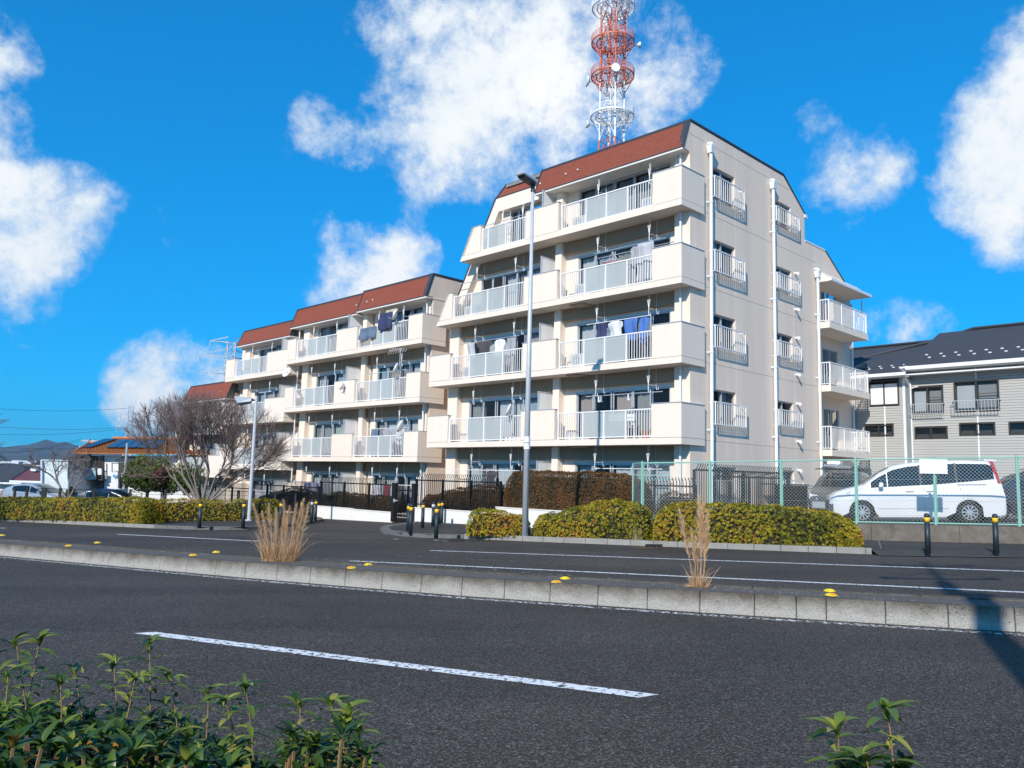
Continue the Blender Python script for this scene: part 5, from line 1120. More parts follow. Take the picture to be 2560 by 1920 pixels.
# ------------------------------------------------------------------ cars
paint_w = mat('paint_white', (.78, .78, .79), .25, coat=.6); paint_g = mat('paint_grey', (.09, .09, .095), .3, metal=.3, coat=.6); paint_s = mat('paint_silver', (.42, .43, .46), .3, metal=.4, coat=.6); paint_b = mat('paint_navy', (.02, .03, .07), .25, coat=.8); paint_k = mat('paint_dark', (.03, .03, .045), .3, coat=.6)
tyre_m = mat('tyre', (.018, .018, .018), .85); rim_m = mat('alloy_rim', (.60, .60, .62), .3, metal=.6); lens_m = mat('headlight_glass', (.55, .60, .65), .08, spec=.8); red_l = mat('tail_light', (.40, .01, .015), .15); seam_m = mat('panel_gap', (.05, .05, .055), .6); under_m = mat('underbody', (.012, .012, .012), .9)
def car(name, label, loc, yaw, prof, hw, wheels, wr, paint, side, belt, shield, rear=None, cat='car', group='cars parked around the apartment blocks', roofm=None):
    """prof: (x from nose, z top centre, z belt, half width at belt, z bottom); side: glazed x ranges with roof fraction; shield: (x0, x1)"""
    t = empty(name, loc, yaw, label=label, cat=cat, group=group); Lx = prof[-1][0]
    xs = sorted(set([p[0] for p in prof]+[wx+wr*1.12*c for wx in wheels for c in (-1, -.92, -.75, -.5, -.2, .2, .5, .75, .92, 1)]+[v for s in side for v in s[:2]]+list(shield)+list(np.arange(.3, Lx, .35))))
    pa = np.array(prof)
    def f(x, k): return float(np.interp(x, pa[:, 0], pa[:, k]))
    def row(x):
        zt, zb, w, z0 = f(x, 1), f(x, 2), f(x, 3), f(x, 4); zbt = min(zb, zt-.03); arch = z0
        for wx in wheels:
            d = abs(x-wx)
            if d < wr*1.12: arch = max(arch, wr+sqrt(max(0, (wr*1.12)**2-d*d)))
        zm = max(.55*zbt+.1, arch+.02); k = min(1, (zt-zbt)/.62); wr_ = w-(.17*k); ze = zt-.05-.04*k
        return [(w*.93 if arch == z0 else w*.985, arch), (w*1.01, zm), (w*1.0, (zm+zbt)/2), (w*.975, zbt), ((w*.975*.5+wr_*.5)+.012, (zbt+ze)/2), (wr_, ze), (wr_*.86, zt-.012), (0, zt)]
    V = []; R_ = [row(x) for x in xs]; k = 8; n = len(xs)
    for x, r in zip(xs, R_):
        for y, z in r: V.append((Lx/2-x, y, z))
        for y, z in r[-2::-1]: V.append((Lx/2-x, -y, z))
    m_ = 2*k-1; F = []
    for i in range(n-1):
        for j in range(m_-1): a = i*m_+j; F.append((a, a+1, a+m_+1, a+m_))
    F.append(tuple(range(m_))); F.append(tuple(range((n-1)*m_, n*m_))[::-1])
    b = MB(); b.v = V; b.f = F; body = b.build('body', paint, t, smooth=True)
    em = body.modifiers.new('edges', 'EDGE_SPLIT'); em.split_angle = radians(38)
    def quadstrip(x0, x1, lo, hi, sgn, off=.006, m=carglass, nm='side_window', kx=6, top_in=(0, 0)):
        b = MB(); P_ = []
        for i in range(kx+1):
            x = x0+(x1-x0)*i/kx; r = row(x); (y0, z0), (y1, z1), (y2, z2) = r[3], r[4], r[5]
            def at(u):
                return (y0+(y1-y0)*u*2, z0+(z1-z0)*u*2) if u < .5 else (y1+(y2-y1)*(u-.5)*2, z1+(z2-z1)*(u-.5)*2)
            h_ = hi
            for u in (lo, .5, h_): y, z = at(u); P_.append((Lx/2-x, sgn*(y+off), z))
        b.v = P_; b.f = [(3*i+j, 3*i+3+j, 3*i+4+j, 3*i+1+j) for i in range(kx) for j in (0, 1)]; b.build(nm, m, t, smooth=True)
    for s in side:
        for sg in (1, -1): quadstrip(s[0], s[1], s[2], s[3], sg)
    for (a, c), nm in ((shield, 'windscreen'), (rear, 'rear_window')):
        if a is None: continue
        b = MB(); K = 6; P_ = []
        for i in range(K+1):
            x = a+(c-a)*i/K; r = row(x); w_, z_ = r[5][0]-.05, r[7][1]
            for q in (-1, -.6, 0, .6, 1): P_.append((Lx/2-x, q*w_, z_+.007-(.05 if abs(q) == 1 else 0)*(1)+.0))
        b.v = P_; b.f = [(5*i+j, 5*i+5+j, 5*i+6+j, 5*i+1+j) for i in range(K) for j in range(4)]; b.build(nm, carglass, t, smooth=True)
        if rear is None: break
    for wx in wheels:
        for sg in (1, -1):
            y = sg*(hw-.13); w_ = empty('wheel', (Lx/2-wx, y, wr)); w_.parent = t
            w_ = w_; bpy.data.objects.remove(w_)
            b = MB(); pr = [(wr*.62, -.10), (wr*.93, -.11), (wr, -.08), (wr, .08), (wr*.93, .11), (wr*.64, .10)]; b.lathe(pr, 28, 'y', (0, 0, 0)); wh = b.build('wheel', tyre_m, t, smooth=True); wh.location = (Lx/2-wx, y, wr)
            b = MB(); yo = sg*.085
            b.lathe([(wr*.66, yo), (wr*.62, yo+sg*.012), (wr*.60, yo-sg*.02)], 28, 'y') if False else None
            for i in range(10):
                a = 2*pi*i/10+.1; dx, dz = cos(a), sin(a); px, pz = -dz, dx
                b.hexa([(dx*wr*.12+px*.018, yo, dz*wr*.12+pz*.018), (dx*wr*.60+px*.016, yo, dz*wr*.60+pz*.016), (dx*wr*.60-px*.016, yo, dz*wr*.60-pz*.016), (dx*wr*.12-px*.018, yo, dz*wr*.12-pz*.018), (dx*wr*.12+px*.018, yo+sg*.03, dz*wr*.12+pz*.018), (dx*wr*.60+px*.016, yo+sg*.025, dz*wr*.60+pz*.016), (dx*wr*.60-px*.016, yo+sg*.025, dz*wr*.60-pz*.016), (dx*wr*.12-px*.018, yo+sg*.03, dz*wr*.12-pz*.018)])
            N_ = 28
            for i in range(N_):
                a0, a1 = 2*pi*i/N_, 2*pi*(i+1)/N_; r0, r1 = wr*.585, wr*.64
                b.hexa([(cos(a0)*r0, yo, sin(a0)*r0), (cos(a1)*r0, yo, sin(a1)*r0), (cos(a1)*r1, yo, sin(a1)*r1), (cos(a0)*r1, yo, sin(a0)*r1), (cos(a0)*r0, yo+sg*.03, sin(a0)*r0), (cos(a1)*r0, yo+sg*.03, sin(a1)*r0), (cos(a1)*r1, yo+sg*.03, sin(a1)*r1), (cos(a0)*r1, yo+sg*.03, sin(a0)*r1)])
            b.tube((0, yo, 0), (0, yo+sg*.035, 0), wr*.15, n=12); b.build('rim', rim_m, wh)
            b = MB(); b.tube((0, sg*-.02, 0), (0, sg*-.5, 0), wr*1.08, n=20); b.build('wheel_well', under_m, wh)
    b = MB(); b.box(-Lx/2+.25, Lx/2-.25, -hw*.75, hw*.75, pa[1][4]+.03, .5); b.build('underbody', under_m, t)
    return t, row, Lx
def mirror_(t, x, y, z, m, sg=1):
    b = MB(); b.hexa([(x-.05, sg*y, z-.05), (x+.06, sg*y, z-.05), (x+.08, sg*(y+.20), z-.07), (x-.06, sg*(y+.20), z-.05), (x-.05, sg*y, z+.05), (x+.04, sg*y, z+.05), (x+.05, sg*(y+.20), z+.09), (x-.05, sg*(y+.20), z+.08)]); b.build('mirror', m, t, bevel=.02)
# white minivan beside the fence
fw_ = VP(2160.7, 1309, 24.15); rw_ = VP(2430.6, 1310, 23.35); fd = fw_-rw_; yaw = atan2(fd[1], fd[0]); mid = (fw_+rw_)/2; nn = np.array([sin(yaw), -cos(yaw), 0])*-1
side_n = np.array([-sin(yaw), cos(yaw), 0])       # left side of the car
ctr = mid - side_n*.78*(1 if np.dot(side_n, mid) < 0 else -1)
van = [(0, .62, .55, .62, .30), (.04, .80, .60, .72, .20), (.22, .93, .80, .82, .19), (.62, 1.05, .97, .845, .19), (.95, 1.13, 1.03, .85, .19), (1.45, 1.50, 1.05, .855, .19), (1.80, 1.68, 1.06, .86, .19), (2.2, 1.77, 1.08, .86, .19), (2.9, 1.82, 1.11, .86, .19), (3.7, 1.83, 1.18, .86, .19), (4.30, 1.80, 1.24, .85, .20), (4.45, 1.72, 1.25, .83, .22), (4.58, 1.25, 1.2, .82, .24), (4.68, .80, .78, .80, .28), (4.70, .60, .55, .76, .32)]
cz = (lot_z(*fw_[:2])+lot_z(*rw_[:2]))/2
cz = (fw_[2]+rw_[2])/2-.0
vt, vrow, vL = car('minivan', 'white minivan parked side-on behind the green mesh fence', (ctr[0], ctr[1], cz), yaw, van, .86, (.88, 3.73), .325, paint_w, [(1.16, 1.60, .04, .93), (1.63, 2.50, .03, .96), (2.52, 3.44, .03, .97), (3.46, 4.42, .03, .96)], 1.1, (.98, 1.72), (4.44, 4.56), cat='minivan')
vt.rotation_euler = (0, atan2(-(fd[2]), hypot(fd[0], fd[1])), yaw)
vis = 1 if np.dot(side_n, mid) < 0 else -1
def vside(x0, x1, z0, z1, m, nm, off=.008, cut=None):
    b = MB(); P_ = []
    for x in (x0, x1):
        for z in (z0, z1):
            r = vrow(x); ys = [q[0] for q in r[:4]]; zs = [q[1] for q in r[:4]]; P_.append((vL/2-x, vis*(float(np.interp(z, zs, ys))+off), z))
    b.poly([P_[0], P_[2], P_[3], P_[1]]); b.build(nm, m, vt)
for x in (1.28, 2.58, 3.52): vside(x, x+.010, .45 if x != 3.52 else .95, 1.02, seam_m, 'door_gap')
vside(1.30, 3.2, .43, .438, seam_m, 'door_gap'); vside(3.45, 4.2, 1.10, 1.12, seam_m, 'slide_rail')
for x in (2.20, 2.74): b = MB(); b.box(vL/2-x-.11, vL/2-x+.11, min(vis*.86, vis*.90), max(vis*.86, vis*.90), .93, .965); b.build('door_handle', paint_w, vt, bevel=.008)
for x in (2.51, 3.45): 
    b = MB(); r = vrow(x); b.hexa([(vL/2-x-.028, vis*(r[3][0]+.008), r[3][1]+.03), (vL/2-x+.028, vis*(r[3][0]+.008), r[3][1]+.03), (vL/2-x+.028, vis*(r[3][0]+.0), r[3][1]+.03), (vL/2-x-.028, vis*(r[3][0]), r[3][1]+.03), (vL/2-x-.028, vis*(r[5][0]+.02), r[5][1]), (vL/2-x+.028, vis*(r[5][0]+.02), r[5][1]), (vL/2-x+.028, vis*(r[5][0]), r[5][1]), (vL/2-x-.028, vis*(r[5][0]), r[5][1])]); b.build('pillar', seam_m, vt)
mirror_(vt, vL/2-1.42, .86, 1.12, paint_w, vis); mirror_(vt, vL/2-1.42, .86, 1.12, paint_w, -vis)
for sg in (1, -1):
    b = MB(); b.hexa([(vL/2-.03, sg*.42, .70), (vL/2-.10, sg*.72, .72), (vL/2-.58, sg*.853, .84), (vL/2-.50, sg*.70, .80), (vL/2-.10, sg*.42, .80), (vL/2-.16, sg*.72, .86), (vL/2-.60, sg*.853, .965), (vL/2-.52, sg*.70, .97)]); b.build('headlight', lens_m, vt)
    b = MB(); b.hexa([(-vL/2+.20, sg*.832, 1.16), (-vL/2+.13, sg*.834, 1.14), (-vL/2+.10, sg*.78, 1.16), (-vL/2+.18, sg*.70, 1.2), (-vL/2+.34, sg*.725, 1.76), (-vL/2+.26, sg*.725, 1.76), (-vL/2+.22, sg*.66, 1.72), (-vL/2+.30, sg*.60, 1.72)]); b.build('tail_light', red_l, vt)
    b = MB(); b.box(vL/2-.10, vL/2+.0, sg*.70-.06, sg*.70+.06, .34, .58); b.build('fog_light_bezel', seam_m, vt)
b = MB(); b.box(vL/2-.06, vL/2+.01, -.5, .5, .45, .70); b.build('grille', seam_m, vt, bevel=.01)
b = MB(); b.hexa([(-vL/2+.45, -.62, 1.80), (-vL/2+.14, -.60, 1.775), (-vL/2+.14, .60, 1.775), (-vL/2+.45, .62, 1.80), (-vL/2+.45, -.62, 1.835), (-vL/2+.12, -.60, 1.815), (-vL/2+.12, .60, 1.815), (-vL/2+.45, .62, 1.835)]); b.build('rear_spoiler', paint_w, vt)
# grey people carrier nose-on behind
gvp = VP(2052, 1279, 28.3); gz_ = lot_z(gvp[0], gvp[1]); ga = radians(-122)
wag = [(0, .60, .52, .60, .30), (.05, .74, .6, .70, .22), (.3, .86, .78, .82, .2), (.9, 1.0, .92, .85, .2), (1.1, 1.06, .95, .85, .2), (1.7, 1.46, .97, .85, .2), (2.1, 1.60, .98, .85, .2), (3.0, 1.66, 1.0, .85, .2), (4.1, 1.62, 1.04, .84, .22), (4.4, 1.1, 1.0, .82, .25), (4.55, .6, .55, .78, .3)]
gt, grow, gL = car('people_carrier', 'dark grey car facing the camera with a ladder on its roof rack', (gvp[0]+1.55, gvp[1]+1.9, gz_), ga, wag, .85, (.85, 3.6), .32, paint_g, [(1.35, 2.2, .06, .92), (2.3, 3.2, .06, .94), (3.3, 4.05, .06, .92)], 1., (1.12, 2.05), None)
for sg in (1, -1):
    b = MB(); b.hexa([(gL/2+.0, sg*.45, .62), (gL/2-.10, sg*.74, .64), (gL/2-.35, sg*.83, .70), (gL/2-.2, sg*.6, .66), (gL/2-.08, sg*.45, .76), (gL/2-.14, sg*.74, .80), (gL/2-.38, sg*.83, .85), (gL/2-.3, sg*.6, .82)]); b.build('headlight', lens_m, gt); mirror_(gt, gL/2-1.45, .85, 1.03, paint_g, sg)
b = MB(); b.box(gL/2-.05, gL/2+.02, -.42, .42, .58, .72); b.build('grille', seam_m, gt); b = MB(); b.box(gL/2-.0, gL/2+.035, -.17, .17, .36, .53); b.build('licence_plate', white_al, gt)
b = MB(); b.hexa([(gL/2-.3, -.83, .3), (gL/2+.02, -.62, .3), (gL/2+.02, .62, .3), (gL/2-.3, .83, .3), (gL/2-.32, -.84, .56), (gL/2+.015, -.62, .56), (gL/2+.015, .62, .56), (gL/2-.32, .84, .56)]); b.build('bumper', paint_s, gt, bevel=.03)
b = MB(); 
for x in (.5, -.6): b.box(x-.02, x+.02, -.85, .85, 1.70, 1.74)
for y in (-.5, .5): b.box(-1.4, 1.0, y-.02, y+.02, 1.745, 1.785)
b.build('roof_rack', under_m, gt)
rk = empty('ladder', (gvp[0]+1.35, gvp[1]+1.6, gz_+1.80), ga, label='aluminium ladder lying on the roof rack of the grey car', cat='ladder')
b = MB(); b.box(-1.5, 1.1, -.35, -.30, 0, .06); b.box(-1.5, 1.1, .05, .10, 0, .06); [b.box(-1.4+.3*i, -1.36+.3*i, -.30, .05, .01, .04) for i in range(9)]; b.build('rails', rim_m, rk)
rk = empty('roof_box', (gvp[0]+1.35, gvp[1]+1.6, gz_+1.86), ga, label='pale flat box on top of the ladder on the grey car', cat='box')
b = MB(); b.box(.2, .8, -.3, .15, .01, .14); b.build('box_shell', white_al, rk, bevel=.01)
# dark car with white roof at the right edge
rp_ = VP(2560, 1300, 25.2); rz = lot_z(*rp_[:2]); kt, krow, kL = car('hatchback', 'dark blue car at the right edge behind the white minivan, its lamps to the left', (rp_[0]+.9, rp_[1]+.8, rz), yaw+radians(8), wag, .84, (.85, 3.6), .31, paint_k, [(1.4, 2.2, .06, .92), (2.3, 3.2, .06, .94)], 1., (1.12, 2.05), None)
for sg in (1, -1):
    b = MB(); b.hexa([(kL/2+.0, sg*.45, .72), (kL/2-.06, sg*.74, .74), (kL/2-.25, sg*.835, .76), (kL/2-.2, sg*.6, .76), (kL/2-.05, sg*.45, .90), (kL/2-.10, sg*.74, .94), (kL/2-.28, sg*.835, .96), (kL/2-.25, sg*.6, .92)]); b.build('headlight', lens_m, kt)
    b = MB(); b.hexa([(kL/2+.01, sg*.55, .55), (kL/2-.04, sg*.74, .55), (kL/2-.2, sg*.84, .55), (kL/2-.15, sg*.6, .55), (kL/2+.0, sg*.55, .68), (kL/2-.05, sg*.74, .68), (kL/2-.22, sg*.84, .68), (kL/2-.15, sg*.6, .68)]); b.build('lamp_red', red_l, kt)
b = MB(); b.box(-1.9, .3, -.62, .62, 1.64, 1.685); b.build('roof_panel', paint_w, kt, bevel=.02)
# silver hatchback and navy car on the left
hat = [(0, .55, .5, .58, .28), (.06, .68, .55, .70, .2), (.35, .80, .72, .80, .18), (.95, .95, .86, .84, .18), (1.5, 1.22, .90, .85, .18), (2.1, 1.46, .93, .85, .18), (2.6, 1.50, .95, .85, .18), (3.3, 1.42, 1.0, .85, .18), (3.9, 1.20, 1.06, .83, .2), (4.2, 1.05, 1.0, .80, .22), (4.32, .95, .9, .78, .25), (4.36, .5, .45, .74, .3)]
a1, a2 = VP(-8, 1262, 50.), VP(160, 1262, 49.); hy_ = atan2(a2[1]-a1[1], a2[0]-a1[0]); hm = (a1+a2)/2
ht_, hrow, hL = car('hatchback', 'silver hatchback parked behind the long hedge at the left edge', (hm[0], hm[1]+.8, -1.04), hy_, hat, .85, (.8, 3.4), .31, paint_s, [(1.25, 2.1, .05, .90), (2.15, 3.35, .05, .88)], .9, (.97, 2.0), (3.3, 4.1))
mirror_(ht_, hL/2-1.35, .85, .98, paint_s, -1); b = MB(); b.hexa([(-hL/2+.04, -.80, .72), (-hL/2+.0, -.55, .72), (-hL/2+.0, -.5, .95), (-hL/2+.08, -.70, 1.0), (-hL/2+.30, -.845, .75), (-hL/2+.1, -.6, .75), (-hL/2+.1, -.55, .95), (-hL/2+.30, -.83, .98)]); b.build('tail_light', red_l, ht_)
nv = VP(285, 1250, 46); car('saloon_car', 'navy blue car roof just showing above the hedge below the orange-roofed house', (nv[0], nv[1], -1.15), 0, hat, .85, (.8, 3.4), .31, paint_b, [(1.25, 2.1, .05, .90), (2.15, 3.35, .05, .88)], .9, (.97, 2.0), None)

# ------------------------------------------------------------------ grey-clad house on the right
siding = bpy.data.materials.new('ribbed_siding'); siding.use_nodes = True; n = siding.node_tree.nodes; l = siding.node_tree.links; p = n['Principled BSDF']
co = n.new('ShaderNodeTexCoord'); nz = n.new('ShaderNodeTexNoise'); nz.inputs['Scale'].default_value = .8; nz.inputs['Detail'].default_value = 5; l.new(co.outputs['Object'], nz.inputs['Vector']); mx = n.new('ShaderNodeMix'); mx.data_type = 'RGBA'; l.new(nz.outputs['Fac'], mx.inputs[0]); mx.inputs[6].default_value = (.41, .40, .38, 1); mx.inputs[7].default_value = (.46, .45, .43, 1); l.new(mx.outputs[2], p.inputs['Base Color']); p.inputs['Roughness'].default_value = .6
brownf = mat('bronze_frame', (.06, .048, .042), .4, metal=.2); slate_m = mat('slate_roof', (.052, .057, .07), .75, var=.2, vscale=3); shut_m = mat('shutter_screen', (.66, .68, .70), .6)
hs = empty('grey_house', B(0, 0, 0), BROT, label='grey ribbed-clad house with a dark slate roof and white gutters at the right', cat='house')
def clad(b, s0, s1, n_, z0, z1, holes, pitch=.115):
    """horizontal ribs, cut round the openings"""
    z = z0
    while z < z1-.01:
        zt = min(z+pitch, z1); cuts = [(h[0], h[1]) for h in holes if h[2] < zt-.01 and h[3] > z+.01]
        x = s0
        for c0, c1 in sorted(cuts)+[(s1, s1)]:
            c0_ = max(c0, s0)
            if c0_ > x+.01:
                b.hexa([(-c0_, n_-.011, z), (-x, n_-.011, z), (-x, n_+.05, z), (-c0_, n_+.05, z), (-c0_, n_-.004, zt-.012), (-x, n_-.004, zt-.012), (-x, n_+.05, zt-.012), (-c0_, n_+.05, zt-.012)])
            x = max(x, min(c1, s1))
        z += pitch
M_, LF = 16.35, 15.5
hw_main = [(-2.93, -1.58, 4.88, 6.10, 'up'), (-5.14, -3.37, 4.95, 6.25, 'up'), (-3.05, -1.67, 3.76, 4.27, 'low'), (-4.93, -3.53, 3.87, 4.39, 'low'), (-6.9, -5.44, 3.88, 4.39, 'low'), (-8.3, -6.28, 4.9, 6.25, 'up')]
hw_left = [(-1.34, -.02, 5.24, 6.40, 'sh'), (-1.06, .24, 3.85, 4.36, 'low')]
b = MB(); clad(b, -13, -1.50, M_, -.3, 6.85, hw_main); b.build('wall', siding, hs); b = MB(); clad(b, -1.55, 3.0, LF, -.3, 6.5, hw_left); b.build('wall', siding, hs)
b = MB(); b.bb(-1.55, -1.43, LF+.05, M_+.2, -.3, 6.5); b.build('wall', siding, hs)
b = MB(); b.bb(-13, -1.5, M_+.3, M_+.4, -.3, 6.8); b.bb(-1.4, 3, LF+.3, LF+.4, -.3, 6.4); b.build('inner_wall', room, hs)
b = MB(); b.bb(-13, -12.9, M_, M_+8, -.3, 6.8); b.bb(-13, 3, M_+8, M_+8.1, -.3, 6.8); b.build('wall', siding, hs)
b = MB(); b.bb(-1.60, -1.50, LF-.04, LF+.04, -.3, 6.45); b.bb(-4.30, -4.24, M_-.035, M_-.024, -.3, 4.9); b.bb(-4.30, -4.24, M_-.035, M_-.024, 6.3, 6.8); b.bb(-.72, -.66, LF-.035, LF-.024, -.3, 5.2); b.build('corner_trim', white_al, hs)
def hwin(s0, s1, z0, z1, n_, kind):
    b = MB(); f = .055; b.bb(s0, s1, n_-.07, n_+.05, z1-f, z1); b.bb(s0, s1, n_-.07, n_+.05, z0, z0+f); b.bb(s0, s0+f, n_-.07, n_+.05, z0+f, z1-f); b.bb(s1-f, s1, n_-.07, n_+.05, z0+f, z1-f); m = (s0+s1)/2; b.bb(m-.03, m+.03, n_-.05, n_+.04, z0+f, z1-f); w = b.build('window', brownf, hs)
    for k, (a, c) in enumerate(((m+.03, s1-f), (s0+f, m-.03))):
        if kind == 'sh': b = MB(); b.bb(a, c, n_-.02, n_, z0+f, z1-f-.12); b.build('shutter', white_al, w)
        else:
            b = MB(); b.bb(a, c, n_-.005, n_+.005, z0+f, z1-f); b.build('pane', glass_clear, w)
            if kind == 'up':
                b = MB(); b.bb(a+.02, c-.02, n_+.14, n_+.15, z0+.05, z1-.18); b.build('blind', curtain_m[0] if k == 0 else curtain_m[3], w)
                if k == 1: b = MB(); b.bb(a, c, n_-.035, n_-.01, z0+.58, z0+.61); b.bb(a, c, n_-.035, n_-.01, z0+.70, z0+.72); b.build('glazing_bar', brownf, w)
    if kind == 'up':
        zr0, zr1 = z0-.05, z0+.42; r = MB(); r.bb(s0-.05, s1+.05, n_-.34, n_-.31, zr1-.03, zr1); r.bb(s0-.05, s1+.05, n_-.34, n_-.31, zr0, zr0+.025); r.bb(s0-.05, s0-.02, n_-.33, n_-.03, zr1-.03, zr1-.005); r.bb(s1+.02, s1+.05, n_-.33, n_-.03, zr1-.03, zr1-.005); q = r.build('window_railing', alu, hs)
        r = MB(); k = 14
        for i in range(k+1):
            s = s0-.03+(s1-s0+.06)*i/k; r.bb(s-.009, s+.009, n_-.335, n_-.317, zr0+.025, zr1-.03)
            r.path([(-s, n_-.325, zr0), (-s+.03, n_-.30, zr0-.08), (-s+.07, n_-.25, zr0-.05)], .007, 4)
        r.build('balusters', alu, q, kind='stuff')
for h in hw_main: hwin(*h[:4], M_, h[4])
for h in hw_left: hwin(*h[:4], LF, h[4])
b = MB()      # dark roofs
E0, E1 = (-M_+0, 0)
b.poly([(1.35, M_-.55, 6.98), (13.5, M_-.55, 6.98), (13.5, 20.5, 9.22), (3.13, 20.5, 9.22), (1.57, 20.5, 8.80)])
b.poly([(-3.2, LF-.55, 6.62), (1.80, LF-.55, 6.62), (1.35, M_-.55, 6.98), (1.57, 20.5, 8.80), (-2.77, 20.5, 8.78)])
b.poly([(13.5, 20.5, 9.22), (3.13, 20.5, 9.22), (1.57, 20.5, 8.80), (-2.77, 20.5, 8.78), (-3.2, 25.4, 6.62), (13.5, 25.4, 6.8)])
r = b.build('roof', slate_m, hs); sd = r.modifiers.new('t', 'SOLIDIFY'); sd.thickness = .06
b = MB()      # slate courses as fine steps
for k in range(38):
    u0 = k/38; y = (M_-.55)+(20.5-M_+.55)*u0; z = 6.98+(9.22-6.98)*u0; b.hexa([(1.37+.2*u0, y, z+.0), (13.5, y, z+.0), (13.5, y+.12, z+.06), (1.37+.2*u0, y+.12, z+.06), (1.37+.2*u0, y, z+.018), (13.5, y, z+.018), (13.5, y+.12, z+.075), (1.37+.2*u0, y+.12, z+.075)])
    y = (LF-.55)+(20.5-LF+.55)*u0; z = 6.62+(8.79-6.62)*u0; xr = 1.80-.45*min(1, u0*5); b.hexa([(-3.1, y, z), (xr, y, z), (xr, y+.12, z+.05), (-3.1, y+.12, z+.05), (-3.1, y, z+.018), (xr, y, z+.018), (xr, y+.12, z+.068), (-3.1, y+.12, z+.068)])
b.build('slate_course', slate_m, r, kind='stuff')
b = MB(); b.path([(-2.3, 17.8, 7.72), (1.57, 20.45, 8.90), (3.13, 20.45, 9.30), (13.5, 20.45, 9.30)], .07, 6); b.path([(-2.77, 20.45, 8.86), (1.57, 20.45, 8.88)], .06, 6); b.build('ridge_cap', MATS['dark_trim'], r)
b = MB()
for k in range(9):
    for q in (0, 1): x = 2.0+k*.62+q*.25; y = M_-.55+1.0+(0 if q else .42); z = 6.98+(y-M_+.55)*.475; b.box(x-.06, x+.06, y-.012, y+.012, z+.02, z+.065)
for k in range(4):
    for q in (0, 1): x = -.3+k*.55+q*.2; y = LF-.55+.9+(0 if q else .35); z = 6.62+(y-LF+.55)*.40; b.box(x-.05, x+.05, y-.012, y+.012, z+.02, z+.065)
b.build('snow_guard', shut_m, r, kind='stuff')
b = MB(); b.bb(-13.5, -1.30, M_-.68, M_-.55, 6.84, 7.00); b.bb(-13.5, -1.4, M_-.55, M_-.05, 6.80, 6.84); b.bb(-1.85, 3.2, LF-.68, LF-.55, 6.50, 6.64); b.bb(-1.8, 3.2, LF-.55, LF-.03, 6.47, 6.50)
b.prism([(1.28, M_-.68, 6.84), (1.28, M_-.68, 7.00), (1.86, LF-.68, 6.64), (1.86, LF-.68, 6.50)], (.0, .12, 0)); b.build('gutter', white_al, hs)
b = MB(); b.bb(-13.5, -1.45, M_-.60, M_-.02, 6.60, 6.66); b.build('fascia', white_al, hs)
b = MB(); b.path([(1.45, M_-.6, 6.8), (1.56, M_-.08, 6.3), (1.56, M_-.06, -.3)], .04, 8); b.path([(1.56, M_-.06, 6.05), (1.9, M_-.1, 6.12)], .03, 6); b.build('rain_pipe', white_al, hs)

# ------------------------------------------------------------------ bare trees
def bare_tree(name, base, label, targets, r0, seed, depth=5, m=bark, tw=twig_m, fine=3, spread=.5, stems=None, cat='tree', group=None, minlen=.2, dome=None, pb=.62):
    r = np.random.default_rng(seed); root = empty(name, base, label=label, cat=cat, group=group); T1 = MB(); T2 = MB(); cnt = [0]
    def grow(p, d, L_, rad, lvl):
        if dome is not None and sum(((p[i]-(0, 0, dome[2])[i])/dome[i if i < 2 else 3])**2 for i in range(3)) > 1 and p[2] > dome[2]*.5: return
        nseg = 3; q = p.copy()
        for i in range(nseg):
            d2 = d+r.normal(0, .10, 3)+np.array([0, 0, .05]); d2 /= np.linalg.norm(d2); e = q+d2*L_/nseg; ra, rb = rad*(1-.25*i/nseg), rad*(1-.25*(i+1)/nseg)
            (T1 if rad > .022 else T2).tube(q, e, ra, rb, 7 if rad > .05 else (4 if rad > .012 else 3), cap=False); q = e; d = d2
            if lvl >= 1 and lvl < depth and r.uniform() < pb:
                sd = d+r.normal(0, spread, 3); sd[2] += .12; sd /= np.linalg.norm(sd); grow(q, sd, L_*r.uniform(.5, .75), rb*.55, lvl+1)
        if lvl < depth and L_ > minlen:
            for k in range(2 if lvl else 2):
                sd = d+r.normal(0, spread*.8, 3); sd[2] += .05; sd /= np.linalg.norm(sd); grow(q, sd, L_*r.uniform(.68, .88), rad*.68, lvl+1)
    for (tx, ty, tz, rr, L_) in stems: d = np.array([tx, ty, tz], float); d /= np.linalg.norm(d); grow(np.array([tx*.05, ty*.05, -.1]), d, L_, rr, 0)
    T1.build('trunk', m, root, smooth=True); T2.build('crown', tw, root, kind='stuff'); return root
tb = VP(504, 1262, 37.5)
bare_tree('bare_tree', tb, 'large bare rounded tree with fine purplish twigs in front of the stepped block', None, .12, 4, depth=6, stems=[(-.75, .1, 1.0, .075, 1.6), (-.25, .3, 1.15, .075, 1.7), (.15, -.2, 1.1, .075, 1.7), (.8, .1, 1.0, .08, 1.6), (.45, .35, 1.1, .06, 1.5), (-1.1, -.1, .85, .06, 1.6), (1.2, -.1, .8, .06, 1.5), (.0, -.35, .9, .055, 1.4), (-.5, -.3, 1.1, .055, 1.6), (.5, -.3, 1.2, .055, 1.6)], spread=.40, group='bare winter trees', dome=(3.9, 3.2, 2.3, 2.75), pb=.74)
sb = VP(170, 1245, 44); bare_tree('bare_tree', sb, 'small bare tree in front of the house balcony at the left', None, .06, 9, depth=5, stems=[(-.6, 0, 1, .07, 1.0), (.5, .1, 1, .06, .9), (-.1, 0, 1, .05, .9)], spread=.55, group='bare winter trees')
sb = VP(-14, 1200, 30); bare_tree('bare_tree', (sb[0]-2.7, sb[1], -.8), 'bare tree at the left edge, only its outer twigs in view', None, .06, 12, depth=5, stems=[(.1, 0, 1, .08, 1.5), (-.3, .1, 1, .06, 1.4)], spread=.5, group='bare winter trees')
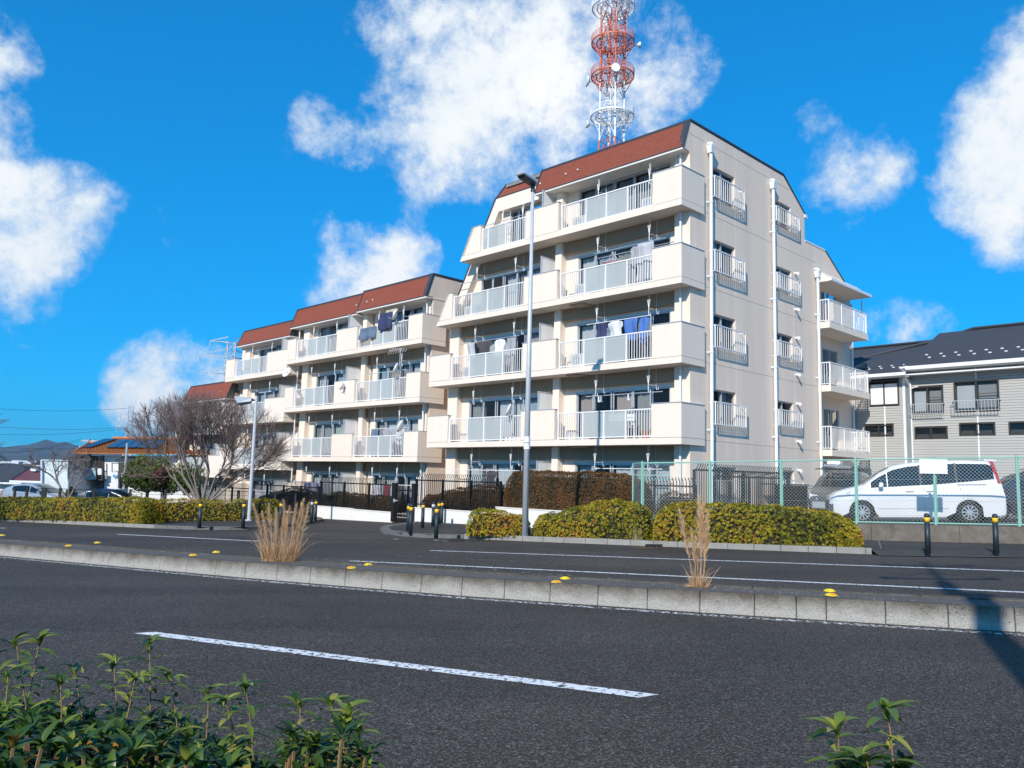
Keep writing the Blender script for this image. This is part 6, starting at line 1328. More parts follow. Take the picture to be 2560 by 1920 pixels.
def leafy(name, c, rx, ry, rz, label, m, size, n, seed, cat='tree', tone=None, trunk=True, base=None):
    r = np.random.default_rng(seed); c = np.array(c, float); root = empty(name, (c[0], c[1], base if base is not None else c[2]-rz*1.2), label=label, cat=cat); org = np.array(root.location)
    cl = r.normal(0, 1, (26, 3)); cl /= np.linalg.norm(cl, axis=1, keepdims=True); cl *= r.uniform(.35, .85, (26, 1)); k = r.integers(0, 26, n); d = r.normal(0, 1, (n, 3)); d /= np.linalg.norm(d, axis=1, keepdims=True)
    P_ = cl[k]+d*r.uniform(.16, .36, (n, 1)); Nn = d*.7+P_*.5; P_ = P_*np.array([rx, ry, rz])+c
    T_ = np.clip(.45+cl[k][:, 2]*.3+r.normal(0, .2, n), 0, 1) if tone is None else tone(P_, r)
    leaves('foliage', P_-org, Nn, size, m, root, tone=T_, per=4, aspect=.5)
    b = MB(); b.tube((0, 0, 0), (0, 0, c[2]-org[2]), rx*.09, rx*.04, 7)
    for i in range(8): q = cl[i]*np.array([rx, ry, rz])*.8+c-org; b.tube((0, 0, (c[2]-org[2])*.6), q, rx*.035, rx*.012, 4)
    b.build('trunk', bark, root); return root
y_ = VP(372, 1185, 47); leafy('evergreen_tree', y_, 1.5, 1.4, 1.15, 'yellow-green evergreen tree between the white house and the bare tree', green_leaf, .12, 5200, 3, base=-1.6)
y_ = VP(410, 1205, 46); leafy('camellia', y_, .8, .8, .75, 'dark camellia with pink blossom right of the yellow-green tree', leafmat('camellia_leaf', [(0, (.02, .035, .012)), (.6, (.05, .07, .02)), (.8, (.30, .07, .10)), (1, (.42, .12, .16))]), .10, 2200, 5, cat='shrub', base=-1.6)
y_ = VP(468, 1200, 45); leafy('evergreen_shrub', y_, 1.0, .8, 1.0, 'green shrub seen through the lower branches of the large bare tree', green_leaf, .10, 1600, 6, cat='shrub', base=-1.5)
y_ = VP(182, 1240, 46); leafy('evergreen_shrub', y_, .45, .45, .6, 'small green shrub below the small bare tree at the left', far_leaf, .10, 700, 7, cat='shrub', base=-1.5)

# ------------------------------------------------------------------ houses at the left
cream_w = mat('house_white', (.78, .78, .76), .8, var=.04, vscale=1); otile = mat('orange_tile', (.52, .20, .055), .7, col2=(.38, .13, .035), vscale=6); solar = mat('solar_panel', (.02, .03, .055), .12, spec=.8); maroon = mat('maroon_roof', (.16, .055, .065), .75, var=.2, vscale=2)
YO = 55.
def XY(px, py, Y): v = VP(px, py, Y); return v[0], v[2]
def fpoly(b, pts, Y, th): b.prism([(XY(x, y, Y)[0], Y, XY(x, y, Y)[1]) for x, y in pts], (0, th, 0))
ho = empty('tiled_house', (0, 0, 0), label='white house with an orange tiled roof and dark solar panels at the left', cat='house')
b = MB(); fpoly(b, [(257, 1139), (560, 1141), (560, 1300), (257, 1300)], 55, 7); b.build('wall', cream_w, ho)
b = MB(); fpoly(b, [(226, 1139), (256.5, 1139), (256.5, 1300), (226, 1300)], 56.5, 6); b.build('wall', cream_w, ho)
b = MB(); fpoly(b, [(166, 1209), (256.3, 1209), (256.3, 1300), (166, 1300)], 56.2, 6); b.build('wall', mat('house_pink', (.66, .58, .55), .8), ho)
def roofquad(b, pts): b.poly([VP(*p) for p in pts])
def slope(name, e0, e1, r0, r1, Ye, Yr, m, rows=14, cols=46, parent=None, kind='stuff'):
    """rows of rounded tiles between an eave line and a ridge line"""
    A_, B_, C_, D_ = [np.array(VP(*q)) for q in ((*e0, Ye), (*e1, Ye), (*r0, Yr), (*r1, Yr))]; b = MB(); b.poly([A_, B_, D_, C_]); base = b.build('roof', m, parent); sd = base.modifiers.new('t', 'SOLIDIFY'); sd.thickness = .08
    b = MB(); nrm = np.cross(B_-A_, C_-A_); nrm /= np.linalg.norm(nrm); nrm = nrm if nrm[2] > 0 else -nrm
    for i in range(rows):
        for j in range(cols):
            u0, u1 = j/cols, (j+.86)/cols; v0, v1 = i/rows, (i+1)/rows
            f = lambda u, v: (A_+(B_-A_)*u)*(1-v)+(C_+(D_-C_)*u)*v
            p0, p1, p2, p3 = f(u0, v0), f(u1, v0), f(u1, v1), f(u0, v1); um = (u0+u1)/2
            b.f.append(tuple(range(len(b.v), len(b.v)+4))); b.v += [tuple(p0+nrm*.03), tuple(f(um, v0)+nrm*.10), tuple(f(um, v1)+nrm*.05), tuple(p3+nrm*.01)]
            b.f.append(tuple(range(len(b.v), len(b.v)+4))); b.v += [tuple(f(um, v0)+nrm*.10), tuple(p1+nrm*.03), tuple(p2+nrm*.01), tuple(f(um, v1)+nrm*.05)]
    b.build('tile', m, base, kind=kind); return base
slope('r', (184, 1131), (560, 1135), (290, 1097), (560, 1099), 54.2, 58.6, otile, parent=ho)
slope('r', (184, 1131), (250, 1133), (222, 1108), (262, 1109), 54.6, 57.6, otile, rows=9, cols=10, parent=ho)
b = MB(); b.path([VP(222, 1107.5, 57.6), VP(250, 1107.5, 57.8)], .13, 6); b.path([VP(282, 1095.5, 58.6), VP(560, 1097.5, 58.6)], .13, 6); b.path([VP(186, 1130, 54.3), VP(222, 1107.5, 57.6)], .10, 6); b.path([VP(258, 1131, 54.4), VP(299, 1102, 58.3)], .09, 6); b.build('ridge_tile', otile, ho)
for pts in (((206, 1121), (228, 1122), (262, 1101), (294, 1101)), ((266, 1122), (392, 1123), (300, 1103), (420, 1104))):
    A_, B_, C_, D_ = [np.array(VP(x, y, Y)) for (x, y), Y in zip(pts, (55.2, 55.2, 58.0, 58.0))]
    k = 2 if pts[0][0] < 250 else 5
    for i in range(k):
        u0, u1 = i/k+.01, (i+1)/k-.01; q = [A_+(B_-A_)*u0, A_+(B_-A_)*u1, C_+(D_-C_)*u1, C_+(D_-C_)*u0]; b = MB(); b.poly([p_+np.array([0, -.09, .13]) for p_ in q]); o = b.build('solar_panel', solar, ho); sd = o.modifiers.new('t', 'SOLIDIFY'); sd.thickness = .05
b = MB()
for (x0, y0, x1, y1) in ((279, 1157, 297, 1180), (295, 1156, 318, 1220)): fpoly(b, [(x0, y0), (x1, y0), (x1, y1), (x0, y1)], 54.9, .07)
b.build('window_recess', brownf, ho); b = MB(); fpoly(b, [(281.5, 1159), (296, 1159), (296, 1179), (281.5, 1179)], 54.85, .03); b.build('blind', curtain_m[0], ho)
b = MB(); fpoly(b, [(228, 1154), (256, 1154), (256, 1199), (228, 1199)], 56.4, .06); b.build('window_recess', brownf, ho); b = MB(); fpoly(b, [(232, 1158), (243, 1158), (243, 1172), (232, 1172)], 56.35, .03); b.build('curtain', curtain_m[0], ho)
b = MB(); fpoly(b, [(256, 1138), (258.5, 1138), (258.5, 1300), (256, 1300)], 54.9, .12); b.build('rain_pipe', brownf, ho)
b = MB(); A_ = [VP(287, 1150, 53.6), VP(345, 1152, 53.6), VP(345, 1143, 55), VP(308, 1143, 55)]; b.poly(A_); o = b.build('canopy', slate_m, ho); o.modifiers.new('t', 'SOLIDIFY').thickness = .08
# covered balcony on posts
b = MB(); 
for x in (169, 226, 254): fpoly(b, [(x, 1150), (x+2, 1150), (x+2, 1200), (x, 1200)], 54.6, .1)
fpoly(b, [(167, 1196), (256, 1198), (256, 1201), (167, 1199)], 54.4, 2); fpoly(b, [(169, 1167), (256, 1168), (256, 1169.5), (169, 1168.5)], 54.6, .06); fpoly(b, [(166, 1147), (228, 1148), (228, 1150), (166, 1149)], 54.4, 2)
for i in range(42): x = 171+2.0*i; fpoly(b, [(x, 1168), (x+.5, 1168), (x+.5, 1197), (x, 1197)], 54.6, .03)
b.build('balcony', brownf, ho); b = MB(); b.poly([VP(160, 1147, 54.2), VP(228, 1148, 54.2), VP(228, 1134, 57), VP(190, 1136, 57)]); o = b.build('porch_roof', slate_m, ho); o.modifiers.new('t', 'SOLIDIFY').thickness = .08
def flatthing(name, pts, Y, m, lab, cat, th=.04, grp=None):
    b = MB(); fpoly(b, pts, Y, th); return tag(b.build(name, m), lab, cat, grp)
for (x0, x1, y0, y1, c, lab) in ((209, 238, 1170, 1199, 'teal', 'pale quilt with a blue patch hung over the house balcony'), (244, 253, 1171, 1187, 'white', 'small white cloth at the right end of the house balcony'), (197, 207, 1155, 1168, 'white', 'white shirt on the line under the house balcony roof'), (208, 215, 1153, 1167, 'maroon', 'dark red towel on the line under the house balcony roof'), (188, 195, 1154, 1166, 'dark', 'dark trousers on the line under the house balcony roof'), (278, 294, 1180, 1226, 'white', 'long white sheet with blue print below the house window'), (303, 315, 1182, 1195, 'lgrey', 'pale bundle of bedding beside the thin lamp pole')):
    flatthing('hung_cloth', [(x0, y0), (x1, y0), (x1+1, (y0+y1)/2), (x1, y1), (x0+1, y1), (x0-.5, (y0+y1)/2)], 54.2, cm[c], lab, 'laundry', .08, 'washing on the white house')
for x0, y0, lab, w in ((216, 1173, 'q', 12), (281, 1186, 's', 13)):
    b = MB(); fpoly(b, [(x0, y0+2), (x0+w*.3, y0), (x0+w*.6, y0+3), (x0+w, y0+1), (x0+w*.9, y0+8), (x0+w*.5, y0+10), (x0+w*.2, y0+7)], 54.13, .03); tag(b.build('printed_patch', mat('print_blue', (.10, .30, .50), .8)), 'blue printed patch on the %s' % ('quilt over the house balcony' if lab == 'q' else 'long white sheet below the house window'), 'cloth')
gh2 = empty('clad_shed', (0, 0, 0), label='windowless pale panel-clad building left of the white house', cat='building')
pale = mat('pale_panel', (.60, .68, .70), .7, var=.12, vscale=1.5)
for i in range(7):
    b = MB(); y0 = 1150+i*11.5; fpoly(b, [(105, y0), (170, y0+.6), (170, y0+12), (105, y0+11.3)], 52+.0*i, .12); b.build('panel', pale, gh2)
b = MB(); fpoly(b, [(105, 1151), (170, 1151), (170, 1280), (105, 1280)], 52.15, 5); b.build('wall', pale, gh2); b = MB(); fpoly(b, [(103, 1149), (171, 1150), (171, 1152), (103, 1151)], 51.9, 5.2); fpoly(b, [(101.5, 1150), (104, 1150), (104, 1260), (101.5, 1260)], 51.8, .15); b.build('trim', pipew, gh2)
def gable_house(name, lab, ex0, ex1, ey, rx0, rx1, ry, Y, D_, m, wallm=cream_w, grp='low houses at the left'):
    t = empty(name, (0, 0, 0), label=lab, cat='house', group=grp); A_, B_, C_, D2_ = VP(ex0, ey, Y), VP(ex1, ey, Y), VP(rx1, ry, Y+D_), VP(rx0, ry, Y+D_)
    b = MB(); b.poly([A_, B_, C_, D2_]); E_, F_ = A_+[0, 2*D_, 0], B_+[0, 2*D_, 0]; b.poly([D2_, C_, F_, E_]); b.poly([A_, D2_, E_]); b.poly([B_, F_, C_]); o = b.build('roof', m, t); o.modifiers.new('t', 'SOLIDIFY').thickness = .12
    b = MB(); b.box(A_[0]+.5, B_[0]-.5, Y+.5, Y+2*D_-.5, -4.5, A_[2]-.1); b.build('wall', wallm, t)
    b = MB(); b.box(A_[0], B_[0], Y-.12, Y, A_[2]-.16, A_[2]-.02); b.build('gutter', pipew, t)
    b = MB(); w = (B_[0]-A_[0]); 
    for i in range(3): b.box(A_[0]+w*(.2+.25*i), A_[0]+w*(.2+.25*i)+.9, Y+.44, Y+.5, A_[2]-1.6, A_[2]-.5)
    b.build('window', glass_dark, t); return t
gable_house('slate_house', 'house with a dark hipped roof at the far left edge, behind the silver hatchback', -70, 88, 1203, 10, 52, 1161, 66, 4, slate_m)
gable_house('maroon_house', 'low house with a dark red roof beside the pale clad building', 26, 108, 1200, 66, 120, 1174, 58, 3, maroon)
b = MB(); fpoly(b, [(76, 1171), (89, 1172), (89, 1178), (76, 1177)], 60, 1.0); tag(b.build('roof_unit', white_al), 'small white box on the dark red roof', 'box')
for k, (x0, x1, y0, Y, lab) in enumerate(((-60, 36, 1158, 105, 'grey roofed house far behind at the left edge'), (40, 88, 1160, 98, 'brown roofed house behind the dark hipped roof'), (86, 104, 1153, 90, 'dark gabled roof left of the pale clad building'), (560, 640, 1165, 75, 'small house behind the stepped block trees'))): gable_house('distant_house', lab, x0, x1, y0+9, x0+6, x1-6, y0, Y, 4, [slate_m, mat('brown_roof', (.14, .11, .09), .8), slate_m, slate_m][k])
# white low walls and a black post-and-mesh fence behind the hedges
b = MB(); 
for (x0, x1, y0) in ((330, 352, 1237), (378, 389, 1240), (389, 401, 1231), (450, 480, 1239)): fpoly(b, [(x0, y0), (x1, y0), (x1, 1290), (x0, 1290)], 44, .15)
tag(b.build('garden_wall', whitewall, kind='stuff'), 'broken run of low white garden walls behind the left hedge', 'wall')
mf = empty('wire_fence', (0, 0, 0), label='thin black post-and-wire fence behind the left hedges', cat='fence')
pf = [(60, 1224), (88, 1223), (128, 1221), (165, 1222), (245, 1224), (330, 1225), (414, 1226), (500, 1227), (590, 1228), (680, 1232), (730, 1236)]
P3 = []
for x, y in pf: v = VP(x, y, 37.0+(x-400)*.006); P3.append((v[0], v[1], .40 if True else v[2]))
P3 = [(VP(x, y, 37.5)[0], 37.5+(x-400)*.002, VP(x, y, 37.5)[2]) for x, y in pf]
for i, p_ in enumerate(P3): b = MB(); w_ = .045 if i != 2 else .11; b.box(p_[0]-w_, p_[0]+w_, p_[1]-.04, p_[1]+.04, gz(p_[0], p_[1])-.3, p_[2]+.04); b.build('post', black_m, mf)
b = MB()
for a, c in zip(P3[:-1], P3[1:]):
    a, c = np.array(a), np.array(c)
    for h in np.linspace(0, 1, 7): b.tube(a-[0, 0, 1.15*h], c-[0, 0, 1.15*h], .008 if 0 < h < 1 else .015, n=3, cap=False)
    k = int(np.linalg.norm(c-a)/.09)
    for i in range(k): q = a+(c-a)*i/k; b.tube(q, q-[0, 0, 1.15], .004, n=3, cap=False)
b.build('wires', black_m, mf, kind='stuff')
# tall steel post left of the house and small pole with crossarms
q = VP(307, 1245, 50); t = empty('steel_pole', (q[0], q[1], -1.5), label='thin grey steel pole standing in front of the white house', cat='pole'); b = MB(); b.tube((0, 0, 0), (0, 0, VP(310, 1108, 50)[2]+1.5), .09, .06, 10); b.build('shaft', steel, t)
q = VP(224, 1097, 75); t = empty('power_pole', (q[0], q[1], -3), label='distant power pole with crossarm behind the orange tiled roof', cat='utility pole'); b = MB(); b.tube((0, 0, 0), (0, 0, q[2]+3), .16, .13, 8); b.build('pole', concrete, t); b = MB(); b.box(-.8, .8, -.05, .05, q[2]+2.75, q[2]+2.87); b.box(-.9, .3, -.05, .05, q[2]+2.2, q[2]+2.3); b.build('crossarm', steel, t)
pt = VP(206, 1098, 75)
for k, (y, yy) in enumerate(((1118, 1096), (1121, 1100))): wire((VP(-120, y+6, 62), VP(206, yy, 75)), .012, 'lower black wire sagging from the left edge to the distant power pole' if k else 'upper black wire sagging from the left edge to the distant power pole', .6)
wire((VP(235, 1098, 75), VP(330, 1118, 70)), .012, 'black wire from the distant power pole down over the tiled roof', .4)
for k, (y0, y1) in enumerate(((1005, 1020), (1049, 1067), (1078, 1070), (1102, 1114))): wire((VP(-200, y0-4, 240), VP(322, y1, 300)), .05, ['highest thin power line crossing the blue sky at the left', 'second thin power line crossing the sky at the left', 'third thin power line, dipping towards the left edge', 'lowest thin power line just above the far hills'][k], 2, 'high voltage lines', n=20, m=MATS['dark_trim'])

# ------------------------------------------------------------------ lattice pylons and the telecom tower
pyl_m = mat('pylon_steel', (.55, .60, .65), .5, metal=.2); tw_red = mat('tower_red', (.62, .13, .06), .5, var=.1); tw_white = mat('tower_white', (.80, .80, .80), .5)
def pylon(px, ytop, ybase, Y, wt, wb, arms, label, r=.10):
    top = VP(px, ytop, Y); base = VP(px-4, ybase, Y); H_ = top[2]-base[2]; t = empty('power_pylon', base, .5, label=label, cat='pylon', group='steel lattice power pylons'); 
    L4 = [(-1, -1), (1, -1), (1, 1), (-1, 1)]
    def w(z): u = z/H_; return wb+(wt-wb)*min(1, u*1.6) if u < .62 else wt
    for sx, sy in L4: b = MB(); b.tube((sx*w(0), sy*w(0), -8), (sx*w(H_*.62), sy*w(H_*.62), H_*.62), r*1.5, n=4); b.tube((sx*w(H_*.62), sy*w(H_*.62), H_*.62), (sx*wt, sy*wt, H_), r*1.2, n=4); b.build('leg', pyl_m, t)
    b = MB(); k = 13
    for i in range(k):
        z0, z1 = H_*i/k, H_*(i+1)/k
        for (ax, ay), (cx, cy) in zip(L4, L4[1:]+L4[:1]):
            b.tube((ax*w(z0), ay*w(z0), z0), (cx*w(z1), cy*w(z1), z1), r*.7, n=3, cap=False); b.tube((cx*w(z0), cy*w(z0), z0), (ax*w(z1), ay*w(z1), z1), r*.7, n=3, cap=False); b.tube((ax*w(z1), ay*w(z1), z1), (cx*w(z1), cy*w(z1), z1), r*.7, n=3, cap=False)
    b.build('bracing', pyl_m, t, kind='stuff')
    for ya, hl in arms:
        z = VP(px, ya, Y)[2]-base[2]; b = MB()
        for sg in (-1, 1):
            for sy in (-1, 1): b.tube((sg*wt*.9, sy*wt*.8, z), (sg*hl, 0, z), r, n=3); b.tube((sg*wt*.9, sy*wt*.8, z+hl*.28), (sg*hl, 0, z+.1), r*.8, n=3)
            for i in range(4): u = i/4; x = sg*(wt+(hl-wt)*u); b.tube((x, 0, z), (sg*(wt+(hl-wt)*(u+.2)), 0, z+hl*.28*(1-u-.2)), r*.5, n=3)
            b.tube((sg*hl, 0, z), (sg*hl*1.0, 0, z-2.2), r*.9, n=4)
        b.build('crossarm', pyl_m, t)
pylon(560, 855, 1190, 300, 1.4, 4.6, [(857, 7.5), (893, 11), (935, 9.5)], 'near white lattice pylon rising behind the left red roof', r=.16)
pylon(318, 1015, 1180, 330, .8, 2.4, [(1036, 3.6), (1053, 4.6), (1068, 4.4)], 'smaller distant pylon above the orange tiled roof', r=.15)
tt = empty('telecom_tower', (26.8, 222, 0), label='tall red and white lattice telecom tower with ring platforms behind the near block', cat='tower')
zz = lambda y: VP(1530, y, 222)[2]
ys = [zz(y) for y in (1190, 700, 354, 296, 205, 120, 10, -120)]
Rw = 3.55
def legw(z): return Rw+max(0, (zz(354)-z))*.045+ (max(0, zz(296)-z))*.01
lv = [(-8, zz(354), tw_red), (zz(354), zz(200), tw_white), (zz(200), zz(20), tw_red), (zz(20), zz(-120), tw_white)]
A4 = [(cos(a), sin(a)) for a in (radians(8+90*i) for i in range(4))]
for z0, z1, m in lv:
    for ax, ay in A4: b = MB(); b.tube((ax*legw(z0), ay*legw(z0), z0), (ax*legw(z1), ay*legw(z1), z1), .27, n=8); b.build('leg', m, tt)
    b = MB(); k = max(1, int((z1-z0)/5.2))
    for i in range(k):
        a_, c_ = z0+(z1-z0)*i/k, z0+(z1-z0)*(i+1)/k
        for (ax, ay), (cx, cy) in zip(A4, A4[1:]+A4[:1]):
            w0, w1 = legw(a_), legw(c_); mx_ = ((ax+cx)/2*w1, (ay+cy)/2*w1, c_)
            b.tube((ax*w0, ay*w0, a_), mx_, .11, n=4); b.tube((cx*w0, cy*w0, a_), mx_, .11, n=4); b.tube((ax*w1, ay*w1, c_), (cx*w1, cy*w1, c_), .10, n=4); b.tube((ax*w0, ay*w0, (a_+c_)/2), (cx*w0, cy*w0, (a_+c_)/2), .07, n=4)
    for px_ in (-.55, .55): b.tube((px_, -.4, z0), (px_, -.4, z1), .13, n=5)
    for i in range(int((z1-z0)/.8)): b.tube((-.55, -.4, z0+.8*i), (.55, -.4, z0+.8*i), .05, n=3)
    b.build('bracing', m, tt, kind='stuff')
for z, m in ((zz(292), tw_white), (zz(192), tw_red), (zz(108), tw_red), (zz(20), tw_white)):
    Rr = 6.25; N_ = 40; b = MB()
    for i in range(N_):
        a0, a1 = 2*pi*i/N_, 2*pi*(i+1)/N_
        for r0, r1, za, zb_ in ((Rr-.2, Rr, -.25, .25), (Rr-.05, Rr, 1.9, 2.05), (Rr-.05, Rr, 1.15, 1.22), (4.6, 4.8, -.2, .05)):
            b.hexa([(cos(a0)*r0, sin(a0)*r0, z+za), (cos(a0)*r1, sin(a0)*r1, z+za), (cos(a1)*r1, sin(a1)*r1, z+za), (cos(a1)*r0, sin(a1)*r0, z+za), (cos(a0)*r0, sin(a0)*r0, z+zb_), (cos(a0)*r1, sin(a0)*r1, z+zb_), (cos(a1)*r1, sin(a1)*r1, z+zb_), (cos(a1)*r0, sin(a1)*r0, z+zb_)])
        b.tube((cos(a0)*Rr, sin(a0)*Rr, z), (cos(a0)*Rr, sin(a0)*Rr, z+2), .06, n=4)
        b.tube((cos(a0)*2.2, sin(a0)*2.2, z-.1), (cos(a0)*Rr, sin(a0)*Rr, z-.1), .05, n=3); b.tube((cos(a0)*3.3, sin(a0)*3.3, z-.2), (cos(a1+.3)*Rr, sin(a1+.3)*Rr, z-.2), .06, n=3)
    pfm = b.build('ring_platform', m, tt)
    b = MB()
    for i in range(N_*2): a0 = pi*i/N_; b.tube((cos(a0)*Rr, sin(a0)*Rr, z), (cos(a0)*Rr, sin(a0)*Rr, z+2), .03, n=3)
    for i in range(8): a0 = 2*pi*i/8+radians(8); w_ = legw(z-4.5); k = A4[(i//2) % 4]; b.tube((cos(a0)*Rr*.96, sin(a0)*Rr*.96, z-.2), (k[0]*w_, k[1]*w_, z-5), .12, n=4)
    rg = np.random.default_rng(int(z))
    for i in range(26): a0, r0 = rg.uniform(0, 6.28), rg.uniform(2.5, 5.8); b.box(cos(a0)*r0-.3, cos(a0)*r0+.3, sin(a0)*r0-.05, sin(a0)*r0+.05, z-.6+rg.uniform(-.4, .3), z-.3)
    b.build('platform_framing', m, pfm, kind='stuff')
def horn(px, py, dy, r, d, lab=None, yaw=0.):
    c = np.array(VP(px, py, 222+dy))-np.array([26.8, 222, 0]); b = MB(); b.lathe([(r*.25, .9), (r*.6, .6), (r, .15), (r, -.25), (r*.98, -.3)], 20, 'y'); o = b.build('dish_antenna', tw_white, tt, smooth=False); o.location = c; o.rotation_euler = (0, 0, yaw)
    b = MB(); b.tube((0, .8, 0), (0, 2.2, 0), .12, n=6); b.build('mount', steel, o)
horn(1539, 169, -6.4, 1.25, 1, yaw=.1); horn(1467, 203, -1, 1.6, 1, yaw=1.35*-1); horn(1467, 311, -1, 1.05, 1, yaw=-1.35); horn(1600, 112, 0, .8, 1, yaw=1.3)

# ------------------------------------------------------------------ far country
hill_m = mat('hill_forest', (.06, .075, .05), .95, var=.5, vscale=.004)
def hills(name, Y0, prof, m, seed):
    r = np.random.default_rng(seed); xs = np.linspace(-9000, 9000, 260); V = []; 
    hp_ = np.interp(xs/Y0, [p[0] for p in prof], [p[1] for p in prof])*Y0
    hh = hp_*.78*(1+.10*np.sin(xs/Y0*31+1)+.06*np.sin(xs/Y0*73+2)+.03*np.sin(xs/Y0*190))
    rows = [(-.10, -.02), (.0, .4), (.05, .8), (.08, 1.), (.16, .6), (.25, -.1)]
    for dy, k in rows:
        for x, h in zip(xs, hh): V.append((x, Y0*(1+dy)+r.normal(0, Y0*.006), -20+(h+20)*k*(1+r.normal(0, .02)) if k > 0 else -60))
    n_ = len(xs); i, j = np.meshgrid(np.arange(n_-1), np.arange(len(rows)-1)); a = (j*n_+i).ravel(); F = np.stack([a, a+1, a+n_+1, a+n_], 1); return tag(npmesh(name, np.array(V), F, m, smooth=True), kind='structure')
hills('hills', 7800, [(-2.5, .02), (-.70, .030), (-.62, .040), (-.585, .036), (-.54, .030), (-.50, .022), (-.3, .018), (0, .015), (2.5, .015)], hill_m, 2)
hills('hills', 5200, [(-2.5, .012), (-.66, .018), (-.60, .014), (-.55, .021), (-.52, .016), (-.3, .01), (0, .01), (2.5, .01)], hill_m, 5)
n_ = 9000; th = rng.uniform(-1.0, .9, n_); R_ = rng.uniform(260, 900, n_); Pf = np.stack([np.tan(th)*R_, R_, np.zeros(n_)], 1); keep = ~((Pf[:, 0] > -60) & (Pf[:, 0] < 70) & (R_ < 330)); Pf = Pf[keep]; n_ = len(Pf)
Pf[:, 2] = -10-np.clip((R_[keep]-100)/900, 0, 1)*18+rng.uniform(0, 1, n_)**.6*(9+7*(np.sin(Pf[:, 0]/60)+1)/2)
root = empty('woodland', (0, 300, -10), kind='stuff'); root['kind'] = 'stuff'
wd = leaves('woodland', Pf, np.tile(np.array([[0, -.5, 1.]]), (n_, 1)), 4.2, far_leaf, None, per=6, aspect=.8, jitter=.5, tone=np.clip(.3+.4*np.sin(Pf[:, 0]/25)+rng.normal(0, .2, n_), 0, 1)); bpy.data.objects.remove(root)
b = MB()
for i in range(420):
    R0 = rng.uniform(900, 2600); a = rng.uniform(-.66, -.50) if i < 320 else rng.uniform(-1, .8); x = a*R0; h = rng.uniform(6, 16) if rng.uniform() < .9 else rng.uniform(18, 30); z0 = -24; w = rng.uniform(6, 22); b.box(x-w, x+w, R0, R0+10, z0, z0+h+R0*.0045)
tag(b.build('distant_town', mat('far_walls', (.62, .64, .66), .8, col2=(.38, .42, .48), vscale=.01), kind='stuff'), 'pale specks of the distant town below the hills at the left', 'town')

# ------------------------------------------------------------------ dry grass on the median
grass_m = leafmat('dry_grass', [(0, (.24, .13, .06)), (.5, (.52, .31, .16)), (1, (.76, .55, .34))], rough=.8, trans=.2)
def grass_clump(px, py, label, n, rb, hgt, plumes, seed, bias=0.):
    r = np.random.default_rng(seed); c = G(px, py, MEDTOP-.02); root = empty('dry_grass', c, label=label, cat='grass clump', group='dry grass clumps on the median'); V = []; T = []
    def blade(p, d, L_, w, droop, tone):
        k = 7; q = p.copy(); s = np.cross(d, r.normal(0, 1, 3)); s /= np.linalg.norm(s); prev = None
        for i in range(k+1):
            u = i/k; ww = w*(1-u*.85); cur = (q-s*ww, q+s*ww)
            if prev is not None: V.append(np.stack([prev[0], prev[1], cur[1], cur[0]])); T.append(np.clip(tone+.25*(u-.5), 0, 1))
            prev = cur; d = d+droop*u*.25+r.normal(0, .03, 3); d /= np.linalg.norm(d); q = q+d*L_/k
        return q, d
    for i in range(n):
        a = r.uniform(0, 6.28); rr = rb*sqrt(r.uniform(0, 1)); p = np.array([rr*cos(a)*1.5, rr*sin(a)*.6, 0]); d = np.array([cos(a)*rr/rb*.28+bias*.2, sin(a)*.15, 1.3])+r.normal(0, .20, 3); d /= np.linalg.norm(d)
        L_ = hgt*(r.uniform(.35, 1.0) if r.uniform() < .6 else r.uniform(.15, .45)); blade(p, d, L_, .0035, (np.array([cos(a)*.9, sin(a)*.5, -.6])+r.normal(0, .6, 3))*r.uniform(0, 1.3), r.uniform(.2, 1))
    for (dx, L_, lean) in plumes:
        p = np.array([dx*rb, r.uniform(-.03, .03), 0]); d = np.array([lean, r.uniform(-.05, .05), 1.]); d /= np.linalg.norm(d); q = p.copy(); K = 12; st = []
        for i in range(K+1):
            st.append(q.copy()); d = d+np.array([lean*.05, 0, -.015*i/K]); d /= np.linalg.norm(d); q = q+d*L_/K
        for i in range(K): 
            s = np.array([.003, 0, 0]); V.append(np.stack([st[i]-s, st[i]+s, st[i+1]+s, st[i+1]-s])); T.append(.6)
        for j in range(260):
            u = .38+.62*r.uniform(0, 1)**.8; i = min(int(u*K), K-1); b0 = st[i]+(st[i+1]-st[i])*(u*K-i); e = d*.9+r.normal(0, .30, 3); e[2] = abs(e[2])+.2; e /= np.linalg.norm(e)
            blade(b0, e, L_*.12*(1.25-abs(u-.6)*1.8), .0030, np.array([lean, 0, -.1]), r.uniform(.45, 1))
    for i in range(60):
        a = r.uniform(0, 6.28); p = np.array([cos(a)*rb*.8, sin(a)*rb*.4, .01]); d = np.array([cos(a), sin(a)*.5, r.uniform(.1, .6)]); d /= np.linalg.norm(d); blade(p, d, hgt*r.uniform(.15, .4), .003, np.array([0, 0, -.8]), r.uniform(.3, 1))
    V = np.concatenate(V); F = np.arange(len(V)).reshape(-1, 4); npmesh('blades', V, F, grass_m, root, attr=np.array(T), kind='stuff')
grass_clump(700, 1404, 'wide clump of tall dry grass on the median left of centre', 1100, .19, .62, [(-1.1, .95, -.22), (-.7, .92, -.10), (-.3, .85, -.04), (0, .80, .02), (.3, .88, .05), (.6, .98, -.08), (.9, 1.0, .12), (1.2, .85, .10), (1.5, .95, .10), (-.9, .8, -.15), (.75, .92, .06), (-.5, .8, .0)], 3)
grass_clump(1746, 1470, 'narrow clump of dry plumed grass on the median right of centre', 190, .075, .36, [(-.8, .95, -.14), (-.3, .72, -.08), (.3, 1.12, .0), (.7, .92, .06), (.9, .80, .05), (.1, .62, -.04), (.45, 1.0, .02)], 4)
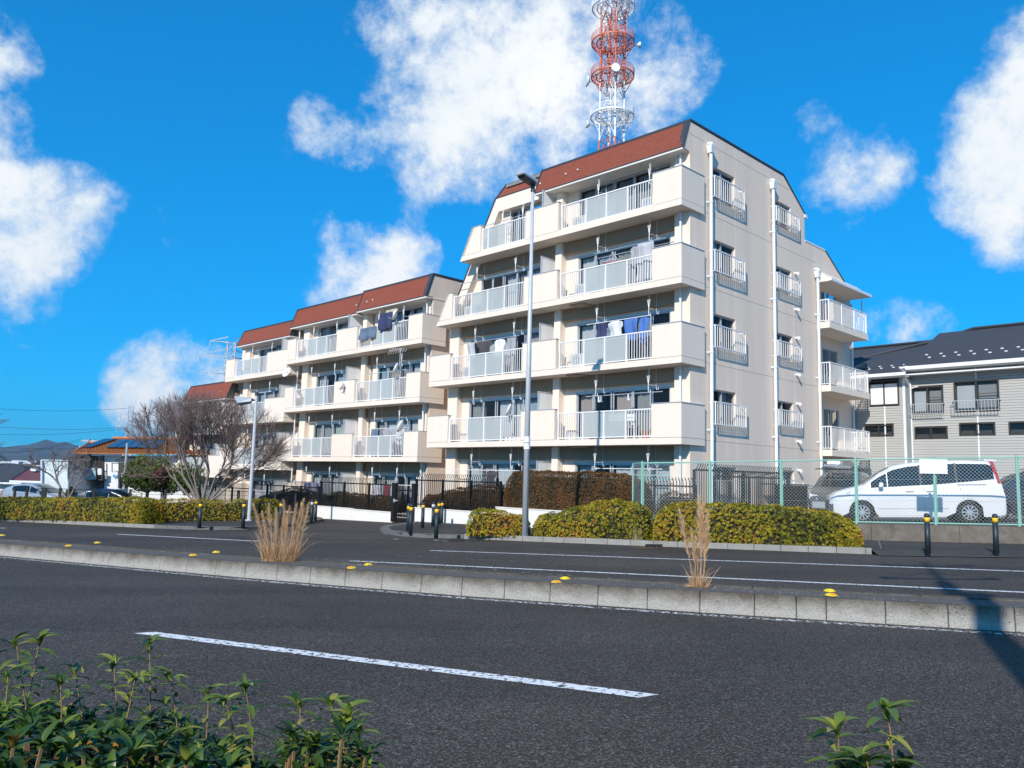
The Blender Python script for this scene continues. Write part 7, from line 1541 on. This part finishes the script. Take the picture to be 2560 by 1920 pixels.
for k, (px, py, lab) in enumerate(((1590, 1352, 'pale dry grass tuft in the gap between two azalea bushes'),)):
    c = G(px, py, .0); r = np.random.default_rng(5); b = MB()
    for i in range(120): x, y = r.normal(0, .06, 2); b.tube((x, y, 0), (x+r.normal(0, .08), y+r.normal(0, .04), r.uniform(.2, .5)), .003, .001, 3, cap=False)
    o = b.build('dry_grass', mat('dry_stalk', (.42, .32, .22), .9)); o.location = tuple(c); tag(o, lab, 'grass clump', 'dry grass clumps on the median')
# fallen leaves at the drain, litter dots
r = np.random.default_rng(8); V = []
for i in range(260):
    p = G(1585+r.uniform(0, 80), 1366.5+r.uniform(0, 3.5), -.085) if i < 200 else G(r.uniform(1200, 2200), 1353+r.uniform(0, 3)+0, -.085)
    if i >= 200: p = G(*(lambda x: (x, np.interp(x, [1160, 1640, 2180], [1347, 1366, 1386])+2+r.uniform(0, 3)))(r.uniform(1160, 2180)), -.085)
    a = r.uniform(0, 6.28); s = r.uniform(.015, .035); u = np.array([cos(a), sin(a), .2]); w = np.array([-sin(a), cos(a), .1]); V.append(np.stack([p-u*s, p-w*s*.5, p+u*s, p+w*s*.5]))
V = np.concatenate(V); npmesh('fallen_leaves', V, np.arange(len(V)).reshape(-1, 4), leafmat('dead_leaf', [(0, (.30, .12, .04)), (1, (.42, .24, .10))]), attr=r.uniform(0, 1, len(V)//4), kind='stuff')
# overlay: small stones and scraps in the gutter along the median
r = np.random.default_rng(9); V = []; F = []
for i in range(900):
    s = r.uniform(0, 1); base = np.array(P2(G(r.uniform(-50, 2560), 1400, -.1))); x = r.uniform(-50, 2560); yl = np.interp(x, [0, 1300, 2560], [1395, 1483, 1578]); q = G(x, yl+abs(r.normal(0, 3)), -.094) if i % 2 else G(x, yl-44-r.uniform(2, 12), MEDTOP-.01)
    sz = r.uniform(.004, .011); k = len(V); V += [q+[sz, 0, 0], q+[-sz, 0, 0], q+[0, sz, 0], q+[0, -sz, 0], q+[0, 0, sz*1.3]]; F += [(k, k+2, k+4), (k+2, k+1, k+4), (k+1, k+3, k+4), (k+3, k, k+4)]
npmesh('gravel', np.array(V), np.array(F), mat('grit', (.30, .28, .25), .9, var=.5, vscale=30), kind='stuff')

# ------------------------------------------------------------------ shrubs in front of the camera
def leaf_mesh(seed, L_=.075, W_=.023):
    r = np.random.default_rng(seed); K = 6; V = []; F = []
    for i in range(K+1):
        u = i/K; w = W_*(sin(pi*min(1, u*.92+.06))**.8)*.5; z = .10*L_*sin(u*2.2)-.30*L_*u*u; fold = w*.35
        V += [(-w, u*L_, z+fold), (0, u*L_, z), (w, u*L_, z+fold)]
    for i in range(K): a = 3*i; F += [(a, a+1, a+4, a+3), (a+1, a+2, a+5, a+4)]
    me = bpy.data.meshes.new('leaf'); me.from_pydata(V, [], F); me.polygons.foreach_set('use_smooth', [True]*len(F)); a = me.attributes.new('tone', 'FLOAT', 'FACE'); a.data.foreach_set('value', np.full(len(F), r.uniform(.1, .95), 'f')); me.materials.append(fore_leaf); return me
LM = [leaf_mesh(40+i, L_=.062+.005*(i % 5), W_=.020+.002*(i % 3)) for i in range(8)]
stem_m = mat('shrub_stem', (.30, .19, .09), .6, var=.3, vscale=20)
def leaf_frame(d, roll=0.):
    """matrix whose +Y runs along d with the upper side up"""
    y = Vector(d).normalized(); x = y.cross(Vector((0, 0, 1))); x = x.normalized() if x.length > .01 else Vector((1, 0, 0)); z = x.cross(y); return Matrix((x, y, z)).transposed()
def shoot(root, top, length, seed, leafobj=True, scale=1.):
    r = np.random.default_rng(seed); top = np.array(top); lean = r.normal(0, .10, 2); base = top-np.array([lean[0]*length, lean[1]*length, length]); org = np.array(root.location); K = 5; pts = []
    for i in range(K+1): u = i/K; pts.append(base+(top-base)*u+np.array([.012*sin(u*3), 0, 0])*scale)
    b = MB()
    for i in range(K): b.tube(pts[i]-org, pts[i+1]-org, .0030*(1-.3*i/K)*scale, .0030*(1-.3*(i+1)/K)*scale, 6, cap=False)
    st = b.build('shoot', stem_m, root, smooth=True); out = []
    for k in range(9):                                      # the whorl at the tip
        a = 2*pi*k/8*1.0+r.uniform(-.2, .2)+seed; el = radians(r.uniform(8, 35) if k < 6 else r.uniform(50, 80)); out.append((top-[0, 0, .004*k*scale], (cos(a)*cos(el), sin(a)*cos(el), sin(el)), (1.0 if k < 6 else .7)*r.uniform(.85, 1.15)))
    nn = int(length*.75/(.032*scale))
    for k in range(min(nn, 7)):
        u = .03+k*.032*scale
        for s in (0, 1): a = k*1.57+s*pi+seed; el = radians(r.uniform(-12, 28)); out.append((top-[lean[0]*u, lean[1]*u, u], (cos(a)*cos(el), sin(a)*cos(el), sin(el)), r.uniform(.85, 1.25)))
    for p_, d_, s_ in out:
        o = bpy.data.objects.new('leaf', LM[int(r.integers(0, 8))]); COL.objects.link(o); o.parent = st; o.matrix_local = Matrix.Translation(Vector(p_-org)) @ leaf_frame(d_).to_4x4() @ Matrix.Scale(s_*scale, 4)
def shrub(label, shoots, mass, loc):
    root = empty('leafy_shrub', loc, label=label, cat='shrub', group='glossy-leaved shrubs in front of the camera')
    for i, (px, py, Y, ln) in enumerate(shoots): shoot(root, VP(px, py, Y), ln, 100+i+int(px), scale=(.80 if px < 1500 else .95))
    V = []; F = []; T = []; base = np.array([v.co for v in LM[2].vertices]); fb = np.array([list(p.vertices) for p in LM[2].polygons]); r = np.random.default_rng(int(loc[0]*10)+50); S_ = MB(); org = np.array(loc)
    for (px, py, Y) in mass:
        top = np.array(VP(px, py, Y)); ph = r.uniform(0, 6.28)
        S_.tube(top-org, top-org-[r.normal(0, .03), 0, .35], .004, n=4, cap=False)
        for k in range(17):
            a = ph+k*2.4; el = radians(r.uniform(0, 70) if k < 8 else r.uniform(-25, 30)); z = 0 if k < 8 else -.02*(k-7); d = (cos(a)*cos(el), sin(a)*cos(el), sin(el)); M3 = np.array(leaf_frame(d)); s_ = r.uniform(.5, .95)*(1 if px < 1500 else 1.1)
            V.append(base@M3.T*s_+top+[0, 0, z]-org); F.append(fb+len(base)*len(F)); T += [min(1, max(0, r.normal(.42, .25)))]*len(fb)
    if V: npmesh('foliage', np.concatenate(V), np.concatenate(F), fore_leaf, root, attr=np.array(T), smooth=True, kind='stuff'); S_.build('twigs', stem_m, root, kind='stuff')
r = np.random.default_rng(77); mass = []
def topline(x): return np.interp(x, [-60, 0, 100, 200, 300, 400, 480, 560, 640, 680, 720, 760, 830, 900, 960], [1660, 1680, 1690, 1700, 1715, 1715, 1745, 1775, 1790, 1850, 1835, 1800, 1800, 1815, 1900])
for i in range(620):
    x = r.uniform(-60, 700) if i < 520 else r.uniform(680, 950); Y = r.uniform(1.75, 2.6); f = r.uniform(0, 1)**1.2; y = topline(x)+85+f*300*(2.6-Y+.3)+ (2.6-Y)*90
    if y < 2050: mass.append((x, y, Y))
shrub('dense glossy-leaved shrub along the bottom left of the photo', [(38, 1600, 2.35, .42), (100, 1595, 2.3, .45), (185, 1670, 2.4, .35), (283, 1655, 2.4, .35), (372, 1604, 2.4, .40), (338, 1690, 2.3, .35), (425, 1684, 2.4, .33), (520, 1722, 2.3, .3), (612, 1712, 2.2, .33), (560, 1745, 2.2, .25), (150, 1700, 2.2, .3), (20, 1680, 2.2, .3)], mass, tuple(VP(300, 1900, 2.3)))
mass2 = [(m_[0], m_[1], m_[2]) for m_ in [(r.uniform(700, 920), 1830+r.uniform(0, 90), r.uniform(1.9, 2.4)) for _ in range(26)]]
shrub('small leafy shoots at the bottom, right of the dense shrub', [(748, 1755, 2.2, .25), (828, 1752, 2.3, .25), (872, 1775, 2.1, .22)], mass2, tuple(VP(800, 1950, 2.2)))
shrub('pale green leafy rosettes at the bottom right of the photo', [(2216, 1768, 1.85, .30), (2092, 1815, 1.95, .25), (2160, 1880, 1.8, .2)], [(r.uniform(2060, 2280), 1915+r.uniform(0, 60), r.uniform(1.8, 2.0)) for _ in range(12)], tuple(VP(2180, 1960, 1.9)))
# low ground shoots of the same planting strip that lie below the frame, and the kerb they grow behind

# ------------------------------------------------------------------ air
hz = bpy.data.materials.new('air_haze'); hz.use_nodes = True; n = hz.node_tree.nodes; l = hz.node_tree.links; n.clear(); o = n.new('ShaderNodeOutputMaterial'); pv = n.new('ShaderNodeVolumePrincipled')
pv.inputs['Color'].default_value = (.42, .66, 1, 1); pv.inputs['Density'].default_value = 4.5e-5; pv.inputs['Anisotropy'].default_value = .2; l.new(pv.outputs[0], o.inputs['Volume'])
b = MB(); b.box(-9500, 9500, -3500, 10500, -70, 480); tag(b.build('haze', hz), kind='stuff')
